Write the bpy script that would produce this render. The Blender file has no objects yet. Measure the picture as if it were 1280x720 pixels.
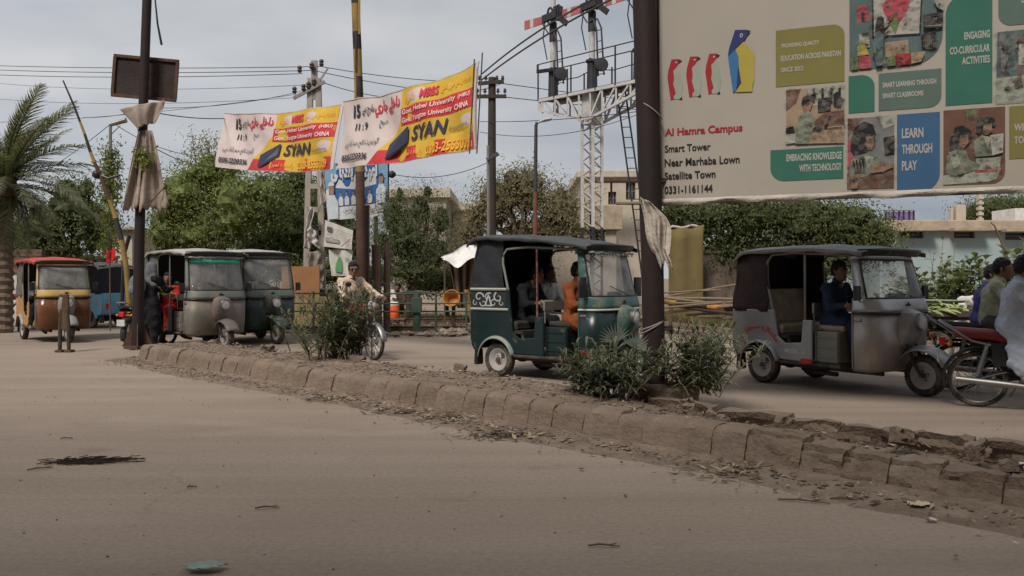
import bpy, bmesh, math, random
import numpy as np
from mathutils import Vector, Matrix, Euler
SC = bpy.context.scene
COL = SC.collection
rnd = random.Random(7)
PI = math.pi
# ------------------------------------------------------------------ camera, world, sun, exposure
F, HZ, CH = 1050.0, 348.0, 1.35          # focal length and horizon in photograph pixels, camera height
cd = bpy.data.cameras.new('camera'); cam = bpy.data.objects.new('camera', cd); COL.objects.link(cam)
cam.location = (0, 0, CH); cam.rotation_euler = (PI/2, 0, 0)
cd.sensor_width = 36; cd.lens = 36*F/1280; cd.shift_y = -(360-HZ)/1280
cd.clip_start = .05; cd.clip_end = 3000
SC.camera = cam
SC.view_settings.view_transform = 'Standard'; SC.view_settings.look = 'None'
SC.view_settings.exposure = 0.15; SC.view_settings.gamma = 1
SUN_EL, SUN_AZ = math.radians(50), math.radians(207)      # azimuth clockwise from +Y: behind the camera, a little left
w = bpy.data.worlds.new('World'); SC.world = w; w.use_nodes = True
nt = w.node_tree; N = nt.nodes; L = nt.links
bg = N['Background']; bg.inputs['Strength'].default_value = 1.0
sky = N.new('ShaderNodeTexSky'); sky.sky_type = 'NISHITA'; sky.sun_disc = False
sky.sun_elevation = SUN_EL; sky.sun_rotation = SUN_AZ; sky.dust_density = 3
sc_ = N.new('ShaderNodeVectorMath'); sc_.operation = 'SCALE'; sc_.inputs['Scale'].default_value = 0.07
L.new(sky.outputs[0], sc_.inputs[0])
tc = N.new('ShaderNodeTexCoord')
mp = N.new('ShaderNodeMapping'); mp.inputs['Scale'].default_value = (1, 1, 3.0); mp.inputs['Location'].default_value = (.37, .2, .1)
L.new(tc.outputs['Generated'], mp.inputs[0])
nz = N.new('ShaderNodeTexNoise'); nz.inputs['Scale'].default_value = 1.9; nz.inputs['Detail'].default_value = 5; nz.inputs['Roughness'].default_value = .52
L.new(mp.outputs[0], nz.inputs['Vector'])
cr = N.new('ShaderNodeValToRGB')
cr.color_ramp.elements[0].position = .36; cr.color_ramp.elements[0].color = (.31, .35, .405, 1)
cr.color_ramp.elements[1].position = .64; cr.color_ramp.elements[1].color = (.55, .555, .565, 1)
L.new(nz.outputs['Fac'], cr.inputs[0])
# clouds thin towards the west (left of the frame)
sx = N.new('ShaderNodeSeparateXYZ'); L.new(tc.outputs['Generated'], sx.inputs[0])
mr = N.new('ShaderNodeMapRange'); mr.inputs['From Min'].default_value = .3; mr.inputs['From Max'].default_value = -.75
mr.inputs['To Min'].default_value = .93; mr.inputs['To Max'].default_value = 1.17
L.new(sx.outputs['X'], mr.inputs['Value'])
v2 = N.new('ShaderNodeVectorMath'); v2.operation = 'SCALE'
L.new(cr.outputs[0], v2.inputs[0]); L.new(mr.outputs[0], v2.inputs['Scale'])
mx = N.new('ShaderNodeMix'); mx.data_type = 'RGBA'; mx.inputs[0].default_value = .9
L.new(sc_.outputs[0], mx.inputs[6]); L.new(v2.outputs[0], mx.inputs[7])
L.new(mx.outputs[2], bg.inputs['Color'])
sd = bpy.data.lights.new('sun', 'SUN'); sd.energy = 3.0; sd.angle = math.radians(16); sd.color = (1, .93, .84)
so = bpy.data.objects.new('sun', sd); COL.objects.link(so)
dv = Vector((math.sin(SUN_AZ)*math.cos(SUN_EL), math.cos(SUN_AZ)*math.cos(SUN_EL), math.sin(SUN_EL)))
so.rotation_euler = dv.to_track_quat('Z', 'Y').to_euler()

# ------------------------------------------------------------------ helpers
def P(px, py, Y): return Vector(((px-640)/F*Y, Y, CH+(HZ-py)/F*Y))
def G(px, py, z=0):
    Y = (CH-z)*F/(py-HZ); return Vector(((px-640)/F*Y, Y, z))

_mats = {}
def M(name, col=(.5,.5,.5), rough=.8, var=.18, scale=5, bump=0, bscale=30, metal=0, dirt=None, damt=.4, spec=.4, dscale=2.5, stretch=None, alpha=1, emit=0):
    if name in _mats: return _mats[name]
    m = bpy.data.materials.new(name); m.use_nodes = True; n = m.node_tree.nodes; l = m.node_tree.links
    b = n['Principled BSDF']; b.inputs['Roughness'].default_value = rough; b.inputs['Metallic'].default_value = metal
    b.inputs['Specular IOR Level'].default_value = spec
    t = n.new('ShaderNodeTexCoord'); src = t.outputs['Object']
    if stretch:
        mpn = n.new('ShaderNodeMapping'); mpn.inputs['Scale'].default_value = stretch; l.new(src, mpn.inputs[0]); src = mpn.outputs[0]
    z = n.new('ShaderNodeTexNoise'); z.inputs['Scale'].default_value = scale; z.inputs['Detail'].default_value = 6; z.inputs['Roughness'].default_value = .6
    l.new(src, z.inputs['Vector'])
    r = n.new('ShaderNodeValToRGB')
    r.color_ramp.elements[0].position = .3; r.color_ramp.elements[1].position = .7
    r.color_ramp.elements[0].color = tuple(c*(1-var) for c in col)+(1,)
    r.color_ramp.elements[1].color = tuple(min(1, c*(1+var)) for c in col)+(1,)
    l.new(z.outputs['Fac'], r.inputs[0]); out = r.outputs[0]
    if dirt:
        z2 = n.new('ShaderNodeTexNoise'); z2.inputs['Scale'].default_value = dscale; z2.inputs['Detail'].default_value = 8; z2.inputs['Roughness'].default_value = .7
        l.new(t.outputs['Object'], z2.inputs['Vector'])
        r2 = n.new('ShaderNodeMapRange'); r2.inputs['From Min'].default_value = .62-damt*.4; r2.inputs['From Max'].default_value = .78-damt*.2
        r2.inputs['To Max'].default_value = min(1, .45+damt)
        l.new(z2.outputs['Fac'], r2.inputs['Value'])
        q = n.new('ShaderNodeMix'); q.data_type = 'RGBA'; l.new(r2.outputs[0], q.inputs[0]); l.new(out, q.inputs[6]); q.inputs[7].default_value = tuple(dirt)+(1,)
        out = q.outputs[2]
        rr = n.new('ShaderNodeMapRange'); rr.inputs['To Min'].default_value = rough; rr.inputs['To Max'].default_value = .9
        l.new(r2.outputs[0], rr.inputs['Value']); l.new(rr.outputs[0], b.inputs['Roughness'])
    l.new(out, b.inputs['Base Color'])
    if bump:
        z3 = n.new('ShaderNodeTexNoise'); z3.inputs['Scale'].default_value = bscale; z3.inputs['Detail'].default_value = 5; l.new(src, z3.inputs['Vector'])
        bn = n.new('ShaderNodeBump'); bn.inputs['Strength'].default_value = bump; bn.inputs['Distance'].default_value = .03
        l.new(z3.outputs['Fac'], bn.inputs['Height']); l.new(bn.outputs[0], b.inputs['Normal'])
    if alpha < 1: b.inputs['Alpha'].default_value = alpha
    if emit:
        b.inputs['Emission Color'].default_value = tuple(col)+(1,); b.inputs['Emission Strength'].default_value = emit
    _mats[name] = m; return m
DUST = (.30, .235, .18)
def paint(name, col, dirt=.45, rough=.38): return M(name, col, rough=rough, var=.16, scale=3, dirt=DUST, damt=dirt, bump=.06, bscale=9, dscale=3.5)
def fabric(name, col, rough=.9, var=.2): return M(name, col, rough=rough, var=var, scale=7, bump=.35, bscale=14, spec=.15)
def leafm(name, col):
    if name in _mats: return _mats[name]
    m = M(name, col, rough=.6, var=.35, scale=1.3, spec=.3)
    b = m.node_tree.nodes['Principled BSDF']
    n = m.node_tree.nodes; l = m.node_tree.links
    tr = n.new('ShaderNodeBsdfTranslucent'); tr.inputs['Color'].default_value = (col[0]*1.5, col[1]*1.5, col[2]*.7, 1)
    ms = n.new('ShaderNodeMixShader'); ms.inputs[0].default_value = .30
    l.new(b.outputs[0], ms.inputs[1]); l.new(tr.outputs[0], ms.inputs[2]); l.new(ms.outputs[0], n['Material Output'].inputs['Surface'])
    return m
def glassm(name, col=(.35,.38,.4), alpha=.4):
    if name in _mats: return _mats[name]
    m = bpy.data.materials.new(name); m.use_nodes = True; n = m.node_tree.nodes; l = m.node_tree.links
    b = n['Principled BSDF']; b.inputs['Base Color'].default_value = tuple(col)+(1,); b.inputs['Roughness'].default_value = .06
    t = n.new('ShaderNodeTexCoord'); z = n.new('ShaderNodeTexNoise'); z.inputs['Scale'].default_value = 4; z.inputs['Detail'].default_value = 6
    l.new(t.outputs['Object'], z.inputs['Vector'])
    r = n.new('ShaderNodeMapRange'); r.inputs['From Min'].default_value = .35; r.inputs['From Max'].default_value = .7
    r.inputs['To Min'].default_value = alpha*.55; r.inputs['To Max'].default_value = min(1, alpha*1.5)
    l.new(z.outputs['Fac'], r.inputs['Value']); l.new(r.outputs[0], b.inputs['Alpha'])
    _mats[name] = m; return m

class MB:
    def __init__(s): s.v = []; s.f = []; s.m = []
    def add(s, vs, fs, mi=0):
        o = len(s.v); s.v += [tuple(v) for v in vs]; s.f += [tuple(i+o for i in f) for f in fs]; s.m += [mi]*len(fs); return s
    def box(s, c, d, rot=None, mi=0):
        hx, hy, hz = d[0]/2, d[1]/2, d[2]/2; c = Vector(c)
        vs = [Vector((x, y, z)) for x in (-hx, hx) for y in (-hy, hy) for z in (-hz, hz)]
        if rot is not None:
            R = Euler(rot).to_matrix() if not isinstance(rot, Matrix) else rot
            vs = [R @ v for v in vs]
        s.add([v+c for v in vs], [(0,1,3,2),(4,6,7,5),(0,4,5,1),(2,3,7,6),(0,2,6,4),(1,5,7,3)], mi); return s
    def bar(s, a, b, w_, h_=None, mi=0):
        a = Vector(a); b = Vector(b); h_ = h_ or w_; d = b-a; q = d.to_track_quat('Z', 'Y').to_matrix()
        return s.box((a+b)/2, (w_, h_, d.length), q, mi)
    def tube(s, pts, r, n=8, mi=0, cap=True, closed=False):
        pts = [Vector(p) for p in pts]; k = len(pts); rs = r if isinstance(r, (list, tuple)) else [r]*k
        rings = []; up = None
        for i, p in enumerate(pts):
            if closed: t = pts[(i+1) % k]-pts[i-1]
            else: t = pts[min(i+1, k-1)]-pts[max(i-1, 0)]
            if t.length < 1e-9: t = Vector((0,0,1))
            t.normalize()
            if up is None: up = Vector((0,0,1)) if abs(t.z) < .9 else Vector((1,0,0))
            x = up.cross(t)
            if x.length < 1e-5: x = Vector((0,1,0)).cross(t)
            x.normalize(); y = t.cross(x); up = y
            rings.append([p+(x*math.cos(a)+y*math.sin(a))*rs[i] for a in [2*PI*j/n for j in range(n)]])
        return s.loft(rings, cap=cap, loop=closed, mi=mi)
    def loft(s, rings, cap=True, loop=False, mi=0, open_=False):
        n = len(rings[0]); k = len(rings); vs = [v for r in rings for v in r]; fs = []
        for i in range(k if loop else k-1):
            a = i*n; b = ((i+1) % k)*n
            for j in range(n-1 if open_ else n):
                j2 = (j+1) % n; fs.append((a+j, a+j2, b+j2, b+j))
        if cap and not loop and not open_:
            fs.append(tuple(range(n))[::-1]); fs.append(tuple((k-1)*n+j for j in range(n)))
        return s.add(vs, fs, mi)
    def lathe(s, prof, c=(0,0,0), axis='z', n=20, mi=0, cap=True):   # prof: (radius, height)
        rings = []
        for r, h in prof:
            ring = []
            for j in range(n):
                a = 2*PI*j/n; u, v = r*math.cos(a), r*math.sin(a)
                p = {'z': (u, v, h), 'y': (v, h, u), 'x': (h, u, v)}[axis]
                ring.append(Vector(c)+Vector(p))
            rings.append(ring)
        return s.loft(rings, mi=mi, cap=cap)
    def prism(s, poly, a, b, plane='xz', mi=0):
        def q(u, v, w_): return {'xz': (u, w_, v), 'yz': (w_, u, v), 'xy': (u, v, w_)}[plane]
        n = len(poly); vs = [q(u, v, a) for u, v in poly]+[q(u, v, b) for u, v in poly]
        fs = [tuple(range(n)), tuple(range(2*n-1, n-1, -1))]+[(i, n+i, n+(i+1) % n, (i+1) % n) for i in range(n)]
        return s.add(vs, fs, mi)
    def grid(s, fn, nu, nv, mi=0):
        vs = [fn(i/nu, j/nv) for j in range(nv+1) for i in range(nu+1)]
        fs = [(j*(nu+1)+i, j*(nu+1)+i+1, (j+1)*(nu+1)+i+1, (j+1)*(nu+1)+i) for j in range(nv) for i in range(nu)]
        return s.add(vs, fs, mi)
    def ball(s, c, r, nu=10, nv=7, mi=0):
        r = (r, r, r) if not isinstance(r, (tuple, list)) else r; c = Vector(c)
        rings = []
        for j in range(nv+1):
            t = PI*(j+.02)/(nv+.04); rings.append([c+Vector((r[0]*math.sin(t)*math.cos(2*PI*i/nu), r[1]*math.sin(t)*math.sin(2*PI*i/nu), -r[2]*math.cos(t))) for i in range(nu)])
        return s.loft(rings, mi=mi)
    def build(s, name, mats, parent=None, smooth=False, bevel=0, solid=0, loc=None, rz=None, kind=None, label=None, fix=True):
        me = bpy.data.meshes.new(name); me.from_pydata(s.v, [], s.f)
        mats = mats if isinstance(mats, (list, tuple)) else [mats]
        for m in mats: me.materials.append(m)
        if len(mats) > 1: me.polygons.foreach_set('material_index', s.m)
        if fix and len(s.f) < 6000:
            b = bmesh.new(); b.from_mesh(me); bmesh.ops.recalc_face_normals(b, faces=b.faces); b.to_mesh(me); b.free()
        if smooth: me.polygons.foreach_set('use_smooth', [True]*len(s.f))
        o = bpy.data.objects.new(name, me); COL.objects.link(o)
        if smooth and smooth != 'full':
            me.set_sharp_from_angle(angle=math.radians(38))
        if parent is not None: o.parent = parent
        if loc is not None: o.location = loc
        if rz is not None: o.rotation_euler.z = rz
        if solid:
            q = o.modifiers.new('s', 'SOLIDIFY'); q.thickness = solid; q.offset = 0
        if bevel:
            q = o.modifiers.new('b', 'BEVEL'); q.width = bevel; q.segments = 2; q.limit_method = 'ANGLE'; q.angle_limit = .6
        if kind: o['kind'] = kind
        if label: o['label'] = label
        return o
def tag(o, label, cat, group=None):
    o['label'] = label; o['category'] = cat
    if group: o['group'] = group
    return o
def thing(name, label, cat, loc=(0,0,0), rz=0, group=None):
    o = bpy.data.objects.new(name, None); COL.objects.link(o); o.location = loc; o.rotation_euler = (0,0,rz); o.empty_display_size = .2
    return tag(o, label, cat, group)
def copy_tree(o, parent=None):
    c = o.copy(); COL.objects.link(c)
    if parent is not None: c.parent = parent
    for ch in list(o.children): copy_tree(ch, c)
    return c
def npmesh(name, v, f, mats, mi=None, parent=None, smooth=False, kind=None):
    """numpy verts (n,3), faces (m,k)"""
    me = bpy.data.meshes.new(name); k = f.shape[1]; nf = len(f)
    me.vertices.add(len(v)); me.vertices.foreach_set('co', np.asarray(v, np.float32).ravel())
    me.loops.add(nf*k); me.loops.foreach_set('vertex_index', np.asarray(f, np.int32).ravel())
    me.polygons.add(nf); me.polygons.foreach_set('loop_start', np.arange(0, nf*k, k, dtype=np.int32))
    mats = mats if isinstance(mats, (list, tuple)) else [mats]
    for m in mats: me.materials.append(m)
    if mi is not None: me.polygons.foreach_set('material_index', np.asarray(mi, np.int32))
    me.polygons.foreach_set('use_smooth', np.full(nf, bool(smooth)))
    me.update(calc_edges=True)
    o = bpy.data.objects.new(name, me); COL.objects.link(o)
    if parent is not None: o.parent = parent
    if kind: o['kind'] = kind
    return o
# ---- lettering
AR = {}
def _ar(ch, iso, fin=None, ini=None, med=None): AR[ch] = (iso, fin or iso+1, ini, med)
for ch, iso, four in [('ا',0xFE8D,0),('ب',0xFE8F,1),('ت',0xFE95,1),('ج',0xFE9D,1),('ح',0xFEA1,1),('خ',0xFEA5,1),('د',0xFEA9,0),('ر',0xFEAD,0),('ز',0xFEAF,0),('س',0xFEB1,1),('ش',0xFEB5,1),('ص',0xFEB9,1),('ط',0xFEC1,1),('ع',0xFEC9,1),('ف',0xFED1,1),('ق',0xFED5,1),('ل',0xFEDD,1),('م',0xFEE1,1),('ن',0xFEE5,1),('و',0xFEED,0),('ه',0xFEE9,1),('ی',0xFEF1,1),('پ',0xFB56,1),('چ',0xFB7A,1),('ک',0xFB8E,1),('گ',0xFB92,1),('ے',0xFBAE,0)]:
    AR[ch] = (iso, iso+1, iso+2 if four else None, iso+3 if four else None)
def ur(s):
    """Urdu text as joined letter shapes in visual order"""
    out = []
    for i, c in enumerate(s):
        if c not in AR: out.append(c); continue
        p = i > 0 and s[i-1] in AR and AR[s[i-1]][2] is not None
        n = i+1 < len(s) and s[i+1] in AR and AR[c][2] is not None
        a = AR[c]; out.append(chr(a[3] if p and n else a[1] if p else a[2] if n else a[0]))
    return ''.join(out[::-1])
_dg_txt = {}
def text_verts(body, bold=0.0):
    key = (body, bold)
    if key in _dg_txt: return _dg_txt[key]
    c = bpy.data.curves.new('t', 'FONT'); c.body = body; c.size = 1; c.offset = bold; c.resolution_u = 3; c.fill_mode = 'FRONT'
    o = bpy.data.objects.new('t', c); COL.objects.link(o); bpy.context.view_layer.update()
    me = bpy.data.meshes.new_from_object(o.evaluated_get(bpy.context.evaluated_depsgraph_get()))
    vs = [(v.co.x, v.co.y) for v in me.vertices]; fs = [tuple(p.vertices) for p in me.polygons]
    bpy.data.objects.remove(o); bpy.data.curves.remove(c); bpy.data.meshes.remove(me)
    x0 = min(v[0] for v in vs); x1 = max(v[0] for v in vs); y0 = min(v[1] for v in vs); y1 = max(v[1] for v in vs)
    vs = [((x-x0)/(x1-x0), (y-y0)/(y1-y0)) for x, y in vs]
    _dg_txt[key] = (vs, fs); return _dg_txt[key]
class Flat:
    """print on a surface: S(u, v, lift) -> point; each new item lies a hair above the last"""
    def __init__(s, S, step=.0012, base=.002, auto=None): s.S = S; s.mb = MB(); s.k = base; s.step = step; s.auto = auto
    def text(s, body, u0, u1, v0, v1, mi, bold=.02, shear=0):
        vs, fs = text_verts(body, bold); s.k += s.step
        s.mb.add([s.S(u0+(u1-u0)*x+shear*y, v0+(v1-v0)*y, s.k) for x, y in vs], fs, mi)
        if s.auto: s.done('lettering', *s.auto)
    def poly(s, pts, mi):
        s.k += s.step; s.mb.add([s.S(u, v, s.k) for u, v in pts], [tuple(range(len(pts)))], mi)
    def strip(s, u0, u1, lo, hi, mi, n=24, m=4):
        s.k += s.step; lo_ = lo if callable(lo) else (lambda u: lo); hi_ = hi if callable(hi) else (lambda u: hi)
        s.mb.grid(lambda a, b: s.S(u0+(u1-u0)*a, lo_(u0+(u1-u0)*a)*(1-b)+hi_(u0+(u1-u0)*a)*b, s.k), n, m, mi)
    def disc(s, u, v, ru, rv, mi, n=14, a0=0, a1=2*PI):
        s.poly([(u+ru*math.cos(a0+(a1-a0)*i/n), v+rv*math.sin(a0+(a1-a0)*i/n)) for i in range(n+(a1-a0 < 6))], mi)
    def done(s, name, mats, parent, kind=None, label=None):
        o = s.mb.build(name, mats, parent, fix=False); 
        if kind: o['kind'] = kind
        if label: o['label'] = label
        s.mb = MB(); return o
# ------------------------------------------------------------------ materials of the setting
def road_material():
    m = bpy.data.materials.new('dusty_road'); m.use_nodes = True; n = m.node_tree.nodes; l = m.node_tree.links
    b = n['Principled BSDF']; b.inputs['Roughness'].default_value = .92; b.inputs['Specular IOR Level'].default_value = .2
    t = n.new('ShaderNodeTexCoord')
    def noise(sc, det=6, ro=.6, stretch=None, rot=0):
        z = n.new('ShaderNodeTexNoise'); z.inputs['Scale'].default_value = sc; z.inputs['Detail'].default_value = det; z.inputs['Roughness'].default_value = ro
        q = n.new('ShaderNodeMapping'); q.inputs['Rotation'].default_value = (0, 0, rot); q.inputs['Scale'].default_value = stretch or (1,1,1)
        l.new(t.outputs['Object'], q.inputs[0]); l.new(q.outputs[0], z.inputs['Vector']); return z.outputs['Fac']
    def ramp(f, p0, c0, p1, c1):
        r = n.new('ShaderNodeValToRGB'); e = r.color_ramp.elements; e[0].position = p0; e[1].position = p1; e[0].color = c0+(1,); e[1].color = c1+(1,); l.new(f, r.inputs[0]); return r.outputs[0]
    def mix(a, b_, f, mode='MIX'):
        q = n.new('ShaderNodeMix'); q.data_type = 'RGBA'; q.blend_type = mode
        if isinstance(f, float): q.inputs[0].default_value = f
        else: l.new(f, q.inputs[0])
        l.new(a, q.inputs[6]); l.new(b_, q.inputs[7]); return q.outputs[2]
    base = ramp(noise(.22, 4, .5), .35, (.262,.208,.167), .68, (.325,.265,.216))
    streak = ramp(noise(1.1, 5, .6, (.10, 1.0, 1), math.radians(45)), .3, (.90,.895,.89), .7, (1.05,1.05,1.05))
    c = mix(base, streak, 1.0, 'MULTIPLY')
    fine = ramp(noise(30, 9, .8), .36, (.72,.71,.69), .60, (1.07,1.07,1.06))
    c = mix(c, fine, .8, 'MULTIPLY')
    spots = ramp(noise(1.3, 7, .62), .60, (1,1,1), .74, (.76,.74,.72))
    c = mix(c, spots, .8, 'MULTIPLY')
    vo = n.new('ShaderNodeTexVoronoi'); vo.inputs['Scale'].default_value = 11; l.new(t.outputs['Object'], vo.inputs['Vector'])
    sp = ramp(vo.outputs['Distance'], .035, (.55,.5,.46), .06, (1,1,1)); c = mix(c, sp, .6, 'MULTIPLY')
    # tyre-polished bands along the road, drifts of paler dust, hairline cracks
    trk = ramp(noise(.9, 3, .5, (.05, 1.9, 1), math.radians(-45)), .36, (.90,.895,.89), .52, (1.03,1.03,1.03)); c = mix(c, trk, .9, 'MULTIPLY')
    dr = ramp(noise(.5, 6, .65, (.6, 1.4, 1), math.radians(-45)), .55, (0,0,0), .72, (.55,.55,.55)); dc = n.new('ShaderNodeRGB'); dc.outputs[0].default_value = (.34,.285,.235,1)
    c = mix(c, dc.outputs[0], dr)
    q = n.new('ShaderNodeMapping'); l.new(t.outputs['Object'], q.inputs[0]); wn = n.new('ShaderNodeTexNoise'); wn.inputs['Scale'].default_value = 1.7; wn.inputs['Detail'].default_value = 5; l.new(t.outputs['Object'], wn.inputs['Vector'])
    ad = n.new('ShaderNodeMix'); ad.data_type = 'RGBA'; ad.inputs[0].default_value = .35; l.new(q.outputs[0], ad.inputs[6]); l.new(wn.outputs['Color'], ad.inputs[7])
    v3 = n.new('ShaderNodeTexVoronoi'); v3.feature = 'DISTANCE_TO_EDGE'; v3.inputs['Scale'].default_value = .55; l.new(ad.outputs[2], v3.inputs['Vector'])
    ck = ramp(v3.outputs['Distance'], .002, (.62,.60,.58), .007, (1,1,1)); msk = ramp(noise(.45, 2, .5), .50, (0,0,0), .60, (.35,.35,.35)); c = mix(c, mix(c, ck, 1.0, 'MULTIPLY'), msk)
    l.new(c, b.inputs['Base Color'])
    bn = n.new('ShaderNodeBump'); bn.inputs['Strength'].default_value = .35; bn.inputs['Distance'].default_value = .012
    l.new(noise(60, 6, .7), bn.inputs['Height']); l.new(bn.outputs[0], b.inputs['Normal'])
    return m
ROAD = road_material()
DIRT = M('loose_dirt', (.195,.150,.115), rough=.97, var=.32, scale=4, bump=.9, bscale=22, spec=.1)
SOIL = M('back_soil', (.25,.195,.15), rough=.97, var=.3, scale=.6, bump=.6, bscale=8, spec=.1)
KERB = [M('kerb_concrete_%s' % c, col, rough=.95, var=.28, scale=9, bump=.7, bscale=34, dirt=(.19,.14,.10), damt=.6, dscale=5, spec=.15) for c, col in (('brown',(.190,.148,.118)),('pale',(.215,.170,.138)),('dark',(.165,.127,.10)))]
GRASSM = [leafm('dry_grass_olive', (.13,.125,.05)), leafm('dry_grass_straw', (.22,.18,.09))]
LITTER = [M('dead_leaf_straw', (.30,.235,.15), var=.3), M('dead_leaf_brown', (.10,.068,.045), var=.3), M('litter_pale', (.45,.41,.36), var=.2)]

def hash2(x, y): return (math.sin(x*12.9898+y*78.233)*43758.5453) % 1.0
def vn(x, y):
    xi, yi = math.floor(x), math.floor(y); fx, fy = x-xi, y-yi; fx = fx*fx*(3-2*fx); fy = fy*fy*(3-2*fy)
    return (hash2(xi,yi)*(1-fx)+hash2(xi+1,yi)*fx)*(1-fy)+(hash2(xi,yi+1)*(1-fx)+hash2(xi+1,yi+1)*fx)*fy
def fbm(x, y, o=4):
    s = 0; a = .5
    for i in range(o): s += a*vn(x, y); x *= 2.1; y *= 2.1; a *= .5
    return s
# ground: one sheet to the horizon
g = MB(); g.add([(-1500,-60,0),(1500,-60,0),(1500,2500,0),(-1500,2500,0)], [(0,1,2,3)])
g.build('ground', SOIL, kind='structure', loc=(0,0,-.012))
r = MB(); r.add([(-60,-30,0),(60,-30,0),(60,19.2,0),(6.4,19.2,0),(-6.5,19.3,0),(-13,60,0),(-40,60,0),(-60,40,0)], [tuple(range(8))])
r.build('road', ROAD, kind='structure', loc=(0,0,-.004))

# the median runs at 45 degrees: s along it (towards the lower right), t across it (away from the viewer)
NN = Vector((.7071,.7071,0)); DD = Vector((.7071,-.7071,0))
def MD(s, t, z=0): return NN*(5.5+t)+DD*s+Vector((0,0,z))
S0, S1 = -14.35, 4.0
def hk(s):      # height of the broken-down median
    return .25 + .012*math.sin(s*1.7)
def sk(s): return .15*max(0, min(1, (s+5.2)/1.6))   # how far the soil has sunk between the two rows
def WT(s): return 1.30 - .22*max(0, min(1, (s+6)/5)) - .25*max(0, min(1, (-13.4-s)/.9))
mb = MB()
nu, nv = 260, 18
mb.grid(lambda a, b: (lambda s, t: MD(s, t, hk(s)-sk(s)-.004+.055*(fbm(s*2.3, t*2.3)-.5)+.022*(vn(s*9, t*9)-.5)-(.05 if b > .8 else 0)-.03*max(0,.06-b)/.06))(S0+.15+(S1-S0-.15)*a, .1+(WT(S0+(S1-S0)*a)-.18)*b), nu, nv)
median = mb.build('median', DIRT, kind='structure', smooth='full')
# kerb stones, every one a piece of the median
def stone(L_, D, H, lean, rough_, seed, mat, tilt=0):
    rr = random.Random(seed); nx, ny, nz = 5, 3, 4
    b = bmesh.new(); bmesh.ops.create_cube(b, size=1)
    bmesh.ops.subdivide_edges(b, edges=b.edges[:], cuts=5, use_grid_fill=True)
    ox, oy = rr.random()*50, rr.random()*50
    for v in b.verts:
        x, y, z = v.co
        k = 1-.035*(abs(x*2)**8)*(z > 0)
        d = (fbm(x*3+ox, z*3+oy)-.47)*rough_+(vn(x*11+oy, z*11+ox)-.5)*rough_*.35
        topd = (fbm(x*4+oy, y*3+ox)-.5)*rough_*.8 if z > .2 else 0
        edge = -.03*rough_/.08 if (z > .45 and y < -.4) else 0
        yy = y*D + lean*(z+.5) + (d if y < 0 else 0)
        v.co = (x*L_*(1-.02*(z > .4)), yy - (edge if y < -.4 else 0), (z+.5)*H*k + topd + edge*1.2)
    me = bpy.data.meshes.new('kerb_stone'); b.to_mesh(me); b.free(); me.materials.append(mat)
    o = bpy.data.objects.new('kerb_stone', me); COL.objects.link(o); o.parent = median
    me.polygons.foreach_set('use_smooth', [True]*len(me.polygons)); me.set_sharp_from_angle(angle=math.radians(30))
    return o
s = S0; i = 0; A45 = -PI/4
while s < S1:
    Ls = rnd.choice([.26,.3,.33,.42,.36,.28]) if s > -10 else rnd.uniform(.3,.5)
    broken = s > -4.1 and rnd.random() < .35
    H = hk(s+Ls/2)*rnd.uniform(.95,1.06)*(.78 if broken else 1)
    o = stone(Ls-.004, .2, H, .065, .085 if broken or s > -3.2 else .034, i, KERB[rnd.choice([0,0,1,1,2])])
    o.location = MD(s+Ls/2, .10+rnd.uniform(-.012,.014), -.01); o.rotation_euler = (rnd.uniform(-.03,.03), rnd.uniform(-.015,.015), A45+rnd.uniform(-.03,.03))
    s += Ls; i += 1
# end stones across the left end
for k in range(3):
    o = stone(.33, .2, hk(S0)*.96, .05, .07, 900+k, KERB[k % 3]); o.location = MD(S0-.02, .28+k*.33, -.01); o.rotation_euler = (0, 0, A45-PI/2)
# far row: low and broken, with gaps
s = S0+.3
while s < S1:
    Ls = rnd.uniform(.42,.8)
    gap = rnd.random() < .16 or (-7.25 < s < -6.7)
    if not gap:
        H = (.205 if s < -5.5 else .215)*rnd.uniform(.88,1.08)
        o = stone(Ls-.03, .16, H, -.01, .09 if s < -5.5 else .13, i+300, KERB[rnd.choice([0,2,2])])
        o.location = MD(s+Ls/2, WT(s)-.02+rnd.uniform(-.03,.03), -.01); o.rotation_euler = (rnd.uniform(-.06,.06), rnd.uniform(-.03,.03), A45+rnd.uniform(-.05,.05))
    s += Ls; i += 1
# dirt swept against the kerb, both sides
def verge(name, t0, t1, seed, hh):
    q = MB()
    def fn(a, b):
        s_ = S0-.3+(S1-S0+.3)*a; wv = .55+.55*fbm(s_*.9+seed, 3.3); t = t0+(t1-t0)*b*wv
        return MD(s_, t, .006 + hh*(1-b)**1.7*(.5+fbm(s_*3+seed, b*3)) + .014*(vn(s_*12, t*12+seed)-.3)*(1-b) - .012*b)
    q.grid(fn, 360, 10); return q.build(name, DIRT, kind='structure', smooth='full')
verge('dirt_verge', .07, -.75, 3, .02); 
q = MB()
def fn(a, b):
    s_ = S0+(S1-S0)*a; t = WT(s_)+.02+.45*b*(.5+fbm(s_+9, 1)); return MD(s_, t, .004+.05*(1-b)**2*(.4+fbm(s_*3, b*3))-.01*b)
q.grid(fn, 260, 6); q.build('dirt_verge', DIRT, kind='structure', smooth='full')
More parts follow.
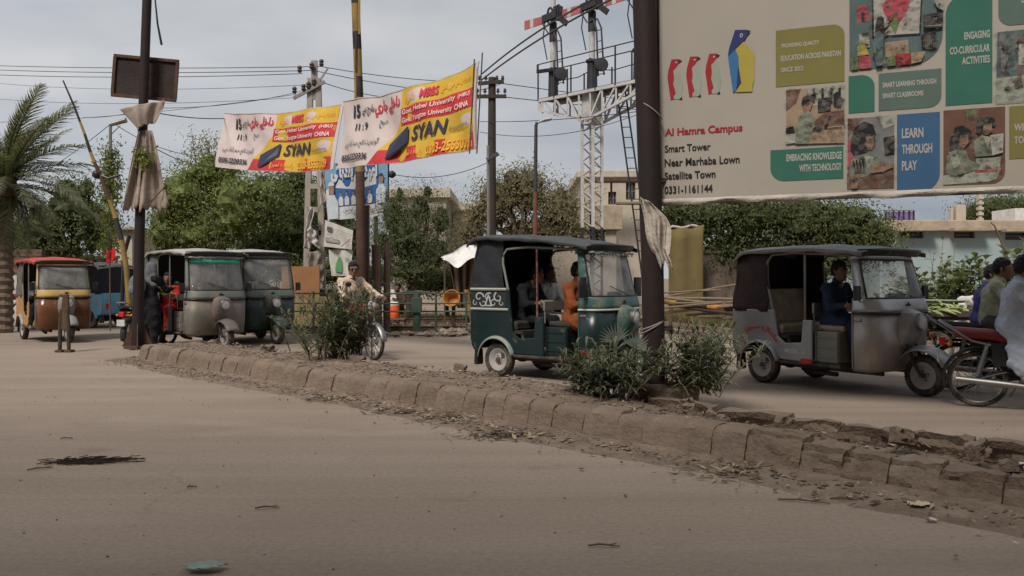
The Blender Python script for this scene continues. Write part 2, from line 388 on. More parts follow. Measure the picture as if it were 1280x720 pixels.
# crumbs, pebbles, dead leaves and twigs
def scatter(name, n, pos, size, mats, seed, flat=.5, leaf=False):
    rs = np.random.RandomState(seed); V = []; Fq = []; MI = []
    if leaf:
        for k in range(n):
            x, y, z = pos(rs); L_ = size*rs.uniform(.5,1.6); a = rs.uniform(0, PI*2); wd = L_*rs.uniform(.12,.3); ti = rs.uniform(-.35,.35)
            d = np.array([math.cos(a), math.sin(a), ti]); e = np.array([-math.sin(a), math.cos(a), rs.uniform(-.5,.5)])
            c = np.array([x, y, z+.006+abs(ti)*L_*.3]); o = len(V)
            V += [c-d*L_/2, c+e*wd/2, c+d*L_/2, c-e*wd/2]; Fq.append((o,o+1,o+2,o+3)); MI.append(rs.randint(len(mats)) if rs.rand() < .9 else len(mats)-1)
    else:
        for k in range(n):
            x, y, z = pos(rs); r_ = size*rs.uniform(.3,1)**1.5*1.4; o = len(V)
            for sx_, sy_, sz_ in ((1,0,0),(0,1,0),(-1,0,0),(0,-1,0),(0,0,1),(0,0,-1)):
                V.append(np.array([x+sx_*r_*rs.uniform(.7,1.3), y+sy_*r_*rs.uniform(.7,1.3), z+sz_*r_*flat*rs.uniform(.7,1.2)+r_*flat*.5]))
            for a_, b_, c_ in ((0,1,4),(1,2,4),(2,3,4),(3,0,4),(1,0,5),(2,1,5),(3,2,5),(0,3,5)): Fq.append((o+a_,o+b_,o+c_)); MI.append(0 if rs.rand() < .6 else rs.randint(len(mats)))
            mi = MI[-8]; MI[-8:] = [mi]*8
    return npmesh(name, np.array(V), np.array(Fq), mats, MI, kind='stuff')
PEB = [M('pebble_brown', (.16,.12,.09), bump=.3), M('pebble_pale', (.30,.25,.20), bump=.3), M('pebble_dark', (.075,.06,.048))]
def pv(rs):
    s_ = rs.uniform(S0, S1); t = -abs(rs.normal(0, .28))+.04; p = MD(s_, t); return p.x, p.y, .012
def pm(rs):
    s_ = rs.uniform(S0+.3, S1); t = rs.uniform(.2, WT(s_)-.1); p = MD(s_, t); return p.x, p.y, hk(s_)-sk(s_)+.055*(fbm(s_*2.3, t*2.3)-.5)
def pr(rs): return rs.uniform(-9, 6), rs.uniform(3.5, 13), -.002
scatter('gravel', 2600, pv, .016, PEB, 1); scatter('gravel', 2200, pm, .018, PEB, 2); scatter('road_grit', 900, pr, .007, PEB, 3)
scatter('leaf_litter', 900, pv, .05, LITTER[:2], 4, leaf=True); scatter('leaf_litter', 1300, pm, .055, LITTER[:2], 5, leaf=True)
scatter('leaf_litter', 60, pr, .05, LITTER[:2], 6, leaf=True)
scatter('litter_bits', 70, pv, .035, [LITTER[2], LITTER[0], M('litter_blue', (.15,.22,.30))], 9, leaf=True)
scatter('gravel', 160, pv, .028, PEB, 10)
# heaps of dry leaves seen on the verge
for k, (px, py, n_) in enumerate([(625,545,150),(500,515,90),(900,590,80),(420,500,90),(560,525,70)]):
    c = G(px, py)
    scatter('leaf_heap', n_, lambda rs: (c.x+rs.normal(0,.20), c.y+rs.normal(0,.12), abs(rs.normal(.015,.015))), .09, LITTER[:2], 20+k, leaf=True)
# rubble of broken kerb on the median
for k, (px, py, r_) in enumerate([(612,474,.09),(575,462,.08),(645,478,.07),(268,431,.10),(300,437,.08),(335,440,.11),(325,445,.08),(445,455,.12),(590,470,.05),(980,530,.07),(1225,566,.08),(1265,585,.06),(890,520,.06),(860,508,.07),(1130,552,.09)]):
    c = G(px, py, .2); o = stone(r_*1.8, r_*1.4, r_*1.1, 0, .12, 700+k, KERB[k % 3]); o.name = 'kerb_fragment'; o.location = (c.x, c.y, .18); o.rotation_euler = (rnd.uniform(-.3,.3), rnd.uniform(-.3,.3), rnd.uniform(0,3))
# litter lying on the near road, one by one
def crumple(name, label, cat, px, py, sx_, sy_, hz_, mat, rz, seed, z=0):
    c = G(px, py, z); q = MB()
    q.grid(lambda a, b: ((a-.5)*sx_*(1+.25*math.sin(b*7+seed)), (b-.5)*sy_*(1+.2*math.sin(a*9+seed)), .004+hz_*fbm(a*4+seed, b*4)), 9, 7)
    o = q.build(name, mat, smooth=True, loc=c, rz=rz, solid=.002); return tag(o, label, cat)
crumple('plastic_sheet', 'grey green scrap of plastic lying on the road at the bottom edge', 'litter', 255, 714, .17, .085, .05, M('plastic_grey_green', (.22,.27,.23), rough=.4), .1, 3)
crumple('wrapper', 'pale yellow crumpled wrapper lying at the foot of the kerb', 'litter', 1148, 634, .13, .09, .04, M('wrapper_yellow', (.5,.42,.27), rough=.6), .5, 5)
crumple('paper_scrap', 'small white paper scrap on the road below the yellow wrapper', 'litter', 1165, 652, .05, .04, .02, M('paper_white', (.6,.56,.52)), .2, 9)
crumple('paper_scrap', 'white scrap at the right edge between the two kerb rows', 'litter', 1277, 586, .10, .06, .06, M('paper_white'), 1.2, 4, z=.2)
# flattened clump of dark fibre on the road and loose twigs
c = G(108, 578); q = MB(); rs = random.Random(5)
for k in range(260):
    u = rs.gauss(0, .14); a = rs.gauss(.25, .35); L_ = rs.uniform(.03,.11); y0 = rs.gauss(0,.035)+u*.15; z0 = abs(rs.gauss(.01,.01))
    q.tube([(u,y0,z0),(u+L_*math.cos(a),y0+L_*math.sin(a),z0+rs.uniform(-.004,.008))], .0035, n=3)
tag(q.build('fibre_clump', M('dark_fibre', (.045,.033,.025), rough=.95), loc=c), 'flattened dark clump of plant fibre lying on the open road', 'debris')['kind'] = 'thing'
for k, (px, py, L_, a) in enumerate([(334,636,.14,.1),(50,587,.16,.5),(83,549,.1,0),(755,684,.16,-.1),(1005,628,.3,-.35),(1055,625,.16,-.2),(240,610,.06,.2),(735,530,.12,.5)]):
    c = G(px, py); q = MB(); q.tube([(-L_/2,0,.006),(-.02,.01,.012),(L_/2,.004,.006)], [.005,.006,.003], n=5); q.tube([(.02,.006,.01),(L_*.4,L_*.2,.012)], [.004,.002], n=4)
    lab = ['forked twig lying alone in the middle of the near road','pale curved twig beside the dark fibre clump','short dark twig on the road beyond the fibre clump','thin twig on the road near the bottom edge, below the brown pole','long thin twig at the foot of the kerb below the silver rickshaw','short pale twig by the kerb near the yellow wrapper','tiny twig on the near road between the fibre clump and the kerb','twig on the dirt below the big steel pole'][k]
    tag(q.build('twig', M('twig_brown', (.10,.07,.05)), loc=c, rz=a), lab, 'twig')

# ------------------------------------------------------------------ organic bodies: smooth union on a grid
class SDF:
    def __init__(s, lo, hi, h):
        s.h = h; s.lo = np.array(lo, float); s.n = np.ceil((np.array(hi)-s.lo)/h).astype(int)+1
        s.d = np.full(s.n, .2, np.float32)
    def _sub(s, a, b, m):
        i0 = np.clip(np.floor((np.array(a)-m-s.lo)/s.h).astype(int), 0, s.n-1); i1 = np.clip(np.ceil((np.array(b)+m-s.lo)/s.h).astype(int)+1, 1, s.n)
        g = [s.lo[k]+np.arange(i0[k], i1[k])*s.h for k in range(3)]
        sl = tuple(slice(i0[k], i1[k]) for k in range(3)); return sl, g[0][:,None,None], g[1][None,:,None], g[2][None,None,:]
    def _merge(s, sl, v, k, cut=False):
        d = s.d[sl]
        if cut: s.d[sl] = np.maximum(d, -v); return
        hh = np.clip(.5+.5*(d-v)/k, 0, 1); s.d[sl] = d*(1-hh)+v*hh-k*hh*(1-hh)
    def cone(s, a, b, ra, rb=None, k=.02, sc=(1,1,1), cut=False):
        rb = ra if rb is None else rb; a = np.array(a, float); b = np.array(b, float); m = max(ra, rb)*max(sc)+k*2+s.h*2
        sl, X, Y, Z = s._sub(np.minimum(a, b), np.maximum(a, b), m); sc = np.array(sc, float)
        ba = (b-a)/sc; px, py, pz = (X-a[0])/sc[0], (Y-a[1])/sc[1], (Z-a[2])/sc[2]; L2 = max(ba.dot(ba), 1e-9)
        t = np.clip((px*ba[0]+py*ba[1]+pz*ba[2])/L2, 0, 1)
        v = (np.sqrt((px-t*ba[0])**2+(py-t*ba[1])**2+(pz-t*ba[2])**2)-(ra+(rb-ra)*t))*sc.min()
        s._merge(sl, v, k, cut); return s
    def ell(s, c, r, k=.015, cut=False):
        c = np.array(c, float); r = np.array(r, float); sl, X, Y, Z = s._sub(c-r, c+r, k*2+s.h*2)
        q = np.sqrt(((X-c[0])/r[0])**2+((Y-c[1])/r[1])**2+((Z-c[2])/r[2])**2); v = (q-1)*r.min(); s._merge(sl, v, k, cut); return s
    def halfspace(s, p, nrm):      # cut away where (x-p).n > 0
        g = [s.lo[k]+np.arange(s.n[k])*s.h for k in range(3)]
        v = (g[0][:,None,None]-p[0])*nrm[0]+(g[1][None,:,None]-p[1])*nrm[1]+(g[2][None,None,:]-p[2])*nrm[2]
        s.d = np.maximum(s.d, v.astype(np.float32)); return s
    def wrinkle(s, amp, f, seed=0):
        g = [s.lo[k]+np.arange(s.n[k])*s.h for k in range(3)]; X, Y, Z = g[0][:,None,None], g[1][None,:,None], g[2][None,None,:]
        w_ = np.sin(X*f+np.sin(Z*f*.7+seed)*1.6+seed)*np.sin(Y*f*1.1+Z*f*.5+1.3*seed)+.6*np.sin(Z*f*1.6+X*f*.9+np.sin(Y*f*1.3)*1.4)
        s.d += (amp*w_).astype(np.float32); return s
    def mesh(s, name, mat, parent=None):
        d = s.d; d[0] = d[-1] = .2; d[:,0] = d[:,-1] = .2; d[:,:,0] = d[:,:,-1] = .2
        ins = d < 0; nx, ny, nz = [k-1 for k in d.shape]
        cs = [(a, b, c) for a in (0,1) for b in (0,1) for c in (0,1)]
        cnt = sum(ins[a:a+nx, b:b+ny, c:c+nz].astype(np.int8) for a, b, c in cs)
        act = (cnt > 0) & (cnt < 8); idx = np.full(act.shape, -1, np.int64); ii = np.argwhere(act); idx[act] = np.arange(len(ii))
        acc = np.zeros((len(ii), 3)); num = np.zeros(len(ii))
        for a in cs:
            for ax in range(3):
                if a[ax]: continue
                b = list(a); b[ax] = 1
                da = d[ii[:,0]+a[0], ii[:,1]+a[1], ii[:,2]+a[2]]; db = d[ii[:,0]+b[0], ii[:,1]+b[1], ii[:,2]+b[2]]
                x = (da < 0) != (db < 0); t = np.where(x, da/(da-db+1e-12), 0); p = np.tile(np.array(a, float), (len(ii), 1)); p[:,ax] += t
                acc[x] += p[x]; num[x] += 1
        V = s.lo+(ii+acc/num[:,None])*s.h; Fc = []
        for ax in range(3):
            o1, o2 = [k for k in range(3) if k != ax]
            sl0 = [slice(1,-1)]*3; sl0[ax] = slice(0,-1); sl1 = list(sl0); sl1[ax] = slice(1, None)
            A = ins[tuple(sl0)]; B = ins[tuple(sl1)]; e = np.argwhere(A != B); 
            off = [1,1,1]; off[ax] = 0; e = e+np.array(off); fl = ins[e[:,0], e[:,1], e[:,2]]
            def cell(d1, d2):
                q = e.copy(); q[:,o1] -= d1; q[:,o2] -= d2; return idx[q[:,0], q[:,1], q[:,2]]
            f = np.stack([cell(1,1), cell(0,1), cell(0,0), cell(1,0)], 1)
            if ax == 1: fl = ~fl
            f[~fl] = f[~fl][:, ::-1]; Fc.append(f)
        Fc = np.concatenate(Fc)
        # relax
        for it in range(2):
            nb = np.zeros_like(V); c = np.zeros(len(V))
            for k in range(4):
                np.add.at(nb, Fc[:,k], V[Fc[:,(k+1) % 4]]); np.add.at(c, Fc[:,k], 1)
                np.add.at(nb, Fc[:,k], V[Fc[:,(k-1) % 4]]); np.add.at(c, Fc[:,k], 1)
            V = V*.6+.4*nb/np.maximum(c, 1)[:,None]
        return npmesh(name, V, Fc, mat, parent=parent, smooth=True)

# ------------------------------------------------------------------ foliage
def leaf_cloud(name, ells, n_cl, n_lf, size, clr, mats, seed, parent, wfac=.5, droop=0, shell=.45, bias=(0,0,.35), core=0):
    """ells: (centre, (rx,ry,rz)); clumps of leaf-shaped faces through the crown"""
    rs = np.random.RandomState(seed)
    vol = np.array([e[1][0]*e[1][1]*e[1][2] for e in ells])**.75; vol /= vol.sum()
    pick = rs.choice(len(ells), n_cl, p=vol)
    C0 = np.array([e[0] for e in ells])[pick]; R0 = np.array([e[1] for e in ells])[pick]
    d = rs.normal(size=(n_cl, 3)); d /= np.linalg.norm(d, axis=1)[:,None]; rad = rs.uniform(0, 1, n_cl)**shell
    cc = C0+d*rad[:,None]*R0; cs = clr*rs.uniform(.5, 1.4, n_cl)
    n = n_cl*n_lf; ci = np.repeat(np.arange(n_cl), n_lf)
    off = rs.normal(size=(n, 3))*cs[ci][:,None]*np.array([1,1,.7]); off[:,2] -= droop*np.abs(rs.normal(size=n))*cs[ci]
    c = cc[ci]+off
    out = d[ci]*.6+off/np.maximum(cs[ci],1e-6)[:,None]*.5+np.array(bias)
    nrm = out+rs.normal(size=(n,3))*.75; nrm /= np.linalg.norm(nrm, axis=1)[:,None]
    t = rs.normal(size=(n,3))+np.array([0,0,-.7-droop*2]); t -= (t*nrm).sum(1)[:,None]*nrm; t /= np.maximum(np.linalg.norm(t, axis=1),1e-6)[:,None]
    b = np.cross(nrm, t); Ls = size*rs.uniform(.55, 1.4, n)[:,None]; W = Ls*wfac
    bend = nrm*Ls*.12
    V = np.stack([c-t*Ls*.5, c+b*W*.5+bend, c+t*Ls*.5-bend, c-b*W*.5+bend], 1).reshape(-1, 3)
    Fq = np.arange(n*4).reshape(-1, 4)
    cm = rs.randint(0, len(mats), n_cl); mi = np.where(rs.rand(n) < .75, cm[ci], rs.randint(0, len(mats), n))
    if core:
        VV = [V]; FF = [Fq]; MM = [mi]; o_ = len(V)
        for c_, r_ in ells:
            nu_, nv_ = 20, 14; th = np.linspace(0, 2*PI, nu_, endpoint=False); ph = np.linspace(.05, PI-.05, nv_)
            T, Ph = np.meshgrid(th, ph); D_ = np.stack([np.sin(Ph)*np.cos(T), np.sin(Ph)*np.sin(T), np.cos(Ph)], -1).reshape(-1,3)
            rr_ = core*(1+.16*rs.randn(len(D_))); vv = np.array(c_)+D_*rr_[:,None]*np.array(r_)
            idx = np.arange(nu_*nv_).reshape(nv_, nu_); a_ = idx[:-1]; b__ = idx[1:]; ff = np.stack([a_, np.roll(a_,-1,1), np.roll(b__,-1,1), b__], -1).reshape(-1,4)+o_
            VV.append(vv); FF.append(ff); MM.append(np.full(len(ff), 1)); o_ += len(vv)
        V = np.concatenate(VV); Fq = np.concatenate(FF); mi = np.concatenate(MM)
    return npmesh(name, V, Fq, mats, mi, parent=parent)
BARK = M('tree_bark', (.10,.075,.055), rough=.95, var=.3, scale=8, bump=.8, bscale=20)
def tree(name, label, Y, blobs, trunk, leaf, mats, seed, dens=1.0, group='trees beyond the road', depth=1.0, wfac=.5, clr=None, droop=0, nlf=16, limbs=7, cat='tree', core=.66):
    """blobs in (px,py,rx,ry) of the photograph at distance Y; trunk (px base, radius m)"""
    base = P(trunk[0], HZ+CH*F/Y, Y); base.z = 0
    root = thing(name, label, cat, base, group=group)
    ells = []; tot = 0
    for px, py, rx, ry in blobs:
        c = P(px, py, Y)-base; a, b = rx/F*Y, ry/F*Y; dy = rnd.uniform(-.3,.3)*a*depth
        ells.append(((c.x, c.y+dy, c.z), (a, (a+b)*.5*depth, b))); tot += (a*b+a*a*depth)
    clr = clr or leaf*2.0
    n_cl = int(tot/(leaf*leaf)*dens*.78)
    leaf_cloud('crown', ells, int(n_cl*2.5), nlf, leaf*.60, clr, mats, seed, root, wfac=wfac, droop=droop, core=core if dens > .7 else 0)
    q = MB(); rs = random.Random(seed); top = max(ells, key=lambda e: e[0][2])[0]; H = top[2]; r0 = trunk[1]
    fork = min(e[0][2]-e[1][2]*.6 for e in ells); fork = max(.6, min(fork, H*.5))
    q.tube([(0,0,-.1),(rs.uniform(-.1,.1),0,fork*.5),(top[0]*.15,top[1]*.15,fork)], [r0*1.25, r0, r0*.85], n=9)
    f0 = Vector((top[0]*.15,top[1]*.15,fork))
    for k in range(limbs):
        e = ells[k % len(ells)]; tgt = Vector(e[0])+Vector((rs.uniform(-.6,.6)*e[1][0], rs.uniform(-.6,.6)*e[1][1], rs.uniform(-.2,.8)*e[1][2]))
        mid = f0.lerp(tgt, .5)+Vector((rs.uniform(-.3,.3), rs.uniform(-.3,.3), rs.uniform(.0,.4)))
        q.tube([f0-Vector((0,0,.1)), mid, tgt], [r0*.55, r0*.32, r0*.08], n=6)
        for j in range(3):
            a = mid.lerp(tgt, rs.uniform(.1,.8)); q.tube([a, a+Vector((rs.uniform(-1,1), rs.uniform(-1,1), rs.uniform(.1,1)))*min(e[1])*.7], [r0*.16, r0*.04], n=4)
    q.build('trunk', BARK, root, smooth=True)
    return root
GR = dict(
 bright=[leafm('leaf_bright_a', (0.246,0.276,0.091)), leafm('leaf_bright_b', (0.181,0.214,0.078)), leafm('leaf_bright_c', (0.123,0.152,0.058))],
 dark=[leafm('leaf_dark_a', (0.116,0.138,0.058)), leafm('leaf_dark_b', (0.080,0.097,0.044)), leafm('leaf_dark_c', (0.145,0.166,0.065))],
 fir=[leafm('leaf_fine_a', (0.102,0.123,0.058)), leafm('leaf_fine_b', (0.075,0.091,0.044)), leafm('leaf_fine_c', (0.130,0.146,0.062))],
 olive=[leafm('leaf_olive_a', (.24,.215,.13)), leafm('leaf_olive_b', (.17,.155,.09)), leafm('leaf_olive_c', (.27,.225,.15))],
 pale=[leafm('leaf_pale_a', (.16,.185,.10)), leafm('leaf_pale_b', (.10,.13,.055)), leafm('leaf_pale_c', (.22,.24,.15))],
 ole=[leafm('leaf_oleander_a', (.10,.125,.08)), leafm('leaf_oleander_b', (.06,.08,.05)), leafm('leaf_oleander_c', (.15,.165,.11)), leafm('leaf_oleander_d', (.17,.145,.10))],
 palm=[leafm('leaf_palm_a', (.20,.21,.14)), leafm('leaf_palm_b', (.13,.145,.09)), leafm('leaf_palm_c', (.075,.08,.055))])
# ------------------------------------------------------------------ shared vehicle materials
RUBBER = M('tyre_rubber', (.028,.026,.025), rough=.85, var=.3, dirt=(.17,.135,.105), damt=.45, dscale=6, bump=.3, bscale=40)
BLACKP = M('black_plastic', (.02,.02,.02), rough=.45, var=.2, dirt=DUST, damt=.15)
CHROME = M('worn_chrome', (.30,.30,.30), rough=.48, metal=1, var=.1, dirt=(.25,.2,.16), damt=.2)
STEEL = M('dull_steel', (.28,.27,.26), rough=.5, metal=.6, var=.2, dirt=(.14,.10,.07), damt=.4)
UNDER = M('grimy_underframe', (.035,.03,.027), rough=.9, var=.3, dirt=(.14,.11,.085), damt=.4)
LENS = glassm('lamp_lens', (.8,.82,.82), .75)
GLASS = glassm('windscreen_grey_reflection', (.40,.40,.39), .33)  # grey colour and patchy opacity stand in for sky and tree reflections
ALLOY = M('cast_alloy', (.30,.30,.29), rough=.5, metal=.7, var=.2, dirt=DUST, damt=.3)
REDL = M('red_lamp', (.55,.02,.02), rough=.25, var=.05)
AMBER = M('amber_lamp', (.55,.2,.03), rough=.25, var=.05)
RUST = M('rusty_iron', (.075,.042,.032), rough=.9, var=.35, scale=4, dirt=(.13,.07,.045), damt=.5, bump=.4, bscale=20)

def wheel(parent, c, r, wd, rimcol, spokes=0, name='wheel', steer=0):
    q = MB(); a = r; h = wd/2; tr = wd*.5
    q.lathe([(a-.085 if not spokes else a-.045, -h*.75), (a-.05 if not spokes else a-.03, -h), (a-.018, -h*.98), (a-.003, -h*.6), (a, 0), (a-.003, h*.6), (a-.018, h*.98), (a-.05 if not spokes else a-.03, h), (a-.085 if not spokes else a-.045, h*.75), (a-.085 if not spokes else a-.045, -h*.75)], axis='y', n=36, cap=False)
    nt_ = 40 if not spokes else 48
    for k in range(nt_):
        an = 2*PI*k/nt_
        for sg in (-1, 1):
            q.box((( a-.001)*math.cos(an+sg*.02), sg*h*.38, (a-.001)*math.sin(an+sg*.02)), (.012, h*.5, .014 if not spokes else .01), (0, -an, 0))
    t = q.build(name, RUBBER, parent, smooth=True, loc=c, rz=steer); t.name = name
    q = MB()
    if not spokes:
        R = a-.083
        q.lathe([(.0,-.03),(.045,-.035),(.05,-.02),(R*.55,-.012),(R*.8,-.035),(R*.93,-h*.72),(R+.004,-h*.8),(R+.008,-h*.7),(R+.004,h*.7),(R+.004,h*.8),(R*.93,h*.72),(R*.8,.035),(R*.55,.012),(.05,.02),(.045,.035),(0,.03)], axis='y', n=28)
        q.build('rim', rimcol, t, smooth=True)
        q = MB()
        for k in range(4):
            an = PI/2*k+.4
            for sg in (-1, 1): q.lathe([(0,sg*.012),(.010,sg*.012),(.010,sg*.03),(0,sg*.032)], c=(.055*math.cos(an), 0, .055*math.sin(an)), axis='y', n=6)
        for sg in (-1,1): q.lathe([(.0,sg*.02),(.036,sg*.02),(.03,sg*.055),(0,sg*.06)], axis='y', n=12)
        q.build('hub', UNDER, t, smooth=True)
    else:
        R = a-.045
        q.lathe([(R-.012,-.014),(R+.004,-.02),(R+.004,.02),(R-.012,.014),(R-.012,-.014)], axis='y', n=36, cap=False); q.build('rim', rimcol, t, smooth=True)
        q = MB()
        for k in range(spokes):
            an = 2*PI*k/spokes; sg = -1 if k % 2 else 1; a2 = an+(.5 if k % 4 < 2 else -.5)
            q.tube([(.05*math.cos(a2), sg*.03, .05*math.sin(a2)), ((R-.008)*math.cos(an), 0, (R-.008)*math.sin(an))], .0025, n=4)
        q.build('spokes', CHROME, t)
        q = MB(); q.lathe([(0,-.05),(.055,-.045),(.06,-.02),(.03,-.01),(.03,.01),(.06,.02),(.055,.045),(0,.05)], axis='y', n=16); q.build('hub', ALLOY, t, smooth=True)
    return t

def rickshaw(label, loc, rz, body, front, cowl, roofm, hoodm, roof_h=1.74, rear_top=.95, seatm=None, boxm=None, stripe=None, band=None, postm=None,
             curtain=None, motif=None, red_text=None, tag_text=None, wingbulge=None, glass=None, roof_drop=.035, mir=1.0, roof0=-.40, rear_rise=.0, arch_trim=None, red_plate=False, decor=False, lampfront=True, fend=None):
    t = thing('auto_rickshaw', label, 'rickshaw', (loc[0], loc[1], 0), rz, 'three-wheeled auto rickshaws on the road')
    seatm = seatm or fabric('seat_vinyl_dark', (.05,.045,.04)); boxm = boxm or body; postm = postm or STEEL; fend = fend or cowl
    r = .235; RT = rear_top
    # tub with wheel arches
    arc = [(.31*math.cos(a), r+.31*math.sin(a)) for a in [math.radians(170-160*k/10) for k in range(11)]]
    side = [(-.46, RT), (-.47, .5), (-.43, .40), (-.34, .34)]+[p for p in arc if p[1] > .30]+[(.33,.33),(.80,.32),(.80,.84),(.66,.84),(.64,.56),(.40,.54),(.29,.62),(.22, RT)]
    for s_ in (-1, 1):
        a, b = (.575, .605) if s_ > 0 else (-.605, -.575); q = MB(); q.prism(side, a, b); q.build('side_panel', body, t, bevel=.012)
    q = MB()   # curved tail
    prof = [(-.445,.36),(-.485,.42),(-.50,.6),(-.485,RT-.04),(-.46,RT)]
    q.grid(lambda a, b: (lambda y: (prof[min(int(b*4), 3)][0]*(1-(b*4-min(int(b*4),3)))+prof[min(int(b*4), 3)+1][0]*(b*4-min(int(b*4),3)) + .05*abs(y/.6)**6, y, prof[min(int(b*4), 3)][1]*(1-(b*4-min(int(b*4),3)))+prof[min(int(b*4), 3)+1][1]*(b*4-min(int(b*4),3))))(-.6+1.2*a), 14, 4)
    q.build('tail_panel', body, t, smooth=True, solid=.02)
    q = MB(); q.box((.0,0,.62),(.85,1.14,.04)); q.box((.60,0,.305),(1.1,1.12,.05)); q.box((-.02,0,.5),(.7,.5,.2)); q.box((.42,0,.46),(.04,1.12,.3)); q.build('floor', UNDER, t)
    q = MB()
    for s_ in (-1,1):
        q.box((.75,s_*.3,.25),(1.6,.05,.07)); q.tube([(-.1,s_*.35,.42),(0,s_*.38,.25),(.35,s_*.3,.27)],.028,n=6); q.tube([(.30,s_*.60,.30),(1.2,s_*.60,.30)],.022,n=8)
    q.tube([(0,-.5,r),(0,.5,r)],.035,n=8); q.ball((0,0,r+.02),(.12,.13,.1)); q.tube([(.35,-.2,.2),(.5,-.2,.17),(.9,-.25,.17)],.03,n=7); q.build('chassis', UNDER, t)
    # wheel arch flares
    for s_ in (-1,1):
        q = MB()
        aa = [math.radians(172-158*k/14) for k in range(15)]
        q.grid(lambda a, b: (lambda an, u: ((.325-.035*u*u)*math.cos(an), s_*(.60+.055*u), r+(.325-.035*u*u)*math.sin(an)))(math.radians(175-162*a), b), 16, 4)
        q.build('rear_fender', fend if wingbulge is None else wingbulge, t, smooth=True, solid=.012)
    for s_ in (-1,1):
        wheel(t, (0, s_*.52, r), r, .125, M('painted_rim_grey', (.34,.33,.32), rough=.5, dirt=DUST, damt=.4) if s_ < 0 else UNDER)
    wf = wheel(t, (1.88, 0, r), r, .12, M('painted_rim_grey'), name='front_wheel')
    # front shell
    def ring(z, xr, xf, wd, n=3.6, k=24, p0=-90, p1=90):
        out = []
        for i in range(k+1):
            ph = math.radians(p0+(p1-p0)*i/k); c, s_ = math.cos(ph), math.sin(ph)
            out.append(Vector((xr+(xf-xr)*max(c, 0)**(2/n), wd*(1 if s_ > 0 else -1)*abs(s_)**(2/n), z)))
        return out
    def shell(name, levels, m, p0=-90, p1=90, ext=None, solid=.018, k=24):
        q = MB(); rings = []
        for z, xr, xf, wd in levels:
            rg = ring(z, xr, xf, wd, p0=p0, p1=p1, k=k)
            if ext is not None: rg = [Vector((ext, -wd, z))]+rg+[Vector((ext, wd, z))]
            rings.append(rg)
        q.loft(rings, cap=False, open_=True); return q.build(name, m, t, smooth=True, solid=solid)
    shell('front_panel', [(.27,1.36,1.58,.54),(.31,1.36,1.62,.565),(.6,1.36,1.66,.575),(.94,1.36,1.665,.575)], front, ext=1.33)
    shell('cowl', [(.955,1.36,1.675,.58),(1.0,1.36,1.67,.578),(1.10,1.36,1.64,.572),(1.115,1.36,1.63,.57)], cowl, ext=1.335)
    shell('belt_trim', [(.935,1.36,1.682,.588),(.96,1.36,1.682,.588)], stripe or BLACKP, ext=1.335, solid=.012)
    TW = roof_h-.13; fz = lambda z: (z-1.115)/(TW-1.115)
    lv = [(z, 1.355-.06*fz(z), 1.625-.17*fz(z), .565-.035*fz(z)) for z in [1.12+(TW-1.12)*i/5 for i in range(6)]]
    shell('windscreen', lv, glass or GLASS, p0=-70, p1=70, solid=.006, k=20)
    for s_ in (-1,1): shell('pillar', lv, cowl, p0=s_*90, p1=s_*68, ext=None, solid=.03, k=4)
    shell('header', [(TW-.005,1.30,1.455,.532),(TW+.06,1.29,1.45,.53)], cowl, ext=1.26)
    q = MB(); loop = ring(*lv[0], p0=-70, p1=70, k=20); top = ring(*lv[-1], p0=-70, p1=70, k=20)
    cn = Vector((1.3,0,1.3)); path = loop+[loop[-1].lerp(top[-1], .5)]+top[::-1]+[top[0].lerp(loop[0], .5)]
    q.tube([p+(Vector((p.x,p.y,0))-Vector((1.2,0,0))).normalized()*.012 for p in path], .013, n=6, closed=True); q.build('window_seal', BLACKP, t, smooth=True)
    if band:
        lb = [(z, 1.355-.06*fz(z)+.0, 1.625-.17*fz(z)+.007, .565-.035*fz(z)+.006) for z in (TW-.11, TW-.02)]
        shell('sun_strip', lb, band, p0=-66, p1=66, solid=.002, k=20)
    q = MB(); w1 = ring(*lv[0], k=20); q.tube([w1[11]+Vector((.02,0,.0)), w1[9].lerp(ring(*lv[2], k=20)[8], .6)+Vector((.025,0,0))], .006, n=5); q.build('wiper', BLACKP, t)
    q = MB(); q.box((1.40,0,1.06),(.22,.9,.06)); q.box((1.45,.12,1.12),(.10,.22,.10)); q.build('dashboard', BLACKP, t, bevel=.01)
    q = MB(); q.prism([(-.06,0),(-.02,.012),(0,.035),(.02,.012),(.06,0),(.02,-.012),(-.02,-.012)], 0, .008, 'yz')
    bd = q.build('badge', BLACKP, t); bd.location = (1.672,0,1.04)
    for s_ in (-1,1): q = MB(); q.tube([(1.345,s_*.585,.30),(1.345,s_*.588,.93)], .009, n=5); q.build('door_beading', fend, t, smooth=True)
    # nose, lamp, front fender, fork
    q = MB()
    rings = []
    for z, x0, wdt in ((.50,1.66,.10),(.58,1.73,.15),(.72,1.80,.165),(.86,1.83,.165),(.95,1.80,.15),(1.0,1.70,.10)):
        rings.append([Vector((1.60,-wdt*1.25,z)),Vector((x0-.06,-wdt,z)),Vector((x0-.01,-wdt*.6,z)),Vector((x0,0,z)),Vector((x0-.01,wdt*.6,z)),Vector((x0-.06,wdt,z)),Vector((1.60,wdt*1.25,z))])
    q.loft(rings, open_=True, cap=False); q.add([v for v in rings[-1]], [tuple(range(7))]); nose = q.build('nose', fend, t, smooth=True)
    q = MB(); q.lathe([(.0,1.78),(.095,1.79),(.10,1.85),(.092,1.862),(.083,1.855)], c=(0,0,.85), axis='x', n=20); hl = q.build('headlight', CHROME, t, smooth=True)
    q = MB(); q.lathe([(0,1.875),(.04,1.872),(.084,1.853),(.084,1.84),(0,1.84)], c=(0,0,.85), axis='x', n=20); q.build('lens', LENS, hl, smooth=True)
    for s_ in (-1,1):
        q = MB(); q.ball((1.60,s_*.36,.80),(.03,.045,.03)); q.build('indicator', AMBER, t, smooth=True)
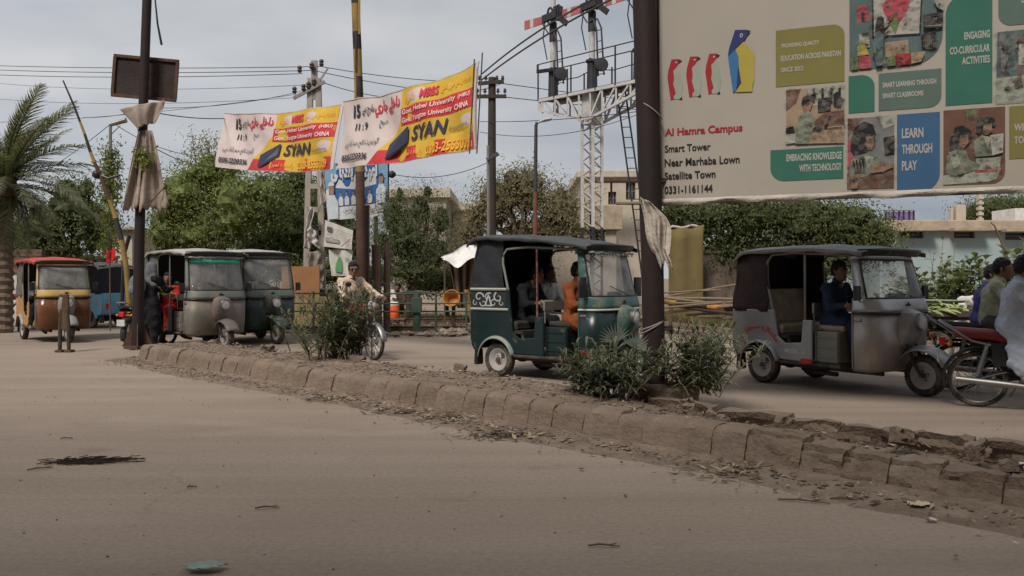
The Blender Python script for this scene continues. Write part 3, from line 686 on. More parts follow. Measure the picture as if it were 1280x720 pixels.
    q = MB(); q.grid(lambda a, b: (lambda an, u: (1.88+(.335-.05*u*u)*math.cos(an), .125*u*(1+.12*math.sin(an)), r+.03+(.315-.055*u*u)*math.sin(an)))(math.radians(176-156*a), -1+2*b), 18, 8)
    q.build('front_fender', fend, t, smooth=True, solid=.012)
    q = MB()
    for s_ in (-1,1): q.tube([(1.70,s_*.085,.62),(1.80,s_*.085,.36),(1.88,s_*.085,r)],.02,n=7)
    q.tube([(1.70,0,.55),(1.60,0,.8),(1.50,0,1.02)],.022,n=7); q.build('fork', UNDER, t, smooth=True)
    q = MB(); q.tube([(1.35,-.28,1.07),(1.45,-.2,1.05),(1.50,0,1.03),(1.45,.2,1.05),(1.35,.28,1.07)],.013,n=6)
    for s_ in (-1,1): q.tube([(1.36,s_*.27,1.068),(1.30,s_*.34,1.07)],.018,n=6)
    q.build('handlebar', BLACKP, t, smooth=True)
    # seats and box
    q = MB(); q.box((.08,0,.70),(.46,1.08,.13)); q.build('passenger_seat', seatm, t, bevel=.03)
    q = MB(); q.box((-.20,0,.98),(.12,1.05,.46),(0,-.14,0)); q.build('seat_back', seatm, t, bevel=.03)
    q = MB()
    for s_ in (-1,1): q.box((.96,s_*.36,.52),(.34,.36,.38))
    q.box((.93,0,.5),(.26,.5,.34)); q.build('driver_box', boxm, t, bevel=.015)
    q = MB()
    for s_ in (-1,1):
        for dz in (.40,.52,.64): q.box((.96,s_*.547,dz),(.28,.012,.014))
        for dx in (.81,1.11): q.box((dx,s_*.547,.52),(.018,.014,.36))
    q.build('box_ribs', boxm, t)
    q = MB(); q.box((.97,0,.745),(.36,.95,.07)); q.build('driver_seat', seatm, t, bevel=.025)
    q = MB(); q.box((.70,0,.98),(.03,.9,.12)); q.tube([(.70,-.43,.75),(.70,-.43,1.05)],.012,n=5); q.tube([(.70,.43,.75),(.70,.43,1.05)],.012,n=5); q.build('partition_rail', STEEL, t)
    # posts
    for s_ in (-1,1):
        q = MB(); q.tube([(.68,s_*.575,.82),(.67,s_*.57,roof_h-.06)],.014,n=8); q.build('post', postm, t, smooth=True)
        q = MB(); q.tube([(.20,s_*.585,RT-.02),(.10,s_*.575,RT+.35),(.09,s_*.565,roof_h-.14),(.16,s_*.56,roof_h-.05),(.5,s_*.56,roof_h-.03),(1.30,s_*.54,roof_h-.075)],.017,n=8); q.build('roof_frame', arch_trim or postm, t, smooth=True)
    q = MB()
    for x in (.1,.65,1.15): q.tube([(x,-.56,roof_h-.06),(x,0,roof_h-.02),(x,.56,roof_h-.06)],.012,n=5)
    q.build('roof_bow', UNDER, t)
    # hood: cloth sides and back
    def hx(z): return -.46+.09*max(0,(z-RT)/(roof_h-RT))**1.2
    for s_ in (-1,1):
        q = MB(); q.grid(lambda a, b: (lambda z: (hx(z)+(.12+.02*math.sin(z*7)-hx(z))*a, s_*(.60-.03*(z-RT)+.012*math.sin(a*9+z*13)), z))(RT-.03+(roof_h+.01+rear_rise-RT)*b), 8, 10)
        q.build('hood_side', hoodm, t, smooth=True, solid=.008)
    q = MB(); q.grid(lambda a, b: (lambda z, y: (hx(z)+.04*abs(y/.6)**5-.012*math.sin(y*11+z*5), y, z))(RT-.03+(roof_h+.01+rear_rise-RT)*b, -.6+1.2*a), 14, 10)
    q.build('hood_back', hoodm, t, smooth=True, solid=.008)
    if curtain:
        for s_ in (-1,1):
            q = MB(); q.grid(lambda a, b: (-.455+.57*a, s_*(.612+.006*math.sin(a*20)), RT-.02+.30*b), 10, 4); q.build('curtain', curtain, t, smooth=True, solid=.006)
    # roof canvas with a drooping edge
    def rf(a, b):
        x = roof0+(1.50-roof0)*a; y = -1+2*b; e = abs(y)
        z = roof_h-.02+.06*(1-y*y)+rear_rise*(1-a)**1.0-.035*max(0, a-.6)/.4-.10*(max(0, .07-a)/.07)**1.5
        z += .008*math.sin(x*11)*math.cos(y*5)+.03*math.sin(PI*min(1,a*1.05))**.5
        yy = y*.665
        if e > .93: z -= roof_drop*(1+.25*math.sin(x*13))*(e-.93)/.07; yy = (.645 if y > 0 else -.645)
        return (x, yy, z)
    ys = 30; q = MB(); q.grid(rf, 26, ys); q.build('roof_canvas', roofm, t, smooth=True, solid=.014)
    q = MB(); q.grid(lambda a, b: (1.36+.20*math.sin(PI*a)**.35+.05*b, -.58+1.16*a, roof_h-.085+.075*b), 16, 3); q.build('visor', M('visor_black', (.03,.03,.032), rough=.5, dirt=DUST, damt=.25), t, smooth=True, solid=.02)
    # mirrors
    for s_ in (-1,1):
        q = MB(); q.tube([(1.42,s_*.56,1.08),(1.46,s_*.62,1.08),(1.47,s_*.66,1.12)],.008,n=5); q.box((1.47,s_*(.64+.04*mir),1.08+.10*mir),(.035,.105*mir,.17*mir)); q.build('mirror', BLACKP, t, bevel=.012)
    # lamps, latch
    for s_ in (-1,1):
        q = MB(); q.box((-.505,s_*.45,.6),(.03,.09,.14)); q.build('tail_light', REDL, t, bevel=.01)
        q = MB(); q.box((1.41,s_*.582,.87),(.10,.02,.03)); q.build('door_latch', CHROME, t, bevel=.006)
        q = MB(); q.prism([(-.40,.36),(-.36,.36),(-.35,.16),(-.37,.14),(-.41,.15)], s_*.46, s_*.59); q.build('mud_flap', BLACKP, t)
    if motif:
        Sx = lambda u, v, k: (-.44+u*.62, -.606-k, RT-.265+v*.25)
        f = Flat(Sx, .0012, .001); f.poly([(0,0),(1,0),(1,1),(0,1)], 0)
        for (u, v, ru, a0) in ((.22,.62,.16,0),(.5,.62,.14,1),(.78,.62,.16,2),(.35,.3,.12,3),(.65,.3,.12,1),(.12,.3,.09,2),(.88,.3,.09,2)):
            ns = 26; o_ = [(u+ru*math.cos(a0+k*.24)*(1-k/34), v+ru*2.1*math.sin(a0+k*.24)*(1-k/34)) for k in range(ns)]; i_ = [(u+ru*.72*math.cos(a0+k*.24)*(1-k/30), v+ru*1.5*math.sin(a0+k*.24)*(1-k/30)) for k in range(ns)]
            f.k += .001; f.mb.add([f.S(x, y, f.k) for x, y in o_+i_], [(k, k+1, ns+k+1, ns+k) for k in range(ns-1)], 1)
        f.poly([(.38,.12),(.62,.12),(.5,.85)], 1); f.poly([(.44,.2),(.56,.2),(.5,.62)], 0)
        f.done('painted_panel', motif, t)
        q = MB(); q.tube([(-.45,-.612,RT),(.19,-.612,RT)],.022,n=6); q.tube([(-.45,-.612,RT-.275),(.22,-.612,RT-.275)],.02,n=6); q.build('trim_rail', M('cream_trim', (.33,.37,.33), rough=.6, dirt=DUST, damt=.4), t)
    if red_text:
        kind, txt = red_text; m_ = M('red_lettering', (.5,.035,.03), rough=.5, var=.1)
        if kind == 'arc':
            f = Flat(lambda u, v, k: ((.335+.075*v)*math.cos(PI*(1-u))*.98-.02, -.607-k, r+.05+(.40+.085*v)*math.sin(PI*(1-u))), .001, .002); f.text(txt, .22, .80, 0, 1, 0, .03)
        else: f = Flat(lambda u, v, k: (1.335+.22*u, -.590-k, .335+.10*v), .001, .002); f.text(txt, 0, 1, 0, 1, 0, .03)
        f.done('lettering', m_, t)
    if tag_text:
        f = Flat(lambda u, v, k: (.40+.30*u, -.607-k, .42+.055*v), .001, .002); f.text(tag_text, 0, 1, 0, 1, 0, .02); f.done('lettering', M('white_lettering', (.6,.6,.58), var=.05), t)
    if red_plate:
        q = MB(); q.box((.72,-.612,.335),(.15,.012,.06)); q.build('reflector', REDL, t)
    if decor:
        q = MB(); rr = random.Random(3)
        q.tube([(1.44+.09*math.sin(PI*k/20)**.4+.03, -.56+1.12*k/20, roof_h-.12+.008*math.sin(k*2)) for k in range(21)], .014, n=5)
        for k in range(26): q.ball((1.50+.03*math.sin(k), -.5+1.0*k/25, roof_h-.14+rr.uniform(-.01,.01)), .012, 6, 4)
        q.build('fringe', M('fringe_pale', (.30,.32,.30), var=.4), t)
    return t

def motorbike(label, loc, rz, tankm, seatm=None, lean=0, steer=0, rack=True, group='motorbikes among the traffic', coverm=None):
    t = thing('motorbike', label, 'motorbike', (loc[0], loc[1], 0), rz, group); R = .29
    t.rotation_euler.x = lean
    seatm = seatm or fabric('bike_seat_black', (.03,.03,.03))
    wheel(t, (0,0,R), R, .075, CHROME, spokes=28, name='rear_wheel'); wheel(t, (1.2,0,R), R, .07, CHROME, spokes=28, name='front_wheel', steer=steer)
    q = MB()
    q.tube([(1.0,0,.86),(.92,0,.72),(.75,0,.50),(.45,0,.42)],.022,n=8); q.tube([(1.0,0,.86),(.6,0,.74),(.1,0,.70),(-.1,0,.68)],.02,n=8)
    for s_ in (-1,1): q.tube([(.45,s_*.06,.42),(.2,s_*.08,.36),(0,s_*.08,R)],.016,n=7); q.tube([(.45,s_*.05,.44),(.15,s_*.08,.70)],.013,n=6)
    q.build('frame', BLACKP, t, smooth=True)
    for s_ in (-1,1):
        q = MB(); q.tube([(.0,s_*.10,.33),(.09,s_*.10,.66)],.022,n=8)
        for k in range(9): q.lathe([(.033,k*.028),(.033,k*.028+.008)], c=(.012+.0077*k*1.0, s_*.10, .36), axis='z', n=10)
        q.build('shock_absorber', CHROME, t)
        q = MB(); q.tube([(1.2,s_*.065,R),(1.10,s_*.065,.60),(1.01,s_*.065,.88)],[.022,.018,.018],n=8); q.build('fork_leg', CHROME, t, smooth=True)
    q = MB(); q.ball((.50,0,.36),(.13,.10,.09)); q.tube([(.56,0,.38),(.72,0,.44)],.055,n=10)
    for k in range(6): q.box((.60+.022*k,0,.395+.011*k),(.008,.13,.13),(0,-.42,0))
    for s_ in (-1,1): q.lathe([(0,s_*.09),(.09,s_*.09),(.08,s_*.125),(0,s_*.13)], c=(.48,0,.36), axis='y', n=16)
    q.build('engine', ALLOY, t, smooth=True)
    q = MB(); q.tube([(.70,-.06,.40),(.74,-.12,.30),(.60,-.16,.24),(.45,-.17,.25),(.20,-.18,.27),(-.20,-.18,.30)],[.018,.018,.02,.030,.038,.032],n=12); q.build('exhaust', CHROME, t, smooth=True)
    q = MB(); rg = []
    for x, z, a, b in ((.52,.76,.05,.05),(.58,.78,.095,.08),(.72,.81,.115,.105),(.86,.83,.10,.10),(.95,.83,.07,.07),(.99,.83,.03,.03)):
        rg.append([Vector((x, a*math.cos(k*PI/7), z+b*math.sin(k*PI/7)*(1 if math.sin(k*PI/7) > 0 else .8))) for k in range(14)])
    q.loft(rg); q.build('fuel_tank', tankm, t, smooth=True)
    q = MB()
    q.grid(lambda a, b: (lambda x, y: (x, y*.125*(.82+.18*min(1, abs(x-.55)*4)), .80+.02*max(0, -x)*3-.04*math.exp(-((x-.32)/.14)**2)-.075*abs(y)**4))(-.22+.78*a, -1+2*b), 16, 8)
    q.build('seat', seatm, t, smooth=True, solid=.05)
    for s_ in (-1,1):
        q = MB(); q.prism([(.14,.44),(.40,.44),(.44,.62),(.36,.70),(.12,.68)], s_*.085, s_*.11); q.build('side_cover', coverm or tankm, t, bevel=.008)
    def fender(name, cx, a0, a1, m):
        q = MB(); q.grid(lambda a, b: (lambda an, u: (cx+(.335-.03*u*u)*math.cos(an), .06*u, R+(.335-.03*u*u)*math.sin(an)))(math.radians(a0+(a1-a0)*a), -1+2*b), 16, 6); q.build(name, m, t, smooth=True, solid=.006)
    fender('rear_fender', 0, 200, 60, CHROME if coverm is None else coverm); fender('front_fender', 1.2, 150, 5, CHROME)
    q = MB()
    if rack: q.tube([(.12,-.13,.66),(-.05,-.14,.70),(-.30,-.14,.86),(-.36,-.08,.90),(-.36,.08,.90),(-.30,.14,.86),(-.05,.14,.70),(.12,.13,.66)],.012,n=7)
    q.tube([(-.16,-.12,.74),(-.27,-.13,.79)],.01,n=5); q.build('grab_rail', CHROME, t, smooth=True)
    q = MB(); q.tube([(.88,-.33,1.02),(.98,-.22,1.06),(1.0,-.08,.96),(1.0,.08,.96),(.98,.22,1.06),(.88,.33,1.02)],.012,n=7)
    for s_ in (-1,1): q.tube([(.90,s_*.30,1.025),(.84,s_*.40,1.0)],.017,n=7); q.tube([(.95,s_*.30,1.03),(.93,s_*.39,1.02)],.006,n=5)
    q.build('handlebar', CHROME, t, smooth=True)
    for s_ in (-1,1):
        q = MB(); q.tube([(.93,s_*.27,1.05),(.93,s_*.31,1.22)],.006,n=5); q.ball((.93,s_*.33,1.25),(.012,.06,.04)); q.build('mirror', BLACKP, t, smooth=True)
    q = MB(); q.lathe([(0,1.02),(.06,1.03),(.085,1.10),(.088,1.13),(.08,1.125),(0,1.14)], c=(0,0,.90), axis='x', n=18); h = q.build('headlight', BLACKP, t, smooth=True)
    q = MB(); q.lathe([(0,1.155),(.05,1.148),(.08,1.128),(0,1.12)], c=(0,0,.90), axis='x', n=18); q.build('lens', LENS, h, smooth=True)
    for s_ in (-1,1):
        for x, z in ((1.04,.90),(-.26,.66)):
            q = MB(); q.tube([(x,s_*.05,z),(x,s_*.12,z)],.006,n=5); q.ball((x,s_*.15,z),(.025,.025,.025),8,6); q.build('indicator', AMBER, t, smooth=True)
    q = MB(); q.box((-.33,0,.68),(.06,.10,.09)); q.build('tail_light', REDL, t, bevel=.012)
    q = MB(); q.box((-.37,0,.52),(.01,.16,.12)); q.build('number_plate', M('plate_white', (.5,.5,.48)), t)
    q = MB()
    for s_ in (-1,1): q.tube([(.45,s_*.05,.28),(.46,s_*.22,.28)],.012,n=6); q.tube([(.16,s_*.08,.33),(.14,s_*.20,.33)],.011,n=6)
    q.tube([(.40,.08,.30),(.30,.16,.10)],.010,n=5); q.build('foot_pegs', STEEL, t)
    q = MB(); q.prism([(.02,R-.05),(.42,R+.0),(.46,R+.06),(.42,R+.10),(.02,R+.07),(-.05,R+.02)], .085, .115); q.build('chain_cover', BLACKP, t, bevel=.01)
    return t

# ------------------------------------------------------------------ people
SKIN = M('skin_brown', (.20,.105,.065), rough=.6, var=.12, scale=6, spec=.35)
HAIR = M('hair_black', (.012,.010,.009), rough=.55, var=.4, scale=30, bump=.5, bscale=60, spec=.3)
EYEW = M('eye_white', (.55,.5,.46), rough=.3); EYED = M('eye_dark', (.012,.01,.01), rough=.2)
def V3(*a): return np.array(a, float)
def pose(kind, **kw):
    p = dict(pel=V3(0,0,.92), chest=V3(0,0,1.24), neck=V3(0,0,1.44), head=V3(.02,0,1.60), yaw=0., nod=0.)
    for s_, n_ in ((1,'L'),(-1,'R')):
        p[n_] = dict(sh=V3(0,s_*.19,1.38), el=V3(-.03,s_*.25,1.10), ha=V3(.06,s_*.27,.86), hip=V3(0,s_*.09,.90), kn=V3(.03,s_*.10,.48), an=V3(-.02,s_*.11,.09), toe=V3(.15,s_*.13,.03), grip=False)
    if kind == 'sit':     # in a rickshaw: seat top at .78
        z = kw.get('z', .86); p.update(pel=V3(0,0,z), chest=V3(.03,0,z+.31), neck=V3(.07,0,z+.49), head=V3(.11,0,z+.64))
        for s_, n_ in ((1,'L'),(-1,'R')):
            p[n_] = dict(sh=V3(.05,s_*.18,z+.43), el=V3(.16,s_*.26,z+.20), ha=V3(.36,s_*.27,z+.22), hip=V3(.02,s_*.09,z-.01), kn=V3(.40,s_*.15,z-.03), an=V3(.42,s_*.14,z-.42), toe=V3(.56,s_*.16,z-.47), grip=True)
    if kind == 'ride':
        z = .87; p.update(pel=V3(0,0,z), chest=V3(.04,0,z+.30), neck=V3(.09,0,z+.48), head=V3(.15,0,z+.62))
        for s_, n_ in ((1,'L'),(-1,'R')):
            p[n_] = dict(sh=V3(.07,s_*.18,z+.42), el=V3(.25,s_*.29,z+.20), ha=V3(.50,s_*.36,z+.16), hip=V3(.02,s_*.10,z-.01), kn=V3(.36,s_*.19,z-.18), an=V3(.14,s_*.17,z-.53), toe=V3(.28,s_*.19,z-.57), grip=True)
    for k, v in kw.items():
        if k in ('L','R'): p[k].update({a: (V3(*b) if isinstance(b, (tuple, list)) else b) for a, b in v.items()})
        elif k != 'z': p[k] = V3(*v) if isinstance(v, (tuple, list)) else v
    return p
def person(label, loc, rz, p, top, trs, h=.011, sleeves='long', skirt=0, hair='short', shoes=None, glasses=False, scarf=None, topname='shirt', group='people on the road', sc=1.0, baggy=1.0, collar=None, skin=SKIN, beard=False):
    t = thing('person', label, 'person', loc, rz, group); t.scale = (sc, sc, sc)
    allp = [p['pel'],p['chest'],p['head']]+[v for s_ in 'LR' for k, v in p[s_].items() if k != 'grip']
    lo = np.min(allp, 0)-.26; hi = np.max(allp, 0)+.26; lo[2] = max(lo[2], np.min(allp, 0)[2]-.12)
    B = SDF(lo, hi, h); pel, ch, nk, hd = p['pel'], p['chest'], p['neck'], p['head']
    lat = p['L']['sh']-p['R']['sh']; lat /= np.linalg.norm(lat)
    B.cone(pel, ch, .115, .12, .04, (.85,1.2,1)); B.cone(ch, nk-(nk-ch)*.25, .13, .10, .04, (.8,1.2,1)); B.cone(p['L']['sh'], p['R']['sh'], .06, .06, .04)
    B.cone(nk-(nk-ch)*.2, hd-(hd-nk)*.25, .055, .052, .03)
    # head turned by yaw
    cy, sy = math.cos(p['yaw']), math.sin(p['yaw']); cn, sn = math.cos(p['nod']), math.sin(p['nod'])
    def H(x, y, z): x, z = x*cn+z*sn, -x*sn+z*cn; return hd+V3(x*cy-y*sy, x*sy+y*cy, z)
    B.cone(H(-.015,0,.035), H(-.02,0,.03), .087, .087, .02, (1,.92,1.05)); B.cone(H(.03,0,.0), H(.045,0,-.07), .066, .042, .03)
    B.cone(H(.085,0,.01), H(.100,0,-.022), .010, .016, .012); B.cone(H(.082,-.022,-.052), H(.082,.022,-.052), .010, .010, .012); B.cone(H(.075,-.03,.032), H(.075,.03,.032), .013, .013, .014)
    for s_ in (1,-1): B.cone(H(-.005,s_*.083,.015), H(-.01,s_*.085,-.02), .017, .011, .008, (1,.55,1))
    for n_, s_ in (('L',1),('R',-1)):
        a = p[n_]; B.cone(a['sh'], a['el'], .050, .040, .03); B.cone(a['el'], a['ha'], .040, .025, .02)
        d = a['ha']-a['el']; d = d/np.linalg.norm(d); up = V3(0,0,1) if abs(d[2]) < .8 else V3(1,0,0); sd_ = np.cross(d, up); sd_ /= np.linalg.norm(sd_); un = np.cross(sd_, d)
        wp = a['ha']; pc = wp+d*.075; B.cone(wp, pc, .024, .034, .012, (1,1,1))
        for k, (o_, L_) in enumerate(((-.030,.062),(-.010,.072),(.010,.068),(.030,.054))):
            b0 = pc+sd_*o_; 
            if a['grip']: m1 = b0+d*.03-un*.012; m2 = m1-un*.030+d*.004; m3 = m2-d*.022-un*.004
            else: m1 = b0+d*L_*.5-un*.006; m2 = m1+d*L_*.35-un*.016; m3 = m2+d*L_*.15-un*.016
            B.cone(b0, m1, .0105, .0095, .004); B.cone(m1, m2, .0095, .0085, .004); B.cone(m2, m3, .0085, .008, .004)
        tb = wp+d*.03+sd_*(-s_*.03 if not a['grip'] else -s_*.028); B.cone(tb, tb+d*.035-sd_*s_*.018-un*.01, .013, .011, .006); B.cone(tb+d*.035-sd_*s_*.018-un*.01, tb+d*.055-sd_*s_*.008-un*.028, .011, .009, .004)
        B.cone(a['hip'], a['kn'], .085, .055, .03); B.cone(a['kn'], a['an'], .055, .036, .02); B.cone(a['an'], a['toe'], .035, .026, .015)
    B.mesh('body', skin, t)
    # trousers
    T_ = SDF(lo, hi, h); bg = baggy
    T_.cone(pel+V3(0,0,.04), pel-V3(0,0,.03), .125, .125, .04, (.9,1.2,1))
    for n_ in 'LR':
        a = p[n_]; T_.cone(a['hip'], a['kn'], .098*bg**.5, .07*bg, .04); T_.cone(a['kn'], a['an']+(a['kn']-a['an'])*.06, .07*bg, .05*bg**.5, .03)
    T_.wrinkle(.007, 27, 1.0); T_.mesh('trousers', trs, t)
    # shirt
    S_ = SDF(lo-V3(.1,.1,0), hi+V3(.1,.1,0), h)
    S_.cone(pel+V3(0,0,.02), ch, .135, .138, .05, (.9,1.2,1)); S_.cone(ch, nk-(nk-ch)*.3, .142, .10, .05, (.85,1.2,1)); S_.cone(p['L']['sh'], p['R']['sh'], .075, .075, .04)
    for n_ in 'LR':
        a = p[n_]; S_.cone(a['sh'], a['el'], .072, .058, .035)
        if sleeves == 'long': S_.cone(a['el'], a['el']+(a['ha']-a['el'])*.9, .058, .042, .03)
        if skirt > 0:
            S_.cone(a['hip'], a['hip']+(a['kn']-a['hip'])*skirt, .12, .125, .06)
            if kw_side(p):
                s_ = 1 if n_ == 'L' else -1; S_.cone(a['hip']+V3(.05,s_*.05,-.02), V3(.12,s_*.19,.55), .13, .13, .05, (1,.45,1)); S_.cone(V3(.12,s_*.19,.55), V3(.15,s_*.20,.44), .12, .10, .05, (1,.4,1))
            S_.cone(pel, (a['hip']+a['kn'])/2, .12, .12, .06)
    S_.cone(nk-(nk-ch)*.12, nk+(hd-nk)*.22, .058, .062, .012)
    S_.cone(nk+(hd-nk)*.1, hd, .05, .045, .004, cut=True)
    S_.wrinkle(.008, 22, 2.3); S_.wrinkle(.0035, 47, .7); S_.mesh(topname, top, t)
    if hair:
        Hh = SDF(hd-.2-(V3(0,0,.3) if hair == 'long' else 0), hd+.2, h*.8)
        Hh.cone(H(-.03,0,.062), H(-.045,0,.025), .092, .090, .01, (1,.94,1.0)); Hh.cone(H(.03,0,.095), H(-.03,0,.11), .045, .05, .03, (1,1.3,.8))
        for s_ in (1,-1): Hh.cone(H(.015,s_*.075,.05), H(.012,s_*.08,.0), .02, .010, .012)
        if hair == 'long': Hh.cone(H(-.06,0,.02), H(-.10,0,-.22), .085, .06, .03, (.8,1.2,1)); Hh.cone(H(-.0,.06,.0), H(-.03,.07,-.2), .04, .03, .02); Hh.cone(H(-.0,-.06,.0), H(-.03,-.07,-.2), .04, .03, .02)
        Hh.wrinkle(.006, 70, .5); Hh.mesh('hair', HAIR, t)
    if scarf:
        Sc = SDF(hd-.45, hd+.22, h); Sc.cone(H(-.025,0,.04), H(-.05,0,-.03), .108, .105, .02); Sc.cone(H(-.05,0,-.05), H(-.07,0,-.30), .10, .15, .04, (.8,1.3,1)); Sc.cone(H(.10,0,.0), H(.11,0,-.03), .07, .06, .01, cut=True)
        Sc.wrinkle(.005, 24, 4); Sc.mesh('headscarf', scarf, t)
    q = MB()
    for s_ in (-1,1): q.ball(H(.066,s_*.030,.014), (.013,.015,.010), 8, 6, 0); q.ball(H(.075,s_*.030,.013), (.007,.007,.008), 8, 6, 1)
    q.build('eyes', [EYEW, EYED], t, smooth=True)
    q = MB()
    for s_ in (-1,1): q.tube([H(.085,s_*.012,.034), H(.084,s_*.032,.040), H(.068,s_*.052,.034)], [.004,.006,.003], n=5)
    if beard: q.tube([H(.092,-.032,-.040), H(.10,0,-.034), H(.092,.032,-.040)], [.004,.008,.004], n=5)
    q.build('eyebrows', HAIR, t)
    if glasses:
        q = MB()
        for s_ in (-1,1): q.ball(H(.093,s_*.032,.012), (.010,.029,.022), 10, 6); q.tube([H(.085,s_*.058,.016), H(-.01,s_*.088,.02)], .004, n=4)
        q.tube([H(.10,-.012,.018), H(.10,.012,.018)], .004, n=4); q.build('sunglasses', BLACKP, t, smooth=True)
    Fm = shoes or M('sandal_brown', (.06,.04,.03), rough=.7)
    Fs = SDF(lo, hi, h)
    for n_ in 'LR': a = p[n_]; Fs.cone(a['an']-V3(.03,0,.035), a['toe'], .042, .034, .02, (1,1,.75))
    Fs.mesh('shoes', Fm, t)
    if collar:
        q = MB(); cc = nk+(hd-nk)*.16
        q.grid(lambda a, b: tuple(cc+V3(.058*math.cos(.35+a*5.6)*(1+.25*b)+.004, .062*math.sin(.35+a*5.6)*(1+.25*b), .03-.05*b)), 18, 3); q.build('collar', collar, t, smooth=True, solid=.006)
    return t
def kw_side(p): return p.get('tail', False)
# ------------------------------------------------------------------ billboard on the big median pole
WHITE = M('weathered_white', (.50,.46,.41), rough=.8, var=.1, scale=3, dirt=(.28,.24,.19), damt=.25)
def bbp(px, py):
    Y = 8.6/(1+3.7e-4*(px-822)); p = P(px, py, Y); return (p.x-1.49)/.9226, p.z
BO = Vector((1.49, 8.6, 0)); BE = Vector((.9226, -.3857, 0)); BN = Vector((-.3857, -.9226, 0))
t = thing('billboard', 'large school advertising billboard with penguins and classroom photos, hung from the big rusty pole', 'billboard', BO)
def bS(u, z, k): return BE*u+Vector((0,0,z))+BN*k
BU1, BZ0, BZ1 = 5.9, 2.13, 5.6
skinm = [M('flex_cream', (.345,.315,.27), rough=.75, var=.05, scale=1.2, dirt=(.22,.19,.15), damt=.1, dscale=1)]
q = MB(); q.grid(lambda a, b: bS(.02+(BU1-.02)*a, BZ0+.02+(BZ1-BZ0)*b, .0), 30, 20); q.build('flex_sheet', skinm, t)
q = MB()
for k in range(7): q.bar(bS(BU1*k/6, BZ0, -.05), bS(BU1*k/6, BZ1, -.05), .05)
for k in range(5): q.bar(bS(0, BZ0+(BZ1-BZ0)*k/4, -.06), bS(BU1, BZ0+(BZ1-BZ0)*k/4, -.06), .05)
q.build('steel_frame', RUST, t)
q = MB()   # rolled lower edge with sagging folds
q.grid(lambda a, b: bS(BU1*a, BZ0+.03-(.062+.010*math.sin(a*37)+.006*math.sin(a*91))*b, .012+.022*math.sin(PI*b)+.010*math.sin(a*63+b*3)+.006*math.sin(a*170)), 150, 5)
q.build('folded_hem', M('flex_hem', (.42,.38,.33), var=.2, bump=.5), t, smooth=True)
MATS = [M('print_olive', (.175,.155,.045), var=.05), M('print_green', (.028,.125,.09), var=.06), M('print_sage', (.085,.13,.11), var=.06), M('print_blue', (.035,.10,.20), var=.05),
        M('print_red', (.30,.015,.025), var=.05), M('print_black', (.012,.012,.014), var=.05), M('print_white', (.36,.34,.31), var=.04), M('print_navy', (.02,.03,.12), var=.05),
        M('print_sky', (.03,.14,.30), var=.05), M('print_yellow', (.36,.29,.05), var=.05), M('print_brown', (.12,.06,.04), var=.3), M('print_skin', (.24,.13,.085), var=.1),
        M('print_teal_wall', (.075,.115,.115), var=.15), M('print_mint', (.29,.31,.25), var=.08), M('print_grey', (.15,.15,.15), var=.3), M('print_pink', (.36,.05,.07), var=.2), M('print_wood', (.28,.20,.13), var=.15), M('print_leafgreen', (.10,.17,.04), var=.15), M('print_uniform', (.17,.19,.14), var=.25)]
mi_ = dict(olive=0, green=1, sage=2, blue=3, red=4, black=5, white=6, navy=7, sky=8, yellow=9, brown=10, skin=11, teal=12, mint=13, grey=14, pink=15, wood=16, leaf=17, uni=18)
f = Flat(bS, .0012, .003)
def panel(x0, x1, yt, yb, m, rad={}, name='colour_panel'):
    """panel given by left/right px, top-left y, bottom-left y; corners rad: tl,tr,br,bl in px"""
    u0, zt = bbp(x0, yt); _, zb = bbp(x0, yb); u1, _ = bbp(x1, yt)
    pts = []
    for cx, cy, sx_, sy_, key, a0 in ((u0, zb, 1, 1, 'bl', PI), (u1, zb, -1, 1, 'br', 1.5*PI), (u1, zt, -1, -1, 'tr', 0), (u0, zt, 1, -1, 'tl', .5*PI)):
        r_ = rad.get(key, 0)/1050*8.0
        if r_ == 0: pts.append((cx, cy))
        else:
            for k in range(9): a = a0+PI/2*k/8; pts.append((cx+sx_*r_+r_*math.cos(a), cy+sy_*r_+r_*math.sin(a)))
    f.poly(pts, mi_[m]); return u0, u1, zb, zt, pts
def ttext(s, x0, x1, yb, cap, m, bold=.02):
    u0, z0 = bbp(x0, yb); u1, _ = bbp(x1, yb); _, z1 = bbp(x0, yb-cap); f.text(s, u0, u1, z0, z1, mi_[m], bold)
Z8 = lambda x, y: (810+x/2.723, y/2.723)
MATS += [M('print_shade', (.01,.01,.012), alpha=.13), M('print_tint', (.42,.38,.33), alpha=.10)]
def pk(m, pts, Z=Z8, tone=None):
    pp = [bbp(*Z(x, y)) for x, y in pts]; f.poly(pp, mi_[m])
    if not TONE[0]: return
    x0 = min(p[0] for p in pp); x1 = max(p[0] for p in pp); y0 = min(p[1] for p in pp); y1 = max(p[1] for p in pp); A = (x1-x0)*(y1-y0)
    def inside(x, y):
        c_ = False
        for i in range(len(pp)):
            (xa, ya), (xb, yb) = pp[i], pp[i-1]
            if (ya > y) != (yb > y) and x < (xb-xa)*(y-ya)/(yb-ya+1e-9)+xa: c_ = not c_
        return c_
    k_ = f.k
    for j in range(int(min(110, 10+A*900))):
        x, y = rnd.uniform(x0,x1), rnd.uniform(y0,y1)
        if not inside(x, y): continue
        r_ = rnd.uniform(.010,.045); a_ = rnd.uniform(0,6); f.k = k_+.0002+.00002*j
        f.mb.add([f.S(x+r_*rnd.uniform(.5,1.3)*math.cos(a_+q_*1.05), y+r_*rnd.uniform(.4,1)*math.sin(a_+q_*1.05), f.k) for q_ in range(6)], [(0,1,2,3,4,5)], len(MATS)-(2 if rnd.random() < .55 else 1))
    f.k = k_
TONE = [0]
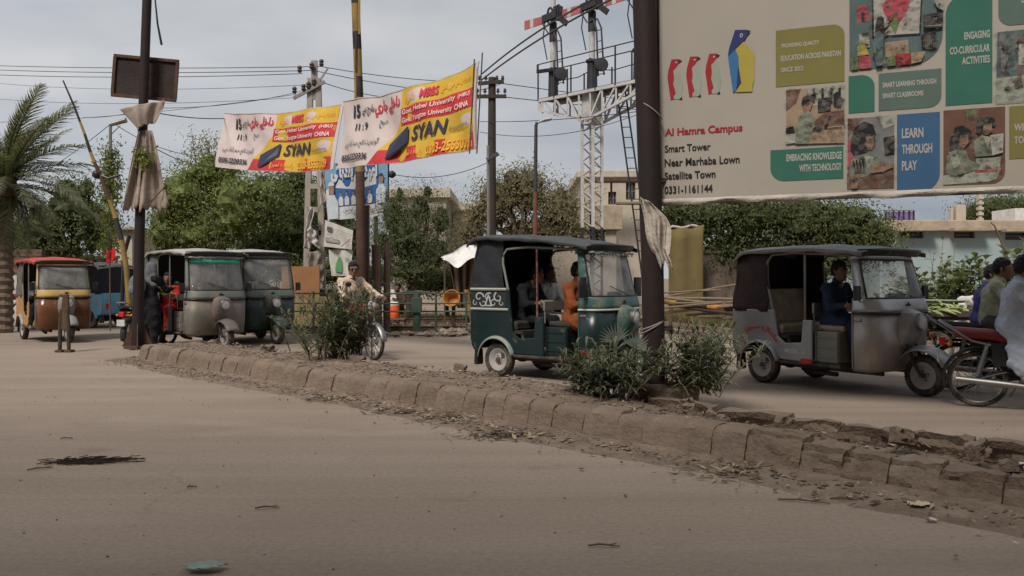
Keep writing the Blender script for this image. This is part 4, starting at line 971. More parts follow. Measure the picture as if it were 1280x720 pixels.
# address
f.auto = (MATS, t)
for s_, x1, yb, cap, m, bd in (('Al Hamra Campus', 322, 472, 27, 'red', .035), ('Smart Tower', 213, 520, 25, 'black', .02), ('Near Marhaba Lown', 312, 568, 26, 'black', .02), ('Satellite Town', 230, 612, 25, 'black', .02), ('0331-1161144', 220, 660, 26, 'black', .02)):
    a = Z8(57, yb); b = Z8(x1, 0); ttext(s_, a[0], b[0], a[1], cap/2.723*(1.25 if 'p' in s_ or 'y' in s_ else 1), m, bd)

f.auto = None
# penguins
Z5 = lambda x, y: (785+x/5.54, y/5.54)
for dx, dy in ((0,0),(129,-19),(262,-39)):
    f.k = .003
    pk('mint', [(350+dx,440+dy),(372+dx,520+dy),(380+dx,600+dy),(368+dx,686+dy),(318+dx,690+dy),(318+dx,540+dy),(312+dx,490+dy)], Z5)
    pk('red', [(302+dx,412+dy),(352+dx,410+dy),(375+dx,422+dy),(352+dx,442+dy),(335+dx,468+dy),(314+dx,490+dy),(320+dx,540+dy),(312+dx,575+dy),(332+dx,650+dy),(318+dx,664+dy),(318+dx,688+dy),(296+dx,692+dy),(274+dx,540+dy),(280+dx,490+dy)], Z5)
    pk('black', [(350+dx,414+dy),(375+dx,422+dy),(352+dx,436+dy)], Z5); pk('black', [(352+dx,690+dy),(375+dx,672+dy),(377+dx,690+dy)], Z5)
    u_, z_ = bbp(*Z5(334+dx, 434+dy)); f.disc(u_, z_, .010, .010, mi_['white'])
pk('yellow', [(800,290),(845,345),(875,380),(872,560),(862,600),(860,636),(745,640),(785,575),(765,520),(765,400),(745,345)], Z5)
pk('sky', [(692,385),(745,345),(767,400),(767,460),(762,560),(748,632),(728,642)], Z5)
pk('navy', [(742,210),(818,208),(850,218),(830,240),(800,290),(760,320),(745,345),(692,392),(700,340)], Z5); pk('navy', [(764,450),(785,575),(752,610)], Z5); pk('black', [(820,210),(850,216),(832,240)], Z5)
u_, z_ = bbp(*Z5(786, 248)); f.disc(u_, z_, .016, .022, mi_['white']); f.disc(u_, z_, .008, .010, mi_['navy'])
f.done('penguin_emblem', MATS, t)
# colour panels with text
def cpanel(args, rad, lines):
    f.k = .003; panel(*args, rad=rad)
    for s_, x0, x1, yb, cap, bd in lines: ttext(s_, x0, x1, yb, cap, 'white', bd)
    f.done('colour_panel', MATS, t)
cpanel((969.7,1055.5,38.6,109,'olive'), {'tr':14}, [('PROVIDING QUALITY',977,1024,61,6,.03),('EDUCATION ACROSS PAKISTAN',976,1051,77,7,.03),('SINCE 2012',976,1004,91,6,.03)])
cpanel((963,1054,188,227,'green'), {'bl':17}, [('EMBRACING KNOWLEDGE',983,1052,202,9,.03),('WITH TECHNOLOGY',999,1052,215,9,.03)])
cpanel((1060.5,1093,95.5,142,'green'), {'tr':15}, [])
cpanel((1098,1176.5,92.3,139,'sage'), {'br':14}, [('SMART LEARNING THROUGH',1103,1170,110,6.5,.03),('SMART CLASSROOMS',1103,1154,123.5,6.5,.03)])
cpanel((1181.6,1240,-6,132.5,'green'), {'tl':24}, [('ENGAGING',1205,1237,50,9.5,.03),('CO-CURRICULAR',1187,1237,69,9.5,.03),('ACTIVITIES',1202,1237,81.5,9.5,.03)])
cpanel((1121,1174.5,143.5,241,'blue'), {'br':22}, [('LEARN',1127,1154,173,12,.03),('THROUGH',1127,1165,193,12,.03),('PLAY',1127,1146,213.5,12,.03)])
cpanel((1247.5,1330,-60,33.5,'sage'), {'bl':14}, [('SAFE',1276,1300,4,9,.03)])
cpanel((1261,1330,133.5,199,'olive'), {}, [('WELCOME',1267,1312,164,9,.03),('TO ENROL',1267,1310,180,9,.03)])
cpanel((1247.5,1330,-130,-68,'blue'), {'tl':14}, [])
# photographs printed on the board
TONE[0] = 1
f.k = .003; panel(982.6,1055,113,181,'wood')
pk('brown',[(470,308),(520,303),(505,350),(470,380)]); pk('mint',[(545,300),(668,292),(668,352),(545,362)]); 
for x in (560,590,620,648): pk('black',[(x,302),(x+8,300),(x+8,352),(x,354)])
pk('black',[(578,336),(622,332),(622,378),(578,384)]); pk('black',[(630,322),(650,310),(662,350),(655,368),(632,362)]); pk('brown',[(600,384),(668,376),(668,432),(560,440),(560,420)]); pk('wood',[(540,438),(667,428),(667,487),(545,490)]); pk('white',[(470,455),(500,450),(512,486),(470,491)])
pk('uni',[(512,410),(525,385),(548,378),(565,395),(568,430),(560,452),(545,490),(500,491),(504,440)]); pk('skin',[(524,345),(553,342),(560,352),(552,378),(532,382),(526,365)]); pk('black',[(522,352),(528,332),(545,326),(558,332),(559,346),(545,347),(532,358),(528,366)]); pk('skin',[(560,425),(600,432),(612,440),(560,443)]); pk('black',[(560,440),(585,432),(585,446),(560,448)]); pk('black',[(600,432),(618,395),(624,397),(608,438),(660,432),(660,437),(600,440)]); pk('black',[(470,437),(495,432),(500,452),(470,456)])
f.done('classroom_photo', MATS, t)
f.k = .003; panel(1059.5,1117.5,148.5,237,'grey')
pk('brown',[(680,405),(735,401),(700,445),(680,470)]); pk('brown',[(677,590),(740,570),(835,560),(835,640),(677,645)]); pk('mint',[(785,398),(838,393),(838,425),(800,440)]); pk('pink',[(680,480),(700,478),(698,560),(678,575)])
pk('black',[(692,470),(705,432),(735,414),(765,425),(775,455),(768,500),(740,520),(700,530),(688,515)]); pk('skin',[(742,468),(764,464),(770,490),(760,512),(745,510)]); pk('uni',[(692,545),(735,528),(775,530),(790,552),(770,580),(745,600),(690,612),(685,575)]); pk('mint',[(735,530),(770,534),(748,578)])
for k in range(4): pk('black',[(695+k*11,548-k*2),(701+k*11,547-k*2),(712+k*9,596-k*3),(705+k*9,598-k*3)])
pk('skin',[(765,560),(832,556),(834,570),(800,585),(760,590)]); pk('skin',[(690,600),(720,592),(712,642),(692,643)]); pk('black',[(800,470),(838,462),(838,520),(806,525)])
f.done('classroom_photo', MATS, t)
f.k = .003; u0, u1, zb, zt, pts = panel(1179,1256,138.5,232,'brown', rad={'br':14})
pk('leaf',[(1080,374),(1118,371),(1115,410),(1086,412)]); pk('brown',[(1088,380),(1096,398),(1100,382),(1106,398),(1112,376),(1112,408),(1088,408)])
pk('mint',[(1003,600),(1060,580),(1130,575),(1190,560),(1200,575),(1185,610),(1160,618),(1003,630)]); pk('mint',[(1115,540),(1200,535),(1195,578),(1120,580)]); pk('pink',[(1112,582),(1188,573),(1188,580),(1112,589)])
pk('black',[(1028,470),(1045,435),(1070,428),(1098,445),(1102,480),(1085,500),(1040,520),(1026,510)]); pk('skin',[(1060,462),(1088,460),(1090,485),(1075,505),(1058,500)]); pk('uni',[(1018,530),(1050,512),(1082,515),(1092,545),(1128,560),(1120,578),(1045,600),(1012,590)]); pk('mint',[(1022,520),(1048,512),(1062,560),(1040,575)])
pk('black',[(1118,412),(1150,395),(1178,405),(1180,430),(1140,440),(1125,462),(1115,450)]); pk('skin',[(1140,428),(1168,422),(1170,450),(1152,462),(1138,452)]); pk('uni',[(1108,480),(1135,462),(1168,468),(1182,505),(1178,530),(1112,535)]); pk('mint',[(1138,465),(1165,468),(1155,505)]); pk('white',[(1162,462),(1208,455),(1206,520),(1170,530)])
f.done('classroom_photo', MATS, t)
f.k = .003; panel(1061.6,1178,-14,89,'teal', rad={'br':34})
Z6 = lambda x, y: (1050+x/5.54, y/5.54)
pk('brown',[(80,400),(210,385),(210,470),(80,490)],Z6); pk('pink',[(118,45),(195,38),(198,150),(122,160)],Z6); pk('black',[(145,90),(165,82),(170,150),(150,155)],Z6)
pk('black',[(216,-40),(572,-60),(556,245),(222,268)],Z6); pk('white',[(230,-40),(560,-60),(546,232),(236,252)],Z6)
pk('pink',[(288,35),(330,0),(330,-60),(480,-60),(482,20),(462,80),(430,135),(400,165),(370,168),(335,135),(300,90)],Z6); pk('leaf',[(340,165),(365,150),(378,100),(398,155),(412,160),(382,240)],Z6)
pk('mint',[(130,240),(190,230),(205,300),(205,330),(135,335)],Z6); pk('black',[(150,235),(190,228),(196,250),(160,258)],Z6); pk('yellow',[(120,320),(160,290),(200,380),(120,392)],Z6); pk('pink',[(130,395),(215,388),(215,475),(132,482)],Z6); pk('leaf',[(76,400),(126,396),(126,484),(78,490)],Z6)
pk('wood',[(310,300),(470,280),(475,385),(315,400)],Z6); pk('red',[(385,380),(488,372),(488,448),(388,456)],Z6); pk('wood',[(490,372),(590,360),(560,430),(492,446)],Z6); pk('leaf',[(325,400),(382,395),(384,458),(326,464)],Z6)
pk('black',[(560,240),(660,215),(665,330),(590,335),(565,330)],Z6)
for k in range(6): pk('grey',[(588+k*14,262-k*3),(592+k*14,261-k*3),(592+k*14,330),(588+k*14,330)],Z6)
pk('black',[(575,110),(712,90),(705,190),(575,205)],Z6); pk('mint',[(595,125),(620,120),(625,140),(600,145)],Z6); pk('mint',[(640,122),(665,118),(668,138),(645,142)],Z6); pk('mint',[(590,186),(700,178),(700,184),(590,192)],Z6); pk('mint',[(645,0),(712,-20),(712,80),(670,60)],Z6)
pk('black',[(245,170),(258,128),(282,118),(302,132),(304,185),(296,225),(300,300),(262,300),(240,260)],Z6); pk('teal',[(246,235),(275,222),(298,250),(300,340),(292,460),(250,465),(225,330)],Z6); pk('black',[(296,215),(338,182),(343,190),(300,240)],Z6); pk('grey',[(225,310),(245,300),(250,380),(232,385)],Z6)
f.done('classroom_photo', MATS, t)
f.k = .003; panel(1244,1330,42,131,'mint')
pk('teal',[(1088,225),(1280,205),(1290,205),(1290,520),(1080,545)],Z6); pk('mint',[(1082,545),(1290,520),(1290,700),(1075,718)],Z6)
for x, y in ((1100,260),(1135,300),(1215,260),(1110,380)): pk('grey',[(x,y),(x+28,y-5),(x+36,y+60),(x+20,y+130),(x,y+90)],Z6)
pk('brown',[(1238,262),(1268,252),(1280,280),(1270,310),(1240,305)],Z6); pk('white',[(1235,312),(1290,300),(1290,450),(1232,455)],Z6); pk('brown',[(1232,455),(1260,455),(1250,580),(1222,575)],Z6); pk('white',[(1218,580),(1250,575),(1246,600),(1208,615)],Z6)
f.done('playground_photo', MATS, t)

# ------------------------------------------------------------------ big rusty pole on the median carrying the billboard
pb = G(818, 490, .2)
POLE = M('rust_painted_steel', (.018,.010,.009), rough=.75, var=.25, scale=2, dirt=(.035,.020,.016), damt=.2, bump=.25, bscale=14, stretch=(1,1,.3))
t = thing('steel_pole', 'thick dark red rusty steel pole on the median, next to the billboard', 'pole', (pb.x, pb.y, 0))
q = MB(); q.tube([(0,0,.2),(-.02,0,1.5),(-.085,0,3.5),(-.16,0,6.2)], [.112,.112,.116,.118], n=22); q.build('shaft', POLE, t, smooth=True)
q = MB(); b_ = [(-.34,-.26),(.36,-.26),(.40,.1),(.34,.3),(-.3,.3),(-.38,.05)]; q.prism(b_, .10, .29, 'xy'); q.build('concrete_footing', KERB[1], t, bevel=.03, rz=A45)
for k, (z, dz) in enumerate([(.88,.05),(.47,.08),(.86,.07),(3.05,-.09)]):
    q = MB(); q.tube([(.122*math.cos(a)-.02-.03*(z/3), .122*math.sin(a), z+dz*math.cos(a)) for a in [2*PI*j/20 for j in range(20)]], .006, n=5, closed=True); q.build('tie_wire', M('binding_wire', (.32,.28,.26), var=.2), t, smooth=True)
q = MB(); q.bar((.02,0,2.35),(.35,.25,2.35),.04); q.bar((-.1,0,4.6),(.3,.2,4.6),.04); q.build('bracket', RUST, t)
# rag tied to the pole
def cloth(name, label, fn, mat, nu=16, nv=16, cat='rag', parent=None, group=None):
    q = MB(); q.grid(fn, nu, nv); o = q.build(name, mat, parent, smooth=True, solid=.006)
    return tag(o, label, cat, group) if parent is None else o
RAG = [M('rag_cream', (.46,.41,.35), rough=.95, var=.25, scale=5, bump=.7, bscale=14, dirt=(.22,.17,.13), damt=.4), M('rag_grey_white', (.50,.46,.43), rough=.95, var=.2, scale=4, bump=.6, bscale=12, dirt=(.25,.21,.17), damt=.35), M('rag_pinkish', (.32,.26,.22), rough=.95, var=.25, scale=3, bump=.6, bscale=9, dirt=(.20,.16,.13), damt=.35)]
Yr = pb.y-.16
def ragfn(a, b):
    b2 = b*(1-.16*vn(a*9, 3.1)-.10*vn(a*31, 1.7)); wd = 14+20*math.sin(PI*min(1, b*1.25))**.6*(1-.3*b)
    x = 817+14*b2-10*(1-b2)**3+wd*(a-.42)+2.5*math.sin(b*7); y = 246+96*b2+10*a*(1-b)
    p = P(x, y, Yr); p.y += .05*math.sin(a*8+b*3)+.018*math.sin(a*27+b*4); return p
cloth('knotted_rag', 'long cream rag knotted round the big rusty pole just below the billboard', ragfn, RAG[0], 44, 30)
q = MB(); p0 = P(770, 254, pb.y-.1); p1 = P(806, 254, pb.y-.1); q.tube([p0, p1], .018, n=7)
tag(q.build('bamboo_stick', M('bamboo', (.20,.16,.10), var=.3), smooth=True), 'short bamboo stick tied crosswise to the big rusty pole under the rag', 'stick')

# ------------------------------------------------------------------ left steel pole with rusty sign back and torn cloths
lp = Vector(((172-640)/F*14.3, 14.3, 0))
t = thing('steel_pole', 'tall thin dark steel pole with flared foot at the far end of the median', 'pole', lp)
q = MB(); q.tube([(0,0,.2),(.03,0,2.0),(.11,0,4.7),(.20,0,7.2)], [.10,.085,.078,.075], n=14); q.build('shaft', POLE, t, smooth=True)
for a in (0, PI/2, PI, 1.5*PI):
    q = MB(); q.prism([(.05,.2),(.25,.2),(.22,.24),(.08,.62),(.05,.62)], -.008, .008); o = q.build('foot_gusset', RUST, t, rz=a+.4)
q = MB(); q.lathe([(0,.16),(.22,.16),(.22,.21),(0,.21)], n=16); q.build('base_plate', RUST, t)
# sign back
sb = P(182, 98, 14.5)
t = thing('sign_panel', 'back of a small rusty framed sign, tilted, on the tall thin steel pole', 'sign', sb)
t.rotation_euler = (0, math.radians(4), .1)
q = MB(); q.box((0,0,0),(1.02,.02,.66)); q.build('sheet', M('rusty_sheet', (.030,.020,.018), rough=.8, var=.4, scale=2.2, dirt=(.06,.038,.03), damt=.4, bump=.3), t)
for c_, d_ in (((0,-.02,.34),(1.08,.05,.05)),((0,-.02,-.34),(1.08,.05,.05)),((.52,-.02,0),(.05,.05,.63)),((-.52,-.02,0),(.05,.05,.63)),((.0,-.02,0),(.04,.03,.63))):
    q = MB(); q.box(c_, d_); q.build('frame_bar', RUST, t)
def Cl(name, label, quad, Y, mat, waves=1, seed=0, group='torn cloths hanging from the thin steel pole', nu=40, nv=16):
    (ax, ay), (bx, by), (cx, cy), (dx, dy) = quad   # TL TR BR BL px
    def fn(a, b):
        b = b*(1-.09*vn(a*15+seed*7, 2.2)-.04*vn(a*41, seed)); x = (ax*(1-a)+bx*a)*(1-b)+(dx*(1-a)+cx*a)*b; y = (ay*(1-a)+by*a)*(1-b)+(dy*(1-a)+cy*a)*b
        p = P(x, y+1.5*math.sin(a*8+seed)*b, Y); p.y += .07*waves*math.sin(a*7*waves+b*3+seed)*(.3+b)+.015*math.sin(a*23+b*7+seed); return p
    return cloth(name, label, fn, mat, nu, nv, 'torn cloth', None, group)
Cl('torn_cloth', 'torn brownish cloth in a V just under the rusty sign back', [(148,136),(206,125),(198,152),(176,163)], 14.15, RAG[2], 1, 1)
Cl('torn_cloth', 'long pale cloth flaring out on the right of the thin steel pole', [(179,163),(190,163),(216,266),(176,272)], 14.2, RAG[2], 1, 2)
Cl('torn_cloth', 'narrow pale cloth flaring out on the left of the thin steel pole', [(173,164),(180,163),(177,264),(153,269)], 14.2, RAG[2], 1, 3)
q = MB(); q.tube([P(188,253,14.1), P(207,232,14.1)], .012, n=5); tag(q.build('branch_stick', BARK), 'thin bare stick poking up beside the pale cloth on the thin steel pole', 'stick')
t = thing('creeper_tuft', 'small green creeper tuft growing on the thin steel pole above the cloths', 'plant', P(180, 200, 14.1))
leaf_cloud('foliage', [((0,0,0),(.10,.10,.22))], 30, 8, .07, .06, GR['bright'], 5, t)
q = MB(); q.tube([P(194,0,14.0)+Vector((-.02,0,.4)), P(194,0,14.0), P(197,30,14.0), P(202,56,14.0)], [.012,.012,.016,.02], n=6); tag(q.build('hanging_rope', BLACKP, smooth=True), 'loose dark rope end hanging beside the top of the thin steel pole', 'rope')

# ------------------------------------------------------------------ banners
TLw, MBw = M('banner_white', (.58,.49,.47), rough=.7, var=.06), None
BM = [TLw, M('banner_yellow', (.60,.39,.045), var=.06), M('banner_red', (.52,.04,.045), var=.06), M('ink_black', (.03,.03,.05), var=.1), M('ink_red', (.55,.04,.07), var=.1), M('ink_white', (.75,.66,.64), var=.05), M('ink_orange', (.80,.38,.05), var=.05), M('ink_navy', (.035,.04,.08), var=.15), M('ink_slate', (.12,.12,.16), var=.2)]
def banner(label, TL, TR, BR, BL, seed, endstrip=0):
    t = thing('banner', label, 'banner', (TL+BL)/2, 0, 'printed cloth banners strung over the road'); o0 = t.location.copy()
    nrm = (TR-TL).cross(BL-TL).normalized()
    if nrm.y > 0: nrm = -nrm
    def S(u, v, k):
        top = TL.lerp(TR, u); bot = BL.lerp(BR, u); p = bot.lerp(top, v)
        sag = -.10*math.sin(PI*u)*(.6+.4*v); w_ = .045*math.sin(u*14+seed+v*2.5)+.02*math.sin(u*31+v*7+seed*2)+.03*math.sin(v*6+u*5)
        return p+Vector((0,0,sag))+nrm*(w_+k)-o0
    q = MB(); q.grid(lambda a, b: S(a, b, 0), 60, 10); q.build('cloth', BM[0], t, smooth=True)
    dg = lambda u: min(.62, max(0, (u-.27)/.22*.62))
    f = Flat(S, .0015, .003)
    f.strip(.27,.49,0,dg,1,20); f.strip(.49,.975,0,1,1,40); f.strip(.27,.975,0,lambda u: min(dg(u), .20+.0*(u)),2,50); f.strip(.485,.975,lambda u: .50,lambda u: .735,2,36)
    f.strip(.985,1,0,1,0,2)
    f.done('colour_fields', BM, t)
    f = Flat(S, .0012, .014, (BM, t))
    f.text(ur('داخلے جاری'), .27, .475, .70, .94, 4, .03); f.text('15', .105, .165, .72, .91, 3, .045); f.text(ur('مارچ سے'), .185, .265, .73, .90, 3, .02); 
    f.text('11 : 9', .135, .235, .53, .64, 3, .03); f.text(ur('صبح'), .31, .36, .54, .65, 8, .01)
    f.text(ur('گورنمنٹ کالج حیدرآباد میں'), .05, .33, .27, .40, 3, .008); f.text('0300-2220336', .03, .265, .09, .19, 3, .03)
    f.text('MBBS', .635, .735, .80, .93, 4, .04); f.text(ur('داخلہ'), .52, .60, .78, .93, 6, .01); f.text(ur('یونیورسٹی میں داخلے'), .75, .95, .80, .93, 6, .01)
    f.text('Govt. Hebei University', .50, .86, .63, .715, 5, .012); f.text('(HBU)', .88, .955, .635, .70, 5, .012); f.text('Govt. Yangtze University', .50, .84, .515, .60, 5, .012); f.text('CHINA', .86, .95, .515, .585, 5, .02)
    f.text('SYAN', .575, .80, .265, .455, 7, .03, shear=.015); f.text('Consultants', .82, .95, .29, .34, 8, .01)
    f.text('0303-2555009', .69, .955, .035, .165, 6, .02); f.text(ur('رابطہ نمبر'), .52, .66, .05, .15, 6, .005)
    f.auto = None
    f.poly([(.405,.06),(.43,.10),(.43,.30),(.405,.26)], 7); f.poly([(.405,.27),(.545,.47),(.555,.46),(.555,.26),(.43,.06),(.405,.06)], 7); f.poly([(.425,.12),(.545,.28),(.545,.40),(.425,.24)], 8)
    f.done('book_emblem', BM, t)
    q = MB(); q.tube([S(k/30, 1.0, 0) for k in range(31)], .012, n=5); q.tube([S(k/30, 0, 0) for k in range(31)], .008, n=5); q.build('hem_rope', M('hem_cord', (.5,.45,.42)), t)
    return t
banner('red, yellow and white printed banner, the farther one ending at the striped pole', P(280,141,18.4), P(427,129,15.7), P(418,212,15.7), P(272,209,18.4), 1)
banner('red, yellow and white printed banner, the nearer one rising towards the stick frame', P(430,127,15.6), P(601,78,12.9), P(594,184,12.9), P(421,210,15.6), 4)
for k, (a, b, lab) in enumerate([((593,74),(587,192),'thin dark upright stick in the right end of the nearer banner'),((603,66),(596,192),'thin dark stick along the outer right edge of the nearer banner')]):
    q = MB(); q.tube([P(*a,12.8), P(*b,12.8)], .012, n=6); tag(q.build('banner_stick', BARK, smooth=True), lab, 'stick')
def wire(label, a, b, sag=.3, r=.010, name='power_line', cat='wire', group='overhead wires and ropes', m=None, n=24):
    q = MB(); pts = [a.lerp(b, k/n)+Vector((0,0,-sag*4*(k/n)*(1-k/n))) for k in range(n+1)]; q.tube(pts, r, n=5)
    o = q.build(name, m or M('cable_black', (.03,.03,.032)), smooth=True); return tag(o, label, cat, group)
ROPE = M('rope_dark', (.06,.055,.055))
wire('upper rope from the nearer banner up to the big rusty pole', P(603,92,12.8), P(800,-30,8.6), -.1, .012, 'banner_rope', 'rope', m=ROPE)
wire('lower rope from the nearer banner up to the big rusty pole', P(602,100,12.8), P(800,-18,8.6), -.08, .012, 'banner_rope', 'rope', m=ROPE)
wire('rope from the farther banner to the thin steel pole at the left', P(280,148,18.4), P(180,138,14.3), .05, .010, 'banner_rope', 'rope', m=ROPE)
wire('short tie rope at the lower left corner of the farther banner', P(272,209,18.4), P(190,183,14.3), .1, .008, 'banner_rope', 'rope', m=ROPE)

# ------------------------------------------------------------------ striped pole and brown posts
YEL = M('chipped_yellow_paint', (.33,.21,.045), rough=.7, var=.25, dirt=(.12,.08,.05), damt=.45, bump=.2); BLK = M('chipped_black_paint', (.022,.02,.018), rough=.7, var=.3, dirt=(.10,.075,.055), damt=.3)
Yp = 19.6
t = thing('striped_pole', 'tall yellow and black striped pole, rusty below the banners', 'pole', Vector(((450-640)/F*Yp, Yp, 0)))
bx = t.location.x
def pz(py): return CH+(HZ-py)/F*Yp
q = MB(); q.tube([(.04,0,0),(0,0,pz(215))], .105, n=14); q.build('shaft', RUST, t, smooth=True)
segs = [(215,122),(122,96),(96,62),(62,40),(40,5),(5,-18),(-18,-50)]
for k, (a, b) in enumerate(segs):
    q = MB(); q.tube([(-.02*(k), 0, pz(a)+.002),(-.02*(k+1), 0, pz(b))], .10 if k % 2 else .098, n=14); q.build('stripe', (YEL, BLK)[k % 2], t, smooth=True)
for k in range(4):
    q = MB(); q.box((-.05+.05*math.cos(k*1.9), -.097, pz(20+k*48)),(.05,.02,.9)); q.build('worn_patch', BLK if k % 2 else YEL, t)
Yq = 19.9
for k, (x, top, w_, lab) in enumerate([(457,258,.17,'brown steel post right beside the striped pole'),(468,307,.20,'left one of the short pair of thick brown posts'),(479,303,.15,'right one of the short pair of thick brown posts')]):
    c = Vector(((x-640)/F*Yq, Yq+.3*k, 0)); q = MB(); H = CH+(HZ-top)/F*Yq; q.box((0,0,H/2),(w_,w_*.9,H)); q.box((0,-w_*.45-.01,H/2),(w_*.5,.02,H-.02)); q.box((0,0,H+.01),(w_*1.1,w_,.03))
    tag(q.build('brown_post', M('brown_post_paint', (.115,.075,.055), rough=.85, var=.3, dirt=(.06,.04,.03), damt=.4), loc=c, bevel=.008), lab, 'post', 'brown posts by the level crossing')

# ------------------------------------------------------------------ raised level-crossing barrier
t = thing('barrier_boom', 'raised yellow and black level-crossing boom leaning to the left', 'barrier', G(160, 424)); b0 = t.location.copy(); Yb = b0.y
pts = [(163,400),(158,335),(152,300),(145,273),(137,250),(128,226),(118,203),(113,190),(106,168),(100,152),(92,131),(79,101)]
mm = [YEL, YEL, BLK, YEL, RUST, RUST, YEL, BLK, YEL, BLK, BLK]
for k in range(len(pts)-1):
    a = P(*pts[k], Yb)-b0; b = P(*pts[k+1], Yb)-b0; r_ = .064-.0042*k
    q = MB(); q.tube([a, b+(b-a)*.01], [r_, r_-.006], n=10); q.build('boom_stripe', mm[k], t, smooth=True)
q = MB(); q.box((0,.05,.25),(.22,.25,.5)); q.box((0,.05,.52),(.28,.3,.05)); q.build('pedestal', RUST, t, bevel=.02)
q = MB(); q.tube([P(123,218,Yb)-b0, P(135,223,Yb)-b0, P(150,219,Yb)-b0], .03, n=6); q.ball(P(121,218,Yb)-b0, .10); q.build('lamp_bracket', BLACKP, t, smooth=True)
c = G(156, 416); q = MB(); q.tube([P(152,345,c.y)-c+Vector((0,0,-1)), P(155,318,c.y)-c, P(162,294,c.y)-c], .05, n=8); tag(q.build('leaning_post', BLACKP, loc=c, smooth=True), 'short black post leaning right beside the foot of the raised boom', 'post')
t = thing('red_flag', 'small bright red flag on a thin stick beside the raised boom', 'flag', G(138, 414)); c = t.location.copy()
q = MB(); q.tube([(0,0,0),(P(137,290,c.y)-c)], .018, n=5); q.build('stick', BARK, t)
q = MB(); q.grid(lambda a, b: P(133+11*a, 312+16*b+2*math.sin(a*5), c.y-.03*math.sin(a*6+b*4))-c, 6, 6); q.build('cloth', M('flag_red', (.75,.03,.04)), t, smooth=True, solid=.006)

# ------------------------------------------------------------------ two-legged rusty marker on the near road
c = G(80, 440); t = thing('marker_post', 'short two-legged post with a narrow mustard board standing in front of the brown rickshaw', 'marker post', c)
q = MB(); q.prism([(-.07,.42),(.06,.40),(.09,.60),(.09,1.0),(.05,1.05),(-.02,1.04),(-.04,.85)], -.02, .03); q.build('board', M('mustard_rust_board', (.11,.068,.025), rough=.8, var=.5, scale=5, dirt=(.06,.035,.02), damt=.6), t, bevel=.01)
for x in (-.07,.08):
    q = MB(); q.tube([(x*1.1,0,0),(x,0,.5),(x*.7,0,.78)], [.034,.038,.03], n=8); q.build('leg', M('grey_rust_leg', (.05,.042,.036), rough=.85, var=.3), t, smooth=True)
q = MB(); q.box((-.07,0,.02),(.12,.16,.04)); q.box((.10,0,.02),(.12,.16,.04)); q.box((0,.0,1.03),(.16,.05,.05)); q.build('foot_plate', RUST, t)

# ------------------------------------------------------------------ fence, crossing bell, cooler, canopy, rails
GF = M('fence_green_paint', (.035,.075,.055), rough=.6, var=.3, dirt=(.10,.08,.06), damt=.4)
Yf = 20.3
t = thing('railing_fence', 'long dark green pipe railing behind the far side of the road', 'fence', (-2.3, Yf, 0))
def fz_(py): return CH+(HZ-py)/F*Yf
xs = lambda px: (px-640)/F*Yf+2.3
for py in (366.5, 379, 389):
    q = MB(); q.tube([(xs(340),0,fz_(py)),(xs(480),0,fz_(py)-.01),(xs(612),0,fz_(py))], .022, n=6); q.build('rail', GF, t, smooth=True)
for px in (352,392,432,476,545,583,606):
    q = MB(); q.tube([(xs(px),0,0),(xs(px),0,fz_(365))], .028, n=7); q.build('post', GF, t, smooth=True)
c = G(521, 419); t = thing('signal_box_post', 'thick dark green post with a flat T top in front of the railing', 'post', c)
q = MB(); q.tube([(0,0,0),(0,0,1.0)], .09, n=12); q.build('shaft', GF, t, smooth=True)
q = MB(); q.box((0,0,1.03),(.65,.14,.04)); q.box((0,-.05,.72),(.24,.18,.36)); q.build('top_plate', GF, t, bevel=.01)
q = MB(); q.lathe([(0,0),(.2,0),(.16,.08),(0,.1)], n=12); q.build('footing', KERB[2], t)
c = G(567, 416); t = thing('crossing_bell', 'orange round horn bell tilted on a short rusty post', 'bell', c)
q = MB(); q.tube([(0,0,0),(0,0,.68)], .05, n=8); q.build('post', RUST, t, smooth=True)
q = MB(); q.lathe([(.0,-.22),(.10,-.22),(.15,-.14),(.17,.05),(.21,.14),(.225,.15),(.20,.14),(.15,.02),(.12,-.1),(0,-.12)], n=20)
o = q.build('horn', M('orange_enamel', (.50,.21,.03), rough=.5, var=.25, dirt=(.15,.08,.04), damt=.4), t, smooth=True, loc=(-.02,-.05,.82)); o.rotation_euler = (1.15, -.5, 0)
# leaning yellow barrier boards right of the bell
for k, (x0, y0, x1, y1, w_, lab) in enumerate([(592,414,583,362,.12,'yellow wooden board leaning left of the teal rickshaw, nearer one'),(602,412,598,346,.13,'brown and orange upright board close behind the teal rickshaw')]):
    a = G(x0, y0); b = P(x1, y1, a.y+.1); t = thing('barrier_board', lab, 'board', a, 0, 'old barrier boards behind the teal rickshaw')
    q = MB(); d = b-a; n_ = 4
    for j in range(n_):
        q = MB(); q.bar(d*(j/n_), d*((j+.995)/n_), w_, .05); q.build('painted_band', [YEL, M('old_wood_brown', (.13,.09,.06), var=.3, bump=.3), YEL, M('orange_paint_old', (.42,.17,.04), var=.3)][(j+k) % 4], t)
a = G(590, 405); q = MB(); q.bar((-.1,0,.45),(.45,0,.55),.08,.05); tag(q.build('cross_board', YEL, loc=a), 'short yellow crossbar between the two upright boards', 'board', 'old barrier boards behind the teal rickshaw')
c = Vector(((492-640)/F*24, 24, 0)); 
t = thing('table', 'small low table under the orange water cooler', 'table', c)
q = MB(); q.box((0,0,.20),(.7,.6,.04)); q.build('top', M('old_wood_brown'), t)
for x in (-.3,.3):
    for y in (-.25,.25): q = MB(); q.box((x,y,.09),(.04,.04,.18)); q.build('leg', M('old_wood_brown'), t)
t = thing('water_cooler', 'orange water cooler with a white lid on the low table', 'water cooler', c+Vector((0,-.05,.22)))
